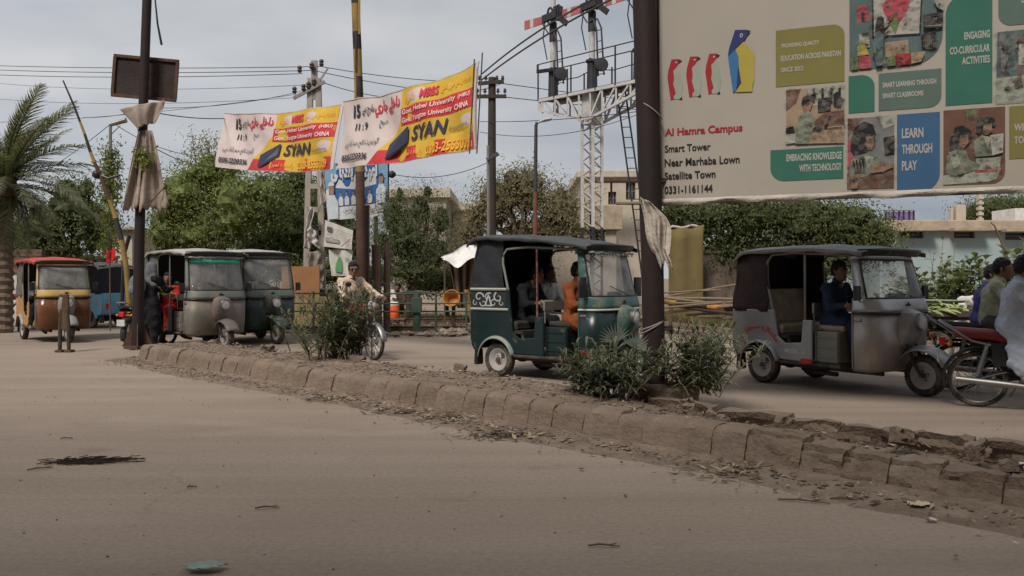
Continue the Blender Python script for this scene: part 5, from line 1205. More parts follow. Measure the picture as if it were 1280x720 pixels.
q = MB(); q.lathe([(0,0),(.15,0),(.165,.05),(.165,.14),(.15,.15),(.15,.19),(.165,.20),(.165,.34),(.155,.36),(0,.36)], n=18); q.build('body', M('cooler_orange', (.75,.12,.03), rough=.4), t, smooth=True)
q = MB(); q.lathe([(.0,.36),(.17,.36),(.17,.42),(.12,.46),(0,.47)], n=18); q.build('lid', M('cooler_white', (.7,.68,.62), rough=.4), t, smooth=True)
# tarp canopy on gathered brown drapes
Yt = 24.5; t = thing('tarp_canopy', 'white tarpaulin canopy on gathered brown drapes behind the teal rickshaw', 'canopy', (0, Yt, 0))
c = t.location.copy()
def tf(a, b):
    x = 553+62*a; yb = 324+11*math.exp(-((a-.30)/.16)**2)-12*max(0, a-.45); yt = 320-15*math.exp(-((a-.52)/.30)**2)
    p = P(x+2*math.sin(b*9), yb*(1-b)+yt*b-2.5*math.sin(PI*b)*math.sin(a*7), Yt-.9+2.4*b+.12*math.sin(a*6)); return p-c
q = MB(); q.grid(tf, 16, 8); q.build('tarpaulin', M('tarp_white', (.78,.76,.74), rough=.6, var=.08, bump=.3, bscale=3), t, smooth=True, solid=.01)
for k, (x0, x1) in enumerate([(572,586),(579,604)]):
    q = MB(); q.grid(lambda a, b: P((x0+(2 if k else -2)*0)*(1-a)+(x1)*a+ (1-b)*0+((-10+16*a) if k == 0 else (2+18*a))*b, 385-(55 if k == 0 else 62)*b, Yt+.15*math.sin(a*18)*(.6+.4*b)+.2*k)-c, 22, 8)
    q.build('drape', M('drape_brown', (.20,.145,.11), rough=.95, var=.25, bump=.4), t, smooth=True, solid=.01)
for x in (556,612):
    q = MB(); a = P(x, 326, Yt)-c; q.tube([(a.x,a.y,0),a], .03, n=6); q.build('pole', BARK, t)
q = MB(); q.box((0,0,.0),(.6,.04,.55)); tag(q.build('notice_board', M('paper_white'), loc=P(598,352,25.5)), 'small whitish notice board behind the yellow boards', 'sign')
# rails
RAIL = M('rusty_rail', (.085,.055,.042), rough=.6, metal=.4, var=.3, dirt=(.16,.12,.09), damt=.4)
for y, lab in ((20.9,'nearer rusty rail beyond the far edge of the road'),(24.9,'farther rusty rail at the edge of the grass')):
    q = MB(); prof = [(-.07,0),(.07,0),(.07,.02),(.015,.035),(.015,.13),(.035,.14),(.035,.17),(-.035,.17),(-.035,.14),(-.015,.13),(-.015,.035),(-.07,.02)]
    q.add([(x, yy, z) for x in (-8.0, 4.0) for yy, z in prof], [tuple(range(12)), tuple(range(23,11,-1))]+[(i, (i+1)%12, 12+(i+1)%12, 12+i) for i in range(12)])
    tag(q.build('rail_track', RAIL, loc=(0,y,0)), lab, 'rail', 'railway rails')
scatter('ballast', 1800, lambda rs: (rs.uniform(-8,5), rs.choice([20.9,24.9])+rs.normal(0,.35), .01), .05, PEB, 31)
scatter('rubble', 130, lambda rs: (rs.uniform(-3.5,-.4), rs.normal(19.9,.3), .02), .10, [KERB[1], PEB[1], PEB[0]], 32)
scatter('rubble', 60, lambda rs: (rs.uniform(-1.8,-.7), rs.normal(20.6,.2), .03), .14, [KERB[1], PEB[1]], 33)
# concrete edging and grass bank right of the big pole
q = MB(); q.bar(Vector((3.9,25.2,.06)), Vector((6.2,17.6,.06)), .22, .12); q.bar(Vector((6.2,17.6,.06)), Vector((11.0,15.2,.06)), .22, .12)
q.build('concrete_edging', KERB[1], kind='structure')
q = MB(); gb = [(4.1,25.4),(6.4,17.9),(11.2,15.5),(16,22),(12,34),(-9,34),(-9,25.4)]
def bank(x, y): return .02+.30*min(1, max(0, (x-3.5)/2))*min(1, max(0, fbm(x*.5, y*.5)*1.6-.2))
q = MB(); q.grid(lambda a, b: (lambda x, y: (x, y, bank(x, y)))(-8.5+20*a if b < 0 else -8.5+22*a, 25.15+8*b), 60, 14); q.build('bank', SOIL, kind='structure', smooth='full')
q = MB(); q.grid(lambda a, b: (lambda s_, tt: (lambda p: (p.x, p.y, .01+.34*math.sin(PI*min(1, b*1.3)*.5)*fbm(p.x*.8, p.y*.8)*1.3))(Vector((3.98,25.2,0)).lerp(Vector((6.28,17.6,0)), s_)+Vector((tt*.95, tt*.3, 0))))(a, .05+5*b), 30, 16); q.build('bank', SOIL, kind='structure', smooth='full')
def grass(name, n, pos, h_, seed, mats=GRASSM):
    rs = np.random.RandomState(seed); p = np.array([pos(rs) for _ in range(n)]); a = rs.uniform(0, 2*PI, n); hh = h_*rs.uniform(.4,1.3,n); w_ = .012+.008*rs.rand(n)
    dx, dy = np.cos(a), np.sin(a); ln = rs.normal(0,.35,(n,2))*hh[:,None]
    b0 = p-np.stack([dx*w_, dy*w_, 0*w_],1); b1 = p+np.stack([dx*w_, dy*w_, 0*w_],1); tp = p+np.stack([ln[:,0], ln[:,1], hh],1)
    V = np.stack([b0,b1,tp],1).reshape(-1,3); return npmesh(name, V, np.arange(3*n).reshape(-1,3), mats, rs.randint(0,len(mats),n), kind='stuff')
def gpos(rs):
    s_, tt = rs.rand(), rs.uniform(.1,4.6); p = Vector((3.98,25.2,0)).lerp(Vector((6.28,17.6,0)), s_)+Vector((tt*.95, tt*.3, 0)); return (p.x, p.y, .1)
grass('dry_grass', 16000, gpos, .26, 41)
grass('dry_grass', 9000, lambda rs: (rs.uniform(-8,4), 25.3+abs(rs.normal(0,2.0)), .02), .13, 42)
grass('dry_grass', 5000, lambda rs: (rs.uniform(-7.5,4), rs.normal(22.9,.5), .0), .07, 43, [GRASSM[1], GRASSM[0]])
# stack of bamboo and striped poles
tsp = 0
for k, (x0, y0, x1, y1, r_, c_, lab) in enumerate([(826,372,930,354,.035,0,'topmost thin bamboo sloping up to the right in the pile'),(826,372,925,374,.045,0,'level bamboo below the sloping one in the pile'),(824,371,930,384,.04,0,'bamboo sloping down to the right over the striped boom'),(828,377,930,388,.062,1,'thick black and orange striped boom in the pile'),(840,390,928,381,.045,0,'dusty bamboo near the bottom of the pile, rising to the right'),(866,393,928,390,.04,2,'dark pole low in the pile near the silver rickshaw'),(846,383,930,395,.05,2,'dark pole sloping down at the bottom of the pile'),(880,396,930,400,.04,0,'lowest bamboo, half in the grass'),(832,366,900,362,.03,0,'thin bamboo resting on the top of the pile at its left'),(838,384,905,378,.04,0,'bamboo just under the striped boom on the left'),(850,379,932,377,.035,0,'straight bamboo hidden partly by the striped boom')]):
    a = P(x0, y0, 20.5-.1*k); b = P(x1, y1, 18.2-.12*k); 
    if c_ == 1:
        t = thing('striped_boom', lab, 'boom', a, 0, 'poles stacked behind the silver rickshaw')
        for j in range(5):
            q = MB(); q.tube([(b-a)*(j/5), (b-a)*((j+1)/5)], r_, n=9); q.build('stripe', [YEL, BLK, BLK, M('orange_paint_old'), BLK][j], t, smooth=True)
    else:
        q = MB(); q.tube([(b-a)*(j/8)+Vector((0,0,.004*math.sin(j*1.3+k))) for j in range(-1,9)], r_*.7, n=8)
        tag(q.build('bamboo_pole', [M('bamboo_dry', (.20,.15,.10), var=.3, stretch=(4,4,1)), None, M('old_dark_pole', (.05,.035,.03), var=.3)][c_], loc=a, smooth=True), lab, 'pole', 'poles stacked behind the silver rickshaw')
for k, px in enumerate((838, 905)):
    a = G(px, 414); q = MB(); q.tube([(0,0,0),(.03,0,CH+(HZ-366)/F*a.y)], .05, n=7); tag(q.build('prop_post', BARK, loc=a), ['prop post under the left end of the pole pile','prop post under the right end of the pole pile'][k], 'post')
# shed of ochre sheeting and brown wall
t = thing('ochre_shed', 'mustard coloured sheet wall with a curled top edge behind the big pole', 'shed', P(836, 348, 24)); t.location.z = 0; c = t.location.copy()
q = MB(); q.grid(lambda a, b: (.98*a, .04*math.sin(a*12)*b, (2.78+.12*a+.03*math.sin(a*12))*b), 24, 8); q.build('sheet_wall', M('ochre_sheet', (.15,.115,.04), rough=.8, var=.2, dirt=(.13,.09,.04), damt=.4), t, smooth=True, solid=.03)
q = MB(); q.tube([(a/8*1.0, 0, 2.80+.12*a/8*.5+.03*math.sin(a*1.5)) for a in range(9)], .035, n=6); q.build('top_roll', WHITE, t, smooth=True)
q = MB(); q.box((0,0,1.05),(3.8,.18,2.1)); q.box((0,-.01,2.13),(3.86,.24,.08)); tag(q.build('brown_wall', M('brown_plaster', (.15,.115,.095), rough=.95, var=.2, scale=2, dirt=(.09,.065,.05), damt=.4, bump=.3), loc=(7.0,24.9,0)), 'low brown plastered wall between the mustard shed and the silver rickshaw', 'wall')
# ------------------------------------------------------------------ railway signal gantry
SW = M('signal_white_paint', (.47,.46,.45), rough=.6, var=.12, scale=3, dirt=(.25,.19,.15), damt=.25); SB = M('signal_black_paint', (.025,.026,.03), rough=.6, var=.2); SRm = M('signal_red_faded', (.36,.10,.10), rough=.6, var=.15)
mb0 = Vector((2.44, 25.6, 0)); t = thing('railway_signal', 'white lattice railway signal mast with a bracket platform and red semaphore arms', 'railway signal', mb0)
E_ = Vector((.707,-.707,0)); K_ = Vector((.707,.707,0))
def gp(e, k, z): return E_*e+K_*k+Vector((0,0,z))
q = MB(); H = 6.25; a_ = .21
for sx_ in (-1,1):
    for sy_ in (-1,1): q.bar(gp(sx_*a_,sy_*a_,2.9), gp(sx_*a_,sy_*a_,H), .095)
n_ = 15
q.bar(gp(0,0,2.9), gp(0,0,H), .09)
for k in range(n_):
    z0, z1 = 2.9+(H-2.9)*k/n_, 2.9+(H-2.9)*(k+1)/n_
    for sg in (-1,1):
        e0 = -a_ if k % 2 else a_; q.bar(gp(e0, sg*a_, z0), gp(-e0, sg*a_, z1), .05, .014); q.bar(gp(sg*a_, e0, z0), gp(sg*a_, -e0, z1), .05, .014)
q.build('mast', SW, t)
q = MB()
for sx_ in (-1,1):
    for sy_ in (-1,1): q.bar(gp(sx_*a_,sy_*a_,0), gp(sx_*a_,sy_*a_,2.9), .075)
for k in range(13):
    z0, z1 = 2.9*k/13, 2.9*(k+1)/13
    for sg in (-1,1): e0 = -a_ if k % 2 else a_; q.bar(gp(e0, sg*a_, z0), gp(-e0, sg*a_, z1), .04, .012); q.bar(gp(sg*a_, e0, z0), gp(sg*a_, -e0, z1), .04, .012)
q.bar(gp(0,0,0), gp(0,0,3.4), .12); q.build('mast_base', SB, t)
q = MB(); q.box(gp(0,0,6.5), (.44,.44,.95), (0,0,-PI/4)); q.build('cap_box', SW, t, bevel=.02)
SX = {-1:-1.88, 1:2.15}
# bracket trusses, front and back
zt = 6.98
for sg in (-1,1):
    q = MB(); kk = sg*.36
    q.bar(gp(-1.88,kk,zt), gp(2.15,kk,zt), .09)
    for s_ in (-1,1):
        q.bar(gp(SX[s_],kk,zt), gp(SX[s_],kk,zt-.28), .06); q.bar(gp(SX[s_],kk,zt-.28), gp(s_*.05,kk,6.1), .075)
        nodes = [2.15,1.72,1.2,.68,.22]
        for j in range(4):
            x0, x1 = max(-1.88,nodes[j]*s_), nodes[j+1]*s_; bz = lambda x: 6.1+(zt-.28-6.1)*(abs(x)/2.15)
            q.bar(gp(x1,kk,zt), gp(x1,kk,bz(x1)), .05); q.bar(gp(x0,kk,zt), gp(x1,kk,bz(x1)), .05)
    q.build('bracket_truss', SW, t)
q = MB()
for k in range(14): q.bar(gp(-1.85+3.95*(k+.5)/14, -.36, zt+.06), gp(-1.85+3.95*(k+.5)/14, .36, zt+.06), .27, .03)
q.build('platform_deck', M('deck_brown', (.09,.065,.05), var=.3), t)
for sg in (-1,1):
    q = MB(); kk = sg*.40
    q.tube([gp(-1.93,kk,zt+1.15), gp(2.2,kk,zt+1.15)], .018, n=6)
    if sg > 0: q.tube([gp(-1.93,kk,zt+.75), gp(-.9,kk,zt+.72), gp(-.3,kk,zt+.86), gp(.5,kk,zt+.7), gp(1.4,kk,zt+.75), gp(2.2,kk,zt+.8)], .016, n=6)
    for e in (-1.88,-1.2,-.65,.45,1.2,2.15): q.tube([gp(e,kk,zt), gp(e,kk,zt+(1.15 if e in (-1.88,-1.2,1.2,2.15) else .8))], .028, n=6)
    q.build('railing', SB, t, smooth=True)
q = MB(); q.bar(gp(-2.1,-.2,zt+1.0), gp(-1.2,-.2,zt+.93), .10); q.bar(gp(-2.1,-.2,zt+.95), gp(-2.1,-.2,zt+1.2), .05); q.build('cross_beam', SB, t)
for e, full in ((-1.60,1),(0,1),(1.75,1)):
    q = MB(); q.tube([gp(e,0,zt), gp(e,0,zt+.95), gp(e,0,zt+.955), gp(e,0,zt+1.02)], [.17,.15,.2,.2], n=10); q.build('doll_sleeve', SB, t, smooth=True)
    q = MB(); q.tube([gp(e,0,zt+1.9), gp(e,0,zt+2.5)], .125, n=10); q.build('doll_collar', SB, t, smooth=True)
    q = MB(); q.tube([gp(e,0,zt+.95), gp(e,0,zt+3.7)], [.10,.085], n=10); q.lathe([(.07,3.55),(.16,3.58),(.16,3.64),(.07,3.68),(.07,3.9),(.11,3.95),(.07,4.05),(.02,4.25)], c=gp(e,0,zt), n=12); q.build('doll_post', SW, t, smooth=True)
    ph = zt+2.62
    arm = MB(); bands = [(-.22,-.72,SRm),(-.72,-.86,SW),(-.86,-1.12,SRm)]
    for a, b, m_ in bands:
        q = MB(); w0 = .12+.03*(abs(a)-.2); w1 = .12+.03*(abs(b)-.2)
        q.add([gp(e+a,-.16,ph-w0),gp(e+b,-.16,ph-w1),gp(e+b,-.16,ph+w1),gp(e+a,-.16,ph+w0),gp(e+a,-.13,ph-w0),gp(e+b,-.13,ph-w1),gp(e+b,-.13,ph+w1),gp(e+a,-.13,ph+w0)], [(0,1,2,3),(7,6,5,4),(0,4,5,1),(1,5,6,2),(2,6,7,3),(3,7,4,0)])
        q.build('semaphore_arm', m_, t)
    q = MB()
    for (ce, cz, r0) in ((.05,.05,.17),(.40,.10,.14)):
        q.tube([gp(e+ce+r0*.7*math.cos(a), -.2, ph+cz+r0*1.5*math.sin(a)) for a in [2*PI*j/18 for j in range(18)]], .035, n=6, closed=True)
    q.bar(gp(e-.25,-.2,ph), gp(e+.35,-.2,ph+.05), .12, .22); q.bar(gp(e+.45,-.18,ph-.1), gp(e+.75,-.18,ph-.35), .05, .18); q.bar(gp(e-.3,-.2,ph-.1), gp(e-.02,-.2,ph-.5), .03); q.box(gp(e+.3,-.1,ph+.1),(.22,.22,.42),(0,0,-PI/4)); q.build('spectacle', SB, t)
    q = MB(); q.tube([gp(e-.16,-.2,ph-.05), gp(e-.25,-.2,ph-.6), gp(e-.12,-.15,ph-1.3)], .02, n=5)
    for s_ in (0,.30): q.tube([gp(e+.12,-.3+s_*.2,ph-.55+s_*.05), gp(e+.3+s_*.5,-.3,ph-.5), gp(e+.42+s_*.6,-.3,ph-.8), gp(e+.48+s_*.75,-.3,zt+.4)], .027, n=6)
    for k in range(5): q.tube([gp(e+.44+.02*k,-.3,ph-.85-.33*k), gp(e+.62+.03*k,-.3,ph-.85-.33*k)], .014, n=5)
    q.tube([gp(e,-.1,zt+1.05), gp(e+.55,-.3,zt+.75)], .035, n=6); q.lathe([(0,-.06),(.19,-.05),(.21,0),(.19,.05),(0,.06)], c=gp(e+.62,-.32,zt+.72), axis='y', n=16); q.build('ladder_and_lever', SB, t, smooth=True)
q = MB(); b0_, b1_ = gp(1.55,.25,0)+Vector((.3,0,0)), gp(.85,.1,zt+.1)
off = Vector((.30,-.05,0))
q.tube([b0_, b1_], .028, n=6); q.tube([b0_+off, b1_+off*.8], .028, n=6)
for k in range(22): p_ = b0_.lerp(b1_, (k+1)/23); q.tube([p_, p_+off*(1-.2*k/22)], .014, n=5)
q.build('ladder', SB, t, smooth=True)

# ------------------------------------------------------------------ poles
WOODP = M('weathered_timber', (.048,.037,.030), rough=.9, var=.3, scale=6, bump=.5, bscale=18, stretch=(1,1,.15))
INS = M('insulator_brown', (.07,.05,.045), rough=.35)
Y_ = 27.5; c = Vector(((614-640)/F*Y_, Y_, 0)); zz = lambda py: CH+(HZ-py)/F*Y_
t = thing('utility_pole', 'dark timber power pole with two crossarms behind the teal rickshaw', 'utility pole', c)
q = MB(); q.tube([(0,0,0),(.03,0,zz(97))], [.17,.12], n=12); q.build('shaft', WOODP, t, smooth=True)
for z, w_, rr_ in ((zz(105),.42,.10),(zz(121),.50,-.12)):
    q = MB(); q.bar((-w_,-.14,z-.02), (w_,-.14,z+.02+rr_*.3), .09, .11); q.build('crossarm', WOODP, t)
    for x in (-w_*.9,-w_*.4,w_*.45,w_*.9): q = MB(); q.tube([(x,-.14,z+.04),(x,-.14,z+.12)], .015, n=5); q.lathe([(0,.10),(.045,.11),(.06,.15),(.035,.18),(.05,.20),(.03,.24),(0,.25)], c=(x,-.14,z), n=10); q.build('insulator', INS, t, smooth=True)
Y2 = 26.5; c = Vector(((611-640)/F*Y2, Y2, 0)); t = thing('thin_pole', 'thin pale steel pole with a small solar panel, just left of the timber power pole', 'pole', c)
q = MB(); q.tube([(0,0,0),(-.02,0,CH+(HZ-182)/F*Y2)], .05, n=8); q.build('shaft', STEEL, t, smooth=True)
q = MB(); q.box((.12,-.05,CH+(HZ-196)/F*Y2),(.42,.3,.03),(.5,-.5,0)); q.build('solar_panel', SB, t)
Y3 = 25; c = Vector(((670-640)/F*Y3, Y3, 0)); t = thing('street_lamp', 'tall thin street lamp with a red lower half, curving to the right', 'street lamp', c)
z3 = lambda py: CH+(HZ-py)/F*Y3
q = MB(); q.tube([(-.02,0,z3(240)),(0,0,z3(157)),(.03,0,z3(153))], [.06,.05,.045], n=9); q.build('shaft', M('lamp_grey', (.045,.045,.047)), t, smooth=True)
q = MB(); q.tube([(-.03,0,0),(-.02,0,z3(240))], [.075,.065], n=9); q.build('lower_shaft', M('lamp_red_paint', (.17,.06,.045), dirt=(.09,.055,.045), damt=.4), t, smooth=True)
q = MB(); rg = []
for k, (x, z, w_, h_) in enumerate(((.02,0,.03,.03),(.12,.05,.05,.04),(.28,.10,.10,.06),(.42,.12,.09,.05),(.48,.12,.02,.02))): rg.append([Vector((x, w_*math.cos(a), z3(154)+z+h_*math.sin(a))) for a in [2*PI*j/10 for j in range(10)]])
q.loft(rg); q.build('lamp_head', M('lamp_head_grey', (.42,.43,.44), rough=.4), t, smooth=True)
# small lamp post at left behind creeper column
Y4 = 24; c = Vector(((138-640)/F*Y4, Y4, 0)); t = thing('creeper_pole', 'thin pole wrapped in green creeper with a lamp arm on top, right of the palm', 'pole', c); z4 = lambda py: CH+(HZ-py)/F*Y4
q = MB(); q.tube([(0,0,0),(0,0,z4(156))], .045, n=8); q.tube([(-.02,0,z4(156)),(.45,0,z4(150))], [.06,.08], n=8); q.tube([(.02,0,z4(168)),(.28,0,z4(157))], .015, n=5); q.build('shaft', STEEL, t, smooth=True)
leaf_cloud('creeper', [((0,0,z4(p_)),(.17+.06*math.sin(p_),.16,.42)) for p_ in (195,215,235,255,275,300)], 150, 16, .10, .14, GR['bright'], 8, t)
# concrete pole with rags
Y5 = 26; c = Vector(((393-640)/F*Y5, Y5, 0)); z5 = lambda py: CH+(HZ-py)/F*Y5
t = thing('concrete_pole', 'pale twin-legged concrete power pole with rags tied round it', 'utility pole', c)
CONC = M('pole_concrete', (.36,.32,.28), rough=.95, var=.18, scale=5, dirt=(.20,.16,.13), damt=.4, bump=.4)
q = MB()
for s_ in (-1,1): q.bar((s_*.28,0,0), (s_*.12,0,z5(98)), .13, .17)
for k in range(9): z = .6+k*.72; w_ = .28-.16*z/z5(98); q.box((0,0,z),(w_*2,.13,.16))
q.build('shaft', CONC, t)
q = MB(); q.box((0,0,z5(100)),(.18,.1,1.2)); q.bar((-.62,-.12,z5(124)),(.35,-.12,z5(103)),.07,.10); q.bar((.1,-.12,z5(108)),(.45,-.12,z5(86)),.04,.05); q.build('crossarm', STEEL, t)
for x, py in ((-.42,92),(-.05,88),(.25,84),(-.58,118),(-.30,115),(-.15,112),(.02,108)):
    q = MB(); q.lathe([(0,-.02),(.05,0),(.08,.06),(.05,.10),(.08,.14),(.05,.2),(0,.22)], c=(x,-.14,z5(py)), n=10); q.build('insulator', INS, t, smooth=True)
def Rg(label, quad, Y, mat, seed, name='rag', cat='rag', grp='rags tied round the concrete pole', nu=14, nv=18):
    (ax, ay), (bx, by), (cx, cy), (dx, dy) = quad
    def fn(a, b):
        x = (ax*(1-a)+bx*a)*(1-b)+(dx*(1-a)+cx*a)*b; y = (ay*(1-a)+by*a)*(1-b)+(dy*(1-a)+cy*a)*b
        p = P(x+.8*math.sin(b*6+seed)+.6*math.sin(b*17+a*5), y, Y); p.y += .06*math.sin(a*9+b*2+seed)+.02*math.sin(b*15+a*9); return p
    return cloth(name, label, fn, mat, nu, nv, cat, None, grp)
Rg('white rag hanging off the right side of the concrete pole, highest of the rags', [(399,213),(404,215),(409,250),(400,259)], 25.7, RAG[1], 1)
Rg('long crumpled white rag hanging on the left side of the concrete pole', [(386,258),(393,262),(387,312),(379,310)], 25.6, RAG[1], 2)
Rg('short white rag crossing the middle of the concrete pole', [(386,283),(396,290),(399,312),(384,300)], 25.5, RAG[1], 3)
Rg('grey twisted sacking wound round the foot of the concrete pole', [(387,315),(402,313),(404,352),(385,356)], 25.6, M('sacking_grey', (.24,.20,.17), var=.35, bump=.8, bscale=10), 4)
Rg('dusty grey cloth below the sacking on the concrete pole', [(384,356),(404,352),(400,392),(386,392)], 25.6, M('sacking_grey'), 5)
# hanging white campaign banners between the poles
WF = [M('torn_flex_white', (.58,.55,.51), rough=.7, var=.08, scale=3), M('ink_faded_grey', (.30,.28,.27)), M('ink_dark_grey', (.12,.11,.11)), M('ink_emblem_green', (.10,.30,.12)), M('ink_red_thin', (.45,.1,.08))]
def hang(label, quad, Y, draw, seed):
    t = thing('torn_banner', label, 'banner', P(quad[0][0], quad[0][1], Y), 0, 'torn white banners by the concrete pole'); o0 = t.location.copy()
    def S(u, v, k):
        (ax, ay), (bx, by), (cx, cy), (dx, dy) = quad; b = 1-v
        x = (ax*(1-u)+bx*u)*(1-b)+(dx*(1-u)+cx*u)*b; y = (ay*(1-u)+by*u)*(1-b)+(dy*(1-u)+cy*u)*b
        p = P(x, y, Y); p.y += .05*math.sin(u*9+v*4+seed)-k*4; return p-o0
    q = MB(); q.grid(lambda a, b: S(a, b, 0), 20, 14); q.build('cloth', WF[0], t, smooth=True)
    f = Flat(S, .001, .006); draw(f); f.done('print', WF, t)
def dr1(f):
    f.strip(.06,.55,.20,.36,1,12,2); f.text('VOTE FOR', .10, .50, .235, .325, 0, .03); f.strip(.10,.28,.62,.80,2,8,2)
    for k in range(4): f.text(ur('تحریک انصاف'), .35, .92, .74-.14*k, .80-.14*k, 2 if k < 1 else 1, .01)
    f.poly([(.62,.10),(.95,.55),(.97,.53),(.64,.08)], 4); f.text(ur('نامزد'), .12, .3, .45, .56, 2, .02)
def dr2(f):
    n_ = 14; f.poly([(.28,.15),(.62,.15)]+[(.62-.04*0-.34*k/n_, .15+.60*math.sin(PI*(k+.6)/(n_+1.2))**.6) for k in range(n_+1)], 3); f.text(ur('نشان'), .32, .58, .28, .42, 0, .03); f.text(ur('امیدوار'), .2, .75, .03, .11, 2, .01)
    f.text('2024', .72, .92, .60, .72, 1, .02)
hang('white torn campaign banner with grey lettering, upper one of two between the poles', [(407,275),(441,288),(440,312),(404,308)], 24.5, dr1, 1)
hang('white hanging cloth with a green dome emblem, below the torn campaign banner', [(411,312),(441,313),(436,345),(414,345)], 24.6, dr2, 2)
# blue and white political hoarding
Yb_ = 28.5; q0 = P(405,207,Yb_); t = thing('hoarding', 'blue and white hoarding with rows of men and Urdu lettering behind the striped pole', 'hoarding', (q0.x, Yb_, 0))
cors = [P(405,205,Yb_)-t.location, P(485,197,Yb_-.6)-t.location, P(484,269,Yb_-.6)-t.location, P(410,276,Yb_)-t.location]
def hS(u, v, k): return cors[3].lerp(cors[2], u).lerp(cors[0].lerp(cors[1], u), v)+Vector((0,-1,0))*k
HM = [M('hoard_white', (.60,.60,.60), var=.06), M('hoard_blue', (.035,.13,.36), var=.1), M('hoard_skyblue', (.18,.34,.48), var=.15), M('hoard_skin', (.30,.19,.13), var=.15), M('hoard_dark', (.05,.05,.06)), M('hoard_pale', (.50,.56,.60), var=.1)]
q = MB(); q.grid(lambda a, b: hS(a, b, 0), 4, 4); q.build('sheet', HM[0], t)
q = MB()
for u in (0,.33,.66,1): q.bar(hS(u,-.0,-.08), hS(u,1,-.08), .06)
for u in (.2,.8): b_ = hS(u,.5,-.15); q.bar(Vector((b_.x,b_.y,0)), b_, .12)
q.build('frame', RUST, t)
f = Flat(hS, .003, .006); f.strip(.05,1,.22,.99,1,16,2); f.poly([(0,.55),(.14,.62),(.2,.9),(.18,1),(0,1)], 2); f.poly([(.88,.3),(1,.28),(1,1),(.84,1),(.86,.7)], 2)
f.poly([(.16,.56)]+[(.16+.055*k, .60+.10*math.sin(k*1.3)+.04*k*.3) for k in range(1,13)]+[(.82,.56),(.5,.50)], 0)
f.strip(.05,1,.0,.22,0,8,2)
def man(u, v, s_, robe=0, dark=4):
    f.poly([(u-.045*s_,v),(u+.045*s_,v),(u+.05*s_,v+.14*s_),(u+.02*s_,v+.21*s_),(u-.02*s_,v+.21*s_),(u-.05*s_,v+.14*s_)], robe); f.disc(u, v+.26*s_, .022*s_, .055*s_, 3); f.disc(u, v+.29*s_, .024*s_, .035*s_, dark, 8, 0, PI)
for u in (.24,.34,.45,.60,.72): man(u, .24, .78)
f.text(ur('بلدیاتی'), .10, .46, .60, .97, 0, .07); f.text(ur('امیدوار'), .48, .84, .62, .97, 0, .07)
man(.10,.02,2.0,5,0); man(.90,.22,1.6,5,4)
f.text(ur('یونین کونسل'), .28, .60, .11, .19, 4, .01); f.text('NA-219', .45, .62, .03, .10, 1, .02); f.text(ur('امیدوار'), .68, .95, .07, .17, 4, .01); f.done('portraits_and_lettering', HM, t)
q = MB(); q.lathe([(0,0),(.10,.02),(.13,.12),(.06,.22),(0,.24)], axis='x', c=(0,0,0), n=12); tag(q.build('loudspeaker', SB, loc=P(486,218,27.5), smooth=True), 'small dark loudspeaker at the right edge of the blue hoarding', 'loudspeaker')

# ------------------------------------------------------------------ wires
def PW(a, Ya, b, Yb2, lab, sag=.25, r=.012): wire(lab, P(a[0],a[1],Ya), P(b[0],b[1],Yb2), sag, r)
PW((-60,80),34,(401,83),26,'topmost of the three long wires at the upper left',.1)
PW((-60,85),34,(390,88),26,'middle of the three long wires at the upper left',.12)
PW((-60,91),34,(378,92),26,'lowest of the three long wires at the upper left',.14)
PW((-60,98),40,(384,106),26,'faint wire under the three long ones at the upper left',.3,.008)
PW((401,83),26,(608,103),27.5,'topmost wire between the concrete pole and the timber pole',.12)
PW((392,88),26,(614,120),27.5,'middle wire between the concrete pole and the timber pole',.12)
PW((395,100),26,(628,104),27.5,'lowest wire between the concrete pole and the timber pole',.55)
PW((370,118),26,(-60,154),30,'faint wire falling from the concrete pole towards the palm',.2,.008)
PW((376,114),26,(183,135),22,'wire from the concrete pole to beside the thin steel pole',.15,.008)
PW((372,122),26,(-60,118),40,'nearly level faint wire above the palm',.3,.008)
PW((60,212),30,(137,156),24,'short wire rising to the lamp arm right of the palm',.05,.010)
PW((142,154),24,(250,195),26,'wire falling from the lamp arm towards the trees',.2,.010)
PW((104,147),24,(178,138),22,'faint wire between the raised boom and the thin steel pole',.05,.008)
PW((625,104),27.5,(1290,160),60,'upper wire running right from the timber pole past the signal mast',.5,.014)
PW((628,121),27.5,(1290,120),50,'lower wire running right from the timber pole past the signal mast',.9,.014)
PW((640,152),27,(800,139),24,'level wire crossing the signal mast under its platform',.05,.012)
PW((600,152),27.5,(640,152),27,'short wire between the banner stick and the signal wires',.0,.010)
PW((492,218),27.5,(608,204),27.5,'wire from the blue hoarding to the timber pole',.25,.012)
PW((600,165),27.5,(800,142),24,'wire crossing the street lamp just under its head',.35,.010)
PW((604,118),27.5,(480,190),33,'faint wire falling left from the timber pole behind the banners',.3,.008)

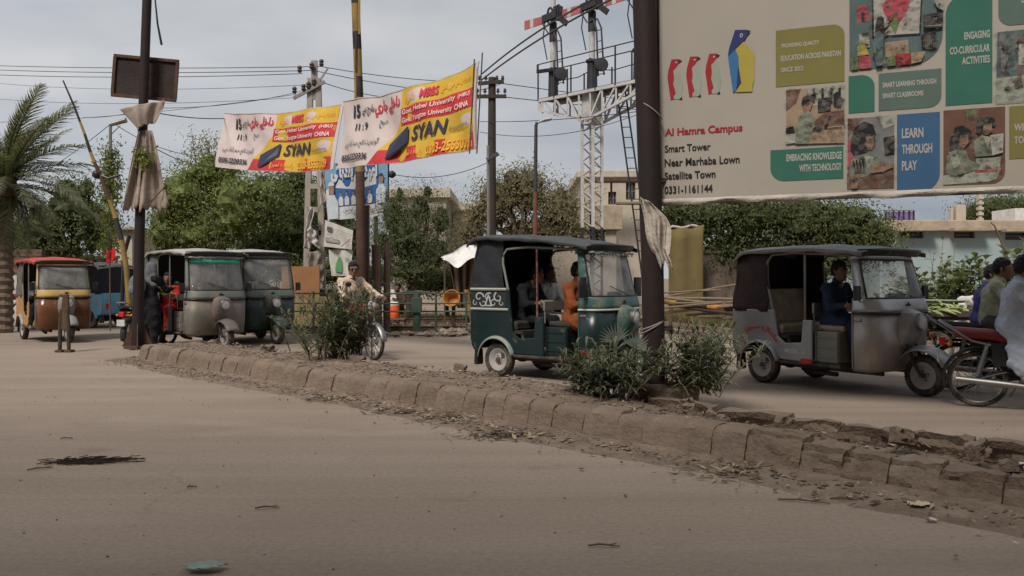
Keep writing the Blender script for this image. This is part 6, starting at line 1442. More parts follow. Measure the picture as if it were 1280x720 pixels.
# ------------------------------------------------------------------ buildings
PL = [M('plaster_cream', (.48,.42,.34), rough=.95, var=.12, scale=.9, dirt=(.30,.25,.19), damt=.35, dscale=.8, bump=.2), M('plaster_beige', (.36,.31,.25), rough=.95, var=.12, scale=.8, dirt=(.24,.20,.16), damt=.35, dscale=.7), M('plaster_turquoise', (.31,.40,.41), rough=.95, var=.10, scale=.7, dirt=(.36,.36,.33), damt=.35, dscale=.7), M('cornice_tan', (.40,.32,.24), rough=.95, var=.15, scale=2, dirt=(.22,.17,.13), damt=.4)]
DARKW = M('dark_window_and_slab_shade', (.03,.032,.035), rough=.3); WG = glassm('window_glass', (.06,.07,.08), .9)
def house(name, label, x0, x1, ytop, Y, depth, wallm, para=.25, wins=(), corn=None):
    """px x0..x1, px top at distance Y; wins, windows and painted slab-shade slots: (px0,px1,pytop,pybot,shade)"""
    a, b = (x0-640)/F*Y, (x1-640)/F*Y; H = CH+(HZ-ytop)/F*Y
    t = thing(name, label, 'building', ((a+b)/2, Y, 0), group='buildings beyond the railway'); w_ = (b-a)/2; cx = (a+b)/2
    q = MB(); ws = sorted(wins); X = -w_; Hh = H-para
    cuts = []
    for wn in ws:
        u0, u1 = (wn[0]-640)/F*Y-cx, (wn[1]-640)/F*Y-cx; z1, z0 = CH+(HZ-wn[2])/F*Y, CH+(HZ-wn[3])/F*Y; z0 = max(.4, z0)
        q.box(((X+u0)/2, 0, Hh/2), (u0-X, .25, Hh)); q.box(((u0+u1)/2, 0, z0/2), (u1-u0, .25, z0)); q.box(((u0+u1)/2, 0, (z1+Hh)/2), (u1-u0, .25, Hh-z1)); X = u1; cuts.append((u0,u1,z0,z1,wn[4]))
    q.box(((X+w_)/2, 0, Hh/2), (w_-X, .25, Hh)); q.box((-w_+.125, depth/2+.125, Hh/2), (.25, depth, Hh)); q.box((w_-.125, depth/2+.125, Hh/2), (.25, depth, Hh)); q.box((0, depth+.2, Hh/2), (2*w_, .2, Hh))
    q.build('wall', wallm, t)
    q = MB(); q.box((0, depth/2, Hh+para/2), (2*w_+.5, depth+.7, para)); q.build('roof', corn or PL[3], t, bevel=.03)
    for u0, u1, z0, z1, sh in cuts:
        q = MB(); q.box(((u0+u1)/2, .06, (z0+z1)/2), (u1-u0, .02, z1-z0)); fr = q.build('window_or_shade_slot', DARKW, t)
        q = MB()
        for k in range(4 if sh != 2 else 0): q.box((u0+(u1-u0)*k/3, .02, (z0+z1)/2), (.05,.05,z1-z0))
        q.box(((u0+u1)/2, .02, z0+.03), (u1-u0,.05,.06)); q.box(((u0+u1)/2, .02, (z0+z1)/2), (u1-u0,.04,.05)); q.build('frame', M('window_frame_grey', (.15,.15,.14)), fr)
        if sh: q = MB(); q.box(((u0+u1)/2, -.35, z1+.06), (u1-u0+.5,.6,.09)); q.build('sunshade', PL[3], t)
    return t
house('house', 'flat-roofed beige building behind the fine-leaved green tree', 486, 558, 236, 46, 8, PL[1], .5, [(492,500,262,285,0),(505,515,262,285,0)], PL[0])
house('house', 'lower beige house just right of the fine-leaved green tree', 557, 600, 254, 50, 6, PL[1], .45, [(560,567,268,285,0)], PL[0])
house('house', 'cream two-storey building behind the street lamp and signal mast', 727, 806, 214, 44, 8, PL[0], .35, [(760,770,240,256,0),(782,794,228,250,0)], PL[0])
house('house', 'low tan annexe with a dark opening in front of the cream building', 690, 770, 257, 38, 5, PL[1], 1.1, [(738,756,284,312,0)], PL[3])
q = MB(); q.box((0,0,0),(2.6,.8,.12)); q.box((0,.3,-.5),(.1,.1,1)); tag(q.build('sunshade_slab', RUST, loc=P(765,226,42)), 'dark projecting slab on the cream building right of the signal mast', 'slab')
tt = house('house', 'long turquoise plastered building with tan parapet behind the silver rickshaw', 1098, 1330, 276, 29, 9, PL[2], .36, [(1122,1152,290,298,2),(1190,1216,290,298,2),(1254,1282,291,300,2)], PL[3])  # window entries here are dark panes imitating the shade beneath the slabs
tt.rotation_euler.z = 0
# roof clutter
t = thing('roof_railing', 'purple railing box with dark posts on the roof of the turquoise building', 'railing', P(1124,276,30))
q = MB(); q.box((0,0,.17),(1.05,.04,.28)); q.build('purple_panel', M('purple_paint', (.22,.14,.36)), t)
for x in (-.5,-.22,-.02,.14,.34,.5): q = MB(); q.box((x,-.04,.18),(.05,.04,.36)); q.build('baluster', BLK, t)
q = MB(); q.box((0,-.03,.36),(1.08,.06,.04)); q.build('top_rail', STEEL, t)
q = MB(); q.box((0,0,.3),(.36,.3,.62)); q.box((-.30,0,.25),(.08,.2,.5)); tag(q.build('roof_pillar', PL[0], loc=P(1199,277,31), bevel=.02), 'pale stub pillar on the roof of the turquoise building', 'pillar')
q = MB()
for z in (0,.2,.4,.6,.8): q.box((0,0,z+.08),(.18,.18,.10)); q.box((0,0,z+.16),(.10,.10,.10))
tag(q.build('roof_baluster', PL[0], loc=P(1225,277,31)), 'slim notched white column on the turquoise building, right of the stub pillar', 'pillar')
q = MB(); q.box((0,0,.2),(2.2,1.5,.5)); tag(q.build('roof_tank', M('tank_white', (.62,.60,.57)), loc=P(1290,277,32)), 'white box on the roof at the right edge of the photo', 'water tank')
# small house at left, walls
house('house', 'small cream hut between the raised boom and the thin steel pole', 126, 167, 284, 33, 4, PL[0], .12, [(131,139,300,318,0)], PL[3])
q = MB(); q.box((0,0,1.05),(4.6,.2,2.1)); q.box((0,0,2.14),(4.7,.3,.09)); tag(q.build('boundary_wall', PL[1], loc=((68-640)/F*31, 31, 0)), 'beige boundary wall behind the brown rickshaw roof', 'wall')
q = MB(); q.box((0,0,.72),(1.6,.14,1.44)); tag(q.build('white_wall', M('wall_whitewash', (.50,.48,.44), var=.1, dirt=(.3,.27,.23), damt=.3), loc=((2-640)/F*25.5-.3, 25.5, 0)), 'whitewashed wall at the left edge behind the parked motorbike', 'wall')
q = MB()
for k in range(7): q.box((0,-.02*(k%2),1.50+k*.115),(1.7,.2,.10))
tag(q.build('brick_pile', M('brick_red_brown', (.14,.08,.06), var=.35, scale=12, bump=.5), loc=((20-640)/F*25.8, 25.8, 0)), 'dark brick wall courses above the whitewashed wall at the left', 'wall')
q = MB(); q.box((0,0,.85),(1.1,.08,1.7)); tag(q.build('orange_sheet', M('orange_sheet_old', (.30,.145,.06), rough=.85, var=.15, dirt=(.18,.11,.06), damt=.3), loc=((376-640)/F*24.5, 24.5, 0)), 'orange brown sheet wall right of the dark green rickshaw', 'wall')
q = MB(); q.box((0,0,.42),(1.6,.08,.85)); tag(q.build('straw_fence', M('straw_mat', (.24,.18,.09), rough=.95, var=.35, scale=20, bump=.6, stretch=(1,1,.1)), loc=((388-640)/F*23.5, 23.5, 0)), 'low straw mat fence under the orange sheet wall', 'fence')
q = MB(); q.box((0,0,.5),(1.7,.8,1.0)); q.box((0,-.02,1.02),(1.8,.9,.05)); tag(q.build('grey_stall', M('stall_grey', (.16,.145,.13), var=.3, dirt=(.09,.08,.07), damt=.5), loc=((412-640)/F*25.2, 25.4, 0), bevel=.02), 'grey stall counter behind the cream-shirted rider', 'stall')
q = MB(); q.grid(lambda a, b: P(474+23*a, 386-33*b, 26.8+.05*math.sin(a*8)), 10, 6); tag(q.build('white_sheet', M('tarp_white'), smooth=True, solid=.02), 'white sheet wall behind the seated man in white', 'sheet')
# tall block added out of view behind the camera, sized to shade the foreground
q = MB(); q.box((0,0,10),(60,8,20)); q.box((0,4.3,3.2),(60,1.2,.2)); shade_block = q.build('building', PL[1], kind='structure', loc=(0,-13,0))
# ------------------------------------------------------------------ vehicles
def place(C, th, dx, dy=0, z=0): th = math.radians(th); return (C[0]+math.cos(th)*dx+math.sin(th)*dy, C[1]-math.sin(th)*dx+math.cos(th)*dy, z)
R_ = math.radians
silver = M('silver_grey_paint', (.33,.33,.335), rough=.36, var=.14, scale=3, dirt=DUST, damt=.25, bump=.06, bscale=9, dscale=3.5, metal=.45); silver2 = M('silver_paint_bright', (.42,.42,.425), rough=.3, var=.1, scale=3, dirt=DUST, damt=.15, bump=.05, bscale=9, metal=.5)
hood_dk = fabric('hood_dark_brown', (.048,.034,.034)); hood_bk = fabric('hood_black', (.03,.032,.038)); roof_gr = fabric('canvas_grey', (.24,.24,.24)); roof_lt = fabric('canvas_pale_grey', (.38,.38,.36))
beige = fabric('seat_beige', (.34,.27,.20)); dkseat = fabric('seat_vinyl_dark', (.05,.045,.04))
SV = (3.72, 11.22); ST = 57
rickshaw('silver grey auto rickshaw with beige seat and driver in dark blue, on the right', SV, -R_(ST), silver, M('silver_brown_panel', (.36,.32,.295), rough=.38, var=.14, scale=3, dirt=DUST, damt=.3, bump=.06, bscale=9, metal=.35), silver2, roof_gr, hood_dk, roof_h=1.70, seatm=beige, boxm=paint('crate_grey_green', (.20,.20,.17), .3), band=None, red_text=('arc', ur('ماشااللہ سبحاناللہ'.replace('لل','ل'))), tag_text='MODEL 21', red_plate=True, fend=silver)
TL_ = (.154, 12.03); TT = 38
teal = paint('teal_paint', (.035,.10,.085), .3); tealdk = paint('teal_dark_paint', (.010,.024,.024), .12, .3)
rickshaw('teal and dark green auto rickshaw with painted rear panel and orange-clad driver, in the middle', TL_, -R_(TT), tealdk, tealdk, teal, fabric('canvas_slate', (.075,.08,.085)), hood_bk, roof_h=1.80, rear_top=1.20, rear_rise=.13, roof0=-.50, seatm=dkseat, postm=paint('post_maroon', (.10,.03,.028)), stripe=M('stripe_white', (.50,.52,.48), rough=.5), motif=[M('panel_black', (.02,.022,.022)), M('panel_silver', (.38,.40,.38), var=.2)], red_text=('door', ur('ماشاالله'.replace('الله','اللہ')[:7])), decor=True, mir=1.55, arch_trim=paint('arch_grey_green', (.20,.22,.20)), wingbulge=paint('fender_grey_teal', (.20,.24,.22), .4), fend=teal)
BR = (-10.49, 18.98)
br_ = rickshaw('brown and cream auto rickshaw with a red roof coming towards the viewer at the left', BR, -R_(48), paint('orange_yellow_panel', (.38,.18,.05), .35), paint('glossy_brown', (.13,.055,.025), .2, .18), paint('cream_yellow', (.52,.36,.13), .15), M('roof_red_cloth', (.48,.07,.06), rough=.75, var=.2, bump=.2), fabric('hood_grey_olive', (.12,.11,.095)), roof_h=1.74, roof_drop=.05, seatm=dkseat, fend=paint('chrome_grey_nose', (.24,.24,.235), .3))
br_.scale = (.93,.90,1.0)
GY = (-5.44-1.33, 16.0+1.33)
gp_ = paint('grey_olive_paint', (.155,.145,.125), .45)
rickshaw('grey auto rickshaw with a green strip across its windscreen and a woman in red inside', GY, -R_(45), gp_, gp_, paint('grey_green_cowl', (.16,.185,.165), .3), roof_lt, fabric('hood_grey', (.10,.10,.10)), roof_h=1.87, band=[M('strip_green', (.05,.38,.27), rough=.5)][0], stripe=BLACKP, decor=True, fend=paint('fender_brown_grey', (.20,.17,.16), .45))
GN = (-4.83-1.88*.669, 17.3+1.88*.743)
dg_ = paint('bottle_green_paint', (.018,.040,.034), .3)
rickshaw('dark green auto rickshaw with grey canvas roof, right beside the grey one', GN, -R_(48), dg_, dg_, paint('grey_green_light_cowl', (.13,.17,.15), .25), roof_lt, fabric('hood_grey', (.10,.10,.10)), roof_h=1.90, fend=paint('bottle_green_fender', (.03,.05,.045), .35))
rickshaw('sky blue auto rickshaw half hidden behind the brown one', (-11.28, 23.35), R_(160), paint('sky_blue_paint', (.12,.33,.48), .3), paint('sky_blue_paint', (.12,.33,.48)), paint('sky_blue_paint', (.12,.33,.48)), roof_lt, fabric('hood_black', (.03,.032,.038)), roof_h=1.72, seatm=dkseat, wingbulge=paint('sky_blue_paint', (.12,.33,.48)))
# motorbikes
NB = (4.91, 8.86); NT = 29
motorbike('black motorbike with a red seat and chrome exhaust, nearest at the right edge', NB, -R_(NT), M('tank_red', (.35,.02,.02), rough=.25), seatm=M('red_seat', (.20,.02,.018), rough=.5, var=.2), coverm=BLACKP)
FB = (5.38, 10.15)
motorbike('dark motorbike with a red tail lamp beyond the red-seated one, half hidden', FB, -R_(NT), BLACKP, coverm=BLACKP)
CB = (-3.05, 14.82)
motorbike('motorbike coming towards the viewer behind the leafy bush', CB, -R_(50), M('tank_red'), coverm=BLACKP)
LB = G(152, 438)
motorbike('motorbike seen from behind, half hidden by the thin steel pole', (LB.x+.1, LB.y+.25), R_(80), BLACKP, coverm=BLACKP)
motorbike('parked motorbike cut off by the left edge of the photo', ((-8-640)/F*23.5-.3, 23.5), R_(8), M('tank_red'), coverm=BLACKP)

# ------------------------------------------------------------------ people
def seat_p(**k): return pose('sit', **k)
blue_dk = fabric('cloth_dark_blue', (.022,.035,.06)); orange = fabric('cloth_orange', (.20,.058,.02)); white_c = fabric('cloth_white', (.55,.53,.50)); black_c = fabric('cloth_black', (.014,.014,.017)); red_c = fabric('cloth_red', (.38,.02,.022)); cream_c = fabric('cloth_cream', (.58,.47,.35)); ltblue = fabric('cloth_light_blue', (.42,.47,.55), var=.12); ltgreen = fabric('cloth_pale_green', (.40,.42,.29), var=.12); purple = fabric('cloth_purple', (.05,.045,.17)); lime = fabric('cloth_lime', (.27,.36,.11)); greyc = fabric('cloth_grey', (.09,.09,.10)); brownc = fabric('cloth_brown', (.08,.055,.04)); dkgrey = fabric('cloth_charcoal', (.035,.035,.038)); pinkish = fabric('cloth_dusty_pink', (.33,.22,.17))
person('driver in a dark blue kurta sitting in the silver rickshaw', place(SV, ST, .80, -.20), -R_(ST), seat_p(z=.83, yaw=-.2), blue_dk, blue_dk, skirt=.7, baggy=1.2, h=.012, sc=.97)
person('driver in an orange kurta sitting in the teal rickshaw', place(TL_, TT, 1.0, -.20), -R_(TT), seat_p(z=.83, yaw=.3, R=dict(kn=(.36,-.22,.80), an=(.36,-.24,.40), toe=(.5,-.25,.36))), orange, orange, skirt=.95, baggy=1.3, h=.012, sc=.97)
person('dark-clad passenger leaning forward in the back of the teal rickshaw', place(TL_, TT, .15, -.1), -R_(TT), seat_p(z=.84, head=(.2,0,1.45)), black_c, black_c, h=.017, sc=.95)
person('white-clad passenger half hidden behind the driver of the teal rickshaw', place(TL_, TT, .12, .35), -R_(TT), seat_p(z=.84), white_c, white_c, h=.017, sc=.95)
person('driver in a dark shirt sitting in the brown rickshaw, leg out', place(BR, 48, .88, -.30), -R_(48), seat_p(z=.83, R=dict(kn=(.30,-.25,.78), an=(.36,-.33,.36), toe=(.50,-.35,.31)), yaw=.1), greyc, black_c, h=.016, sc=.96)
person('driver in grey behind the windscreen of the grey rickshaw', place(GY, 45, .97, .08), -R_(45), seat_p(z=.83), greyc, greyc, h=.016, sc=.96)
person('driver in a pale shirt behind the windscreen of the dark green rickshaw', place(GN, 48, .97, 0), -R_(48), seat_p(z=.83), white_c, greyc, h=.016, sc=.96)
person('woman in bright red sitting sideways in the grey rickshaw', place(GY, 45, .20, -.36), -R_(45)-.9, seat_p(z=.80, yaw=.2), red_c, red_c, h=.013, skirt=.8, sc=.93, hair='long', scarf=None, baggy=1.2)
# woman in black stepping in
wp = P(187, 420, 15.9); wc = Vector((wp.x, 15.9, 0))
person('woman in black gown and grey shawl standing beside the grey rickshaw', wc, 1.2, pose('stand', head=(.07,0,1.57), neck=(.04,0,1.42), L=dict(el=(.22,.25,1.20), ha=(.42,.15,1.15)), R=dict(el=(.18,-.26,1.15), ha=(.40,-.18,1.20))), black_c, black_c, h=.015, skirt=1.0, scarf=fabric('shawl_grey', (.12,.125,.135)), hair=None, baggy=1.5, sc=.97)
bg_ = thing('backpack', 'grey backpack on the woman in black beside the grey rickshaw', 'backpack', wc+Vector((-.16,-.16,1.22)), 1.2)
q = MB(); q.ball((0,0,0),(.14,.17,.21),14,10); q.build('bag', M('bag_grey', (.13,.14,.15), var=.3, bump=.4), bg_, smooth=True); q = MB(); q.ball((-.10,0,-.08),(.07,.12,.10),10,8); q.build('pocket', M('bag_grey'), bg_, smooth=True)
# riders
blr = place(NB, NT, .30, 0)
pr_ = pose('ride', yaw=-.05, nod=.05); pr_['tail'] = True
person('rider in a light blue kurta on the nearest motorbike at the right edge', blr, -R_(NT), pr_, ltblue, ltblue, h=.010, skirt=.75, baggy=1.45, sc=.97, collar=ltblue)
person('rider in a pale green shirt on the farther motorbike at the right', place(FB, NT, .34, .0), -R_(NT), pose('ride', yaw=-.2), ltgreen, greyc, h=.011, sc=.97, collar=ltgreen)
person('rider in deep purple mostly hidden behind the pale green shirted rider', place(FB, NT, .26, .75), -R_(NT), pose('ride', yaw=-.4), purple, purple, h=.016, sc=.93, hair='short', skirt=.5)
person('rider in a cream shirt and dark glasses behind the leafy bush', place(CB, 50, .36, 0), -R_(50), pose('ride', yaw=-.35, L=dict(el=(.26,.33,1.10))), cream_c, pinkish, h=.012, glasses=True, sc=1.0, collar=cream_c)
person('rider in a lime green shirt seen from behind, half hidden by the thin steel pole', (LB.x+.16, LB.y+.62, 0), R_(80), pose('ride'), lime, dkgrey, h=.015, sc=.98)
sp_ = pose('sit', z=.42, L=dict(kn=(.36,.16,.62), an=(.38,.15,.10), toe=(.5,.16,.05), ha=(.40,.2,.66)), R=dict(kn=(.36,-.16,.62), an=(.38,-.15,.10), toe=(.5,-.16,.05), ha=(.40,-.2,.66)))
person('man in white seated beside the orange water cooler', ((483-640)/F*25, 25, .10), -R_(80), sp_, white_c, white_c, h=.017, skirt=.6)
person('man in dark brown seated right behind the orange water cooler', ((499-640)/F*25.3, 25.3, 0), -R_(110), sp_, brownc, brownc, h=.017)
person('man in white walking far behind the striped pole', ((472-640)/F*30, 30, 0), -R_(20), pose('stand'), white_c, white_c, h=.016, skirt=.7)
for nm, x, y, lab in (('stool', (483-640)/F*25, 25, 'low stool under the seated man in white'), ('stool', (499-640)/F*25.3, 25.3, 'low stool under the seated man in dark brown')):
    s_ = thing('stool', lab, 'stool', (x, y, 0), group='low stools by the water cooler'); q = MB(); q.lathe([(0,.28),(.17,.28),(.18,.31),(0,.33)], n=14); q.build('seat', M('old_wood_brown'), s_)
    for a in range(3): q = MB(); q.tube([(.14*math.cos(a*2.1), .14*math.sin(a*2.1), 0), (.10*math.cos(a*2.1), .10*math.sin(a*2.1), .28)], .015, n=5); q.build('leg', M('old_wood_brown'), s_)
# vegetable cart and vendor
cx, cy = (1182-640)/F*13.2, 13.2
t = thing('vegetable_cart', 'dark wooden pushcart loaded with green vegetables in front of the silver rickshaw', 'cart', (cx+.3, cy, 0), -.25)
q = MB(); q.box((0,0,.74),(2.0,1.0,.06)); q.build('deck', M('old_dark_wood', (.05,.035,.028), var=.3, bump=.4), t)
for y in (-.52,.52): q = MB(); q.box((0,y,.81),(2.0,.04,.09)); q.build('side_board', M('old_dark_wood'), t)
for x in (-.9,.9):
    for y in (-.4,.4): q = MB(); q.box((x,y,.36),(.06,.06,.72)); q.build('leg', M('old_dark_wood'), t)
for x in (-.55,.55):
    for y in (-.55,.55): wheel(t, (x,y,.27), .27, .05, CHROME, spokes=18)
gm = thing('vegetable_heap', 'heap of pale green gourds and leaves on the pushcart', 'vegetables', (cx-.1, cy-.1, .77), -.25); rs = random.Random(2)
q = MB()
for k in range(90):
    x, y = rs.gauss(0,.33), rs.gauss(0,.22); z = .04+.20*math.exp(-(x*x/.12+y*y/.08))*rs.random()
    a = rs.uniform(0,PI); L_ = rs.uniform(.08,.15); d = Vector((math.cos(a)*L_, math.sin(a)*L_, rs.uniform(-.03,.04))); q.tube([Vector((x,y,z))-d, Vector((x,y,z+.01))-d*.5, Vector((x,y,z+.015)), Vector((x,y,z))+d], [.006,.017,.019,.005], n=6, mi=k % 2)
q.build('gourds', [M('gourd_green', (.20,.27,.08)), M('gourd_pale', (.32,.36,.16))], gm, smooth=True)['kind'] = 'stuff'
q = MB(); q.lathe([(0,0),(.30,.01),(.36,.05),(.34,.05),(.29,.02),(0,.02)], n=24); tag(q.build('metal_tray', M('tray_tin', (.55,.55,.52), rough=.35, metal=.6), loc=P(1178,379,13.4), smooth=True), 'shallow tin tray held up over the vegetables', 'tray')
q = MB(); q.bar((0,0,0),(0,0,.30),.03); tag(q.build('tray_stand', STEEL, loc=P(1178,379,13.4)-Vector((0,0,.28))), 'short stand under the tin tray on the pushcart', 'stand')
vp = pose('stand', chest=(.18,0,1.18), neck=(.36,0,1.30), head=(.47,0,1.33), nod=.9, yaw=0., L=dict(sh=(.30,.19,1.28), el=(.42,.25,1.02), ha=(.55,.18,.92)), R=dict(sh=(.30,-.19,1.28), el=(.42,-.25,1.02), ha=(.55,-.18,.92)))
person('vendor in white bending his head down over the vegetable pushcart', ((1208-640)/F*14.6, 14.6, -.28), -R_(95), vp, white_c, white_c, h=.013, sc=.98)

# ------------------------------------------------------------------ trees
# palm
Yp_ = 21; c = Vector(((4-640)/F*Yp_, Yp_, 0)); zc = CH+(HZ-222)/F*Yp_
t = palm = thing('date_palm', 'date palm with thick trunk and grey green fronds at the left edge', 'palm tree', c)
q = MB(); rg = []
for k in range(40):
    z = zc*k/39; r_ = .21+.04*((k % 2)*1.0)+.10*max(0, (k-30)/9); rg.append([Vector((r_*(1+.06*math.sin(j*3+k*2))*math.cos(2*PI*j/14), r_*math.sin(2*PI*j/14), z)) for j in range(14)])
q.loft(rg); q.build('trunk', M('palm_bark', (.16,.12,.09), rough=.95, var=.35, scale=7, bump=.9, bscale=12), t)
def frond_mesh(L_, droop, seed, dead=False):
    rs = np.random.RandomState(seed); V = []; Fq = []; MI = []; n = 60; pts = []
    for k in range(n+1):
        s_ = k/n; x = L_*s_*(1-.12*droop*s_); z = L_*(.18*s_-droop*.62*s_*s_); pts.append(np.array([x,0,z]))
    for k in range(n):
        o = len(V); w_ = .030*(1-k/n)+.004
        for p in (pts[k], pts[k+1]): V += [p+np.array([0,-w_,0]), p+np.array([0,w_,0])]
        Fq.append((o,o+1,o+3,o+2)); MI.append(2 if not dead else 1)
        if k > 4:
            s_ = k/n; ll = .52*math.sin(PI*min(1,(s_*.86+.12)))**.7*(.8+.3*rs.rand())
            for sg in (-1,1):
                tn = (pts[k+1]-pts[k]); tn /= np.linalg.norm(tn); d = tn*.75+np.array([0,sg*.75,.25-.3*rs.rand()]); d /= np.linalg.norm(d)
                d2 = d+np.array([0,0,-.35-.2*rs.rand()]); p = pts[k]; m_ = p+d*ll*.55; e = p+d*ll*.55+d2*ll*.5; w2 = tn*.017; o = len(V)
                V += [p-w2, p+w2, m_+w2*.9, m_-w2*.9, e]; Fq.append((o,o+1,o+2,o+3)); MI.append(rs.randint(3)); Fq.append((o+3,o+2,o+4,o+4)); MI.append(rs.randint(3))
    Fq = [f if f[2] != f[3] else (f[0],f[1],f[2],f[2]) for f in Fq]
    me = bpy.data.meshes.new('frond'); me.from_pydata([tuple(v) for v in V], [], [tuple(dict.fromkeys(f)) for f in Fq])
    for m_ in GR['palm']: me.materials.append(m_)
    me.polygons.foreach_set('material_index', MI); return me
fm = [frond_mesh(2.5,.35,1), frond_mesh(2.35,.6,2), frond_mesh(2.45,.95,3), frond_mesh(2.1,1.4,4)]
rs = random.Random(11)
for k in range(46):
    lvl = rs.random(); el = (1.15-1.75*lvl); me = fm[min(3, int(lvl*4))]; o = bpy.data.objects.new('frond', me); COL.objects.link(o); o.parent = t
    o.location = (0,0,zc-.1-.25*lvl); o.rotation_euler = (rs.uniform(-.3,.3), -el, k*2.39996); s_ = rs.uniform(.72,.95); o.scale = (s_,s_,s_)
q = MB()
for k in range(26): a = k*2.4; q.tube([(.2*math.cos(a),.2*math.sin(a),zc-.2),(.55*math.cos(a),.55*math.sin(a),zc-.35),(.75*math.cos(a),.75*math.sin(a),zc-.8-.3*rs.random())], [.03,.02,.008], n=4)
q.build('dead_stalks', M('palm_dead', (.07,.05,.04), var=.4), t)
tree('tree', 'dark loose tree behind the brown rickshaw, right of the palm', 28, [(95,262,34,40),(60,288,32,26),(120,285,28,38),(82,238,16,18),(50,268,16,16),(108,236,12,16),(70,312,40,14)], (88,.16), .17, GR['dark']+GR['bright'][2:], 1, .8, limbs=9)
tree('tree', 'bright green spreading tree above the grey rickshaws', 29, [(228,248,46,40),(262,215,42,26),(300,262,40,46),(250,290,60,38),(205,285,22,38),(330,250,28,40),(285,200,18,18)], (262,.25), .17, GR['bright'], 2, 1.15, limbs=12)
tree('tree', 'sparse high twigs of a tree rising above the bright green one', 33, [(262,182,20,16),(245,178,12,12),(292,178,14,14)], (270,.10), .15, GR['olive'], 3, .30, limbs=9)
tree('tree', 'very dark broad tree behind the dark green rickshaw and concrete pole', 32, [(350,262,42,52),(385,290,46,44),(330,310,50,26),(405,250,24,30),(430,300,34,40),(375,225,22,18)], (372,.22), .19, GR['dark'], 4, 1.3, limbs=9)
tree('fine_leaved_tree', 'upright fine-leaved green tree right of the blue hoarding', 26, [(490,268,20,34),(525,262,22,30),(550,275,18,28),(508,300,40,38),(545,315,26,30),(478,308,18,28),(500,243,8,14),(535,240,9,12),(514,338,44,20)], (512,.14), .16, GR['fir'], 5, 2.3, wfac=.20, limbs=12, droop=.2, core=.50)
tree('tree', 'dusty olive tree behind the street lamp, between the timber pole and the signal mast', 34, [(620,255,32,36),(660,240,32,34),(700,262,30,36),(640,225,16,16),(675,290,60,22),(590,292,20,22),(715,290,16,20),(598,268,14,16)], (655,.2), .18, GR['olive'], 6, 1.25, limbs=14)
tree('tree', 'big dark green tree under the billboard behind the silver rickshaw', 25, [(870,278,42,30),(930,270,50,36),(1000,275,54,36),(1060,285,46,34),(960,318,60,26),(1040,320,50,24),(1095,300,24,30),(910,318,42,28),(985,335,70,24),(850,262,30,16),(1108,318,12,14)], (985,.25), .15, GR['dark'], 7, 1.3, limbs=12)
tree('tree', 'lighter green foliage of a tree between the big pole and the dark tree', 27, [(850,270,24,14),(880,266,26,14),(865,282,22,10)], (855,.10), .12, GR['bright'], 8, 1.0)
tree('tree', 'far dark tree behind the roof of the turquoise building', 48, [(1240,262,40,18),(1290,262,40,20),(1215,268,18,10)], (1250,.2), .22, GR['dark'], 9, 1.2)
tree('bush', 'low yellowish bush behind the raised boom foot', 26.5, [(140,345,14,12),(128,360,14,14),(150,362,10,14)], (140,.05), .12, GR['bright'], 10, 1.0, cat='bush')
tree('bush', 'low dark scrub under the very dark tree', 29, [(330,335,50,18),(410,340,40,16),(470,345,30,14)], (380,.08), .15, GR['dark'], 12, 1.2, cat='bush')
tree('bush', 'dark scrub behind the railing and bell', 28.5, [(540,350,40,18),(590,345,30,22),(650,340,40,30)], (560,.08), .15, GR['dark'], 13, 1.1, cat='bush')
tree('bush', 'dark hedge line left of the palm foot', 30, [(20,300,30,26),(60,330,40,20),(110,335,40,22)], (40,.08), .16, GR['dark'], 14, 1.1, cat='bush')
# big-leaved milkweed thicket at right
def stems(t, n, H, spread, seed, mats, leaf, wf, stem_m, droop=.2, per=12, base=(0,0), start=.25, r=.012, curve=.4, whorl=2):
    rs = np.random.RandomState(seed); V = []; Fq = []; MI = []; q = MB()
    for k in range(n):
        a = rs.uniform(0,2*PI); hh = H*rs.uniform(.55,1.1); lean = spread*rs.uniform(.15,1)
        b = np.array([base[0]+rs.normal(0,spread*.25), base[1]+rs.normal(0,spread*.25), 0.]); pts = []
        for j in range(7):
            s_ = j/6; pts.append(b+np.array([math.cos(a)*lean*s_**(1+curve), math.sin(a)*lean*s_**(1+curve), hh*(s_-.12*s_*s_*lean)]))
        q.tube(pts, [r*(1-.75*j/6) for j in range(7)], n=4)
        for j in range(per):
            s_ = start+(1-start)*(j+.5)/per; i0 = min(5, int(s_*6)); p = pts[i0]+(pts[i0+1]-pts[i0])*(s_*6-i0)
            for m_ in range(whorl):
                an = rs.uniform(0,2*PI); up = rs.uniform(.1,1.1) if s_ < .9 else rs.uniform(.6,1.6); d = np.array([math.cos(an), math.sin(an), up]); d /= np.linalg.norm(d)
                Ls = leaf*rs.uniform(.6,1.25); W = Ls*wf; e = np.cross(d, [0,0,1]); e /= max(np.linalg.norm(e),1e-6); nn = np.cross(e, d)
                mid = p+d*Ls*.5; tip = p+d*Ls+np.array([0,0,-droop*Ls]); o = len(V); V += [p, mid+e*W*.5+nn*W*.12, tip, mid-e*W*.5+nn*W*.12, mid-nn*W*.05]
                Fq += [(o,o+4,o+1),(o+1,o+4,o+2),(o+2,o+4,o+3),(o+3,o+4,o)]; mi = rs.randint(len(mats)) if rs.rand() < .8 else 0; MI += [mi]*4
    npmesh('foliage', np.array(V), np.array(Fq), mats, MI, parent=t, kind='stuff'); return q.build('stems', stem_m, t, smooth=True)
STEM = M('stem_brown', (.13,.10,.07), var=.3); STEMG = M('stem_grey_green', (.15,.16,.10), var=.3)
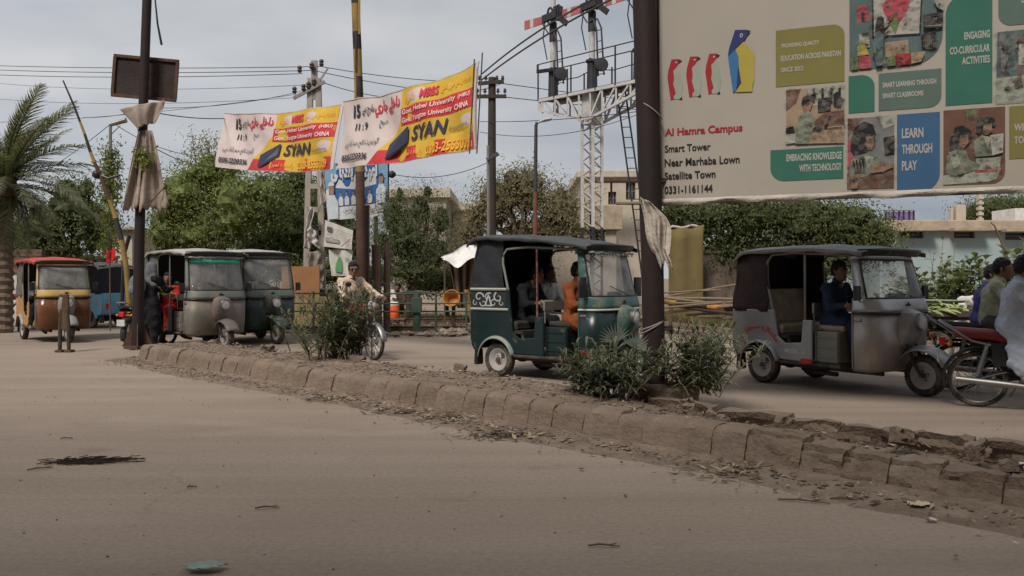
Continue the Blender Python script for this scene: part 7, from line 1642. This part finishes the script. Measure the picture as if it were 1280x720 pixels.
for k, (px, Y, H, n, lab) in enumerate([(1165,17,1.5,50,'leafy milkweed shrub just right of the silver rickshaw mirror'),(1205,17.5,1.7,60,'pale big-leaved milkweed shrub behind the vendor'),(1245,17,1.85,60,'tall pale milkweed shrub behind the two riders'),(1290,16.5,2.1,60,'tallest pale milkweed shrub at the right edge'),(1140,18.5,1.4,30,'low milkweed shrub seen behind the silver rickshaw windscreen')]):
    t = thing('milkweed_shrub', lab, 'shrub', ((px-640)/F*Y, Y, 0), group='milkweed shrubs in front of the turquoise wall')
    stems(t, n, H, .75, 60+k, GR['pale'], .19, .62, STEMG, per=12, r=.016, start=.12)
t = thing('bare_sapling', 'thin bare stems with few leaves rising against the turquoise wall', 'shrub', ((1178-640)/F*17, 17, 0)); stems(t, 7, 2.5, .5, 71, GR['pale'], .13, .6, STEMG, per=7, r=.014, start=.5, whorl=1)
t = thing('bare_branch', 'curved bare branch arching beside the parapet of the turquoise building', 'branch', P(1262,330,17))
q = MB(); o0 = t.location.copy(); q.tube([P(x,y,17)-o0 for x, y in ((1262,345),(1257,315),(1250,298),(1243,282),(1238,278))], [.03,.028,.022,.015,.01], n=6); q.build('limb', STEM, t, smooth=True)
# oleanders on the median
def oleander(label, px, py, n, H, sp, seed, z=.22, leaf=.15, dead=0):
    c = G(px, py, z); t = thing('oleander_bush', label, 'bush', c, group='oleander bushes on the median'); stems(t, n, H, sp, seed, GR['ole'], leaf, .13, STEM, droop=.35, per=15, r=.009, start=.12, whorl=3); return t
oleander('rounded oleander bush on the median hiding the front of the motorbike', 428, 450, 70, .98, .62, 80, leaf=.21)
oleander('sparse dry oleander twigs sticking out left of the rounded bush', 398, 440, 9, .65, .6, 85, leaf=.14)
oleander('oleander bush at the left foot of the big rusty pole', 756, 497, 22, .46, .50, 81, leaf=.19)
oleander('oleander bush just right of the big rusty pole', 868, 488, 24, .66, .52, 82, leaf=.20)
oleander('low ground-hugging oleander left of the pole in front of the teal rickshaw', 742, 492, 26, .36, .45, 83, leaf=.18)
oleander('arching oleander shoots reaching right towards the silver rickshaw', 882, 492, 16, .55, .62, 84, leaf=.20)
# fan palm seedling
c = G(772, 488, .22); t = thing('palm_seedling', 'grey fan-leaved palm seedling left of the big rusty pole', 'palm seedling', c)
for k, (dx, zz_, a0) in enumerate([(-.02,.50,.3),(.18,.42,-.4)]):
    q = MB(); q.tube([(0,0,0),(dx*.6,0,zz_*.5),(dx,-.02,zz_)], .008, n=5); q.build('stalk', STEMG, t)
    for j in range(13):
        a = a0+math.radians(-75+150*j/12)+PI/2; q = MB(); L_ = .22*(.8+.2*math.cos((j-6)/4)); d = Vector((math.cos(a), -.25, math.sin(a)*.9)); e = Vector((-math.sin(a),0,math.cos(a)))*.009; b0_ = Vector((dx,-.02,zz_)); q.add([b0_, b0_+d*L_*.5+e, b0_+d*L_, b0_+d*L_*.5-e], [(0,1,2,3)]); q.build('leaflet', M('palm_leaf_grey', (.17,.18,.15), var=.2), t, fix=False)

for k, (az, el, me_) in enumerate([(-.15,.55,1),(.15,.35,1),(-.3,.15,2),(.1,.0,2),(-.1,.8,0),(.3,.95,0),(-.35,1.1,0)]):
    o = bpy.data.objects.new('frond', fm[me_]); COL.objects.link(o); o.parent = palm; o.location = (0,0,zc-.1); o.rotation_euler = (0, -el, az); o.scale = (1.12,1.12,1.12)
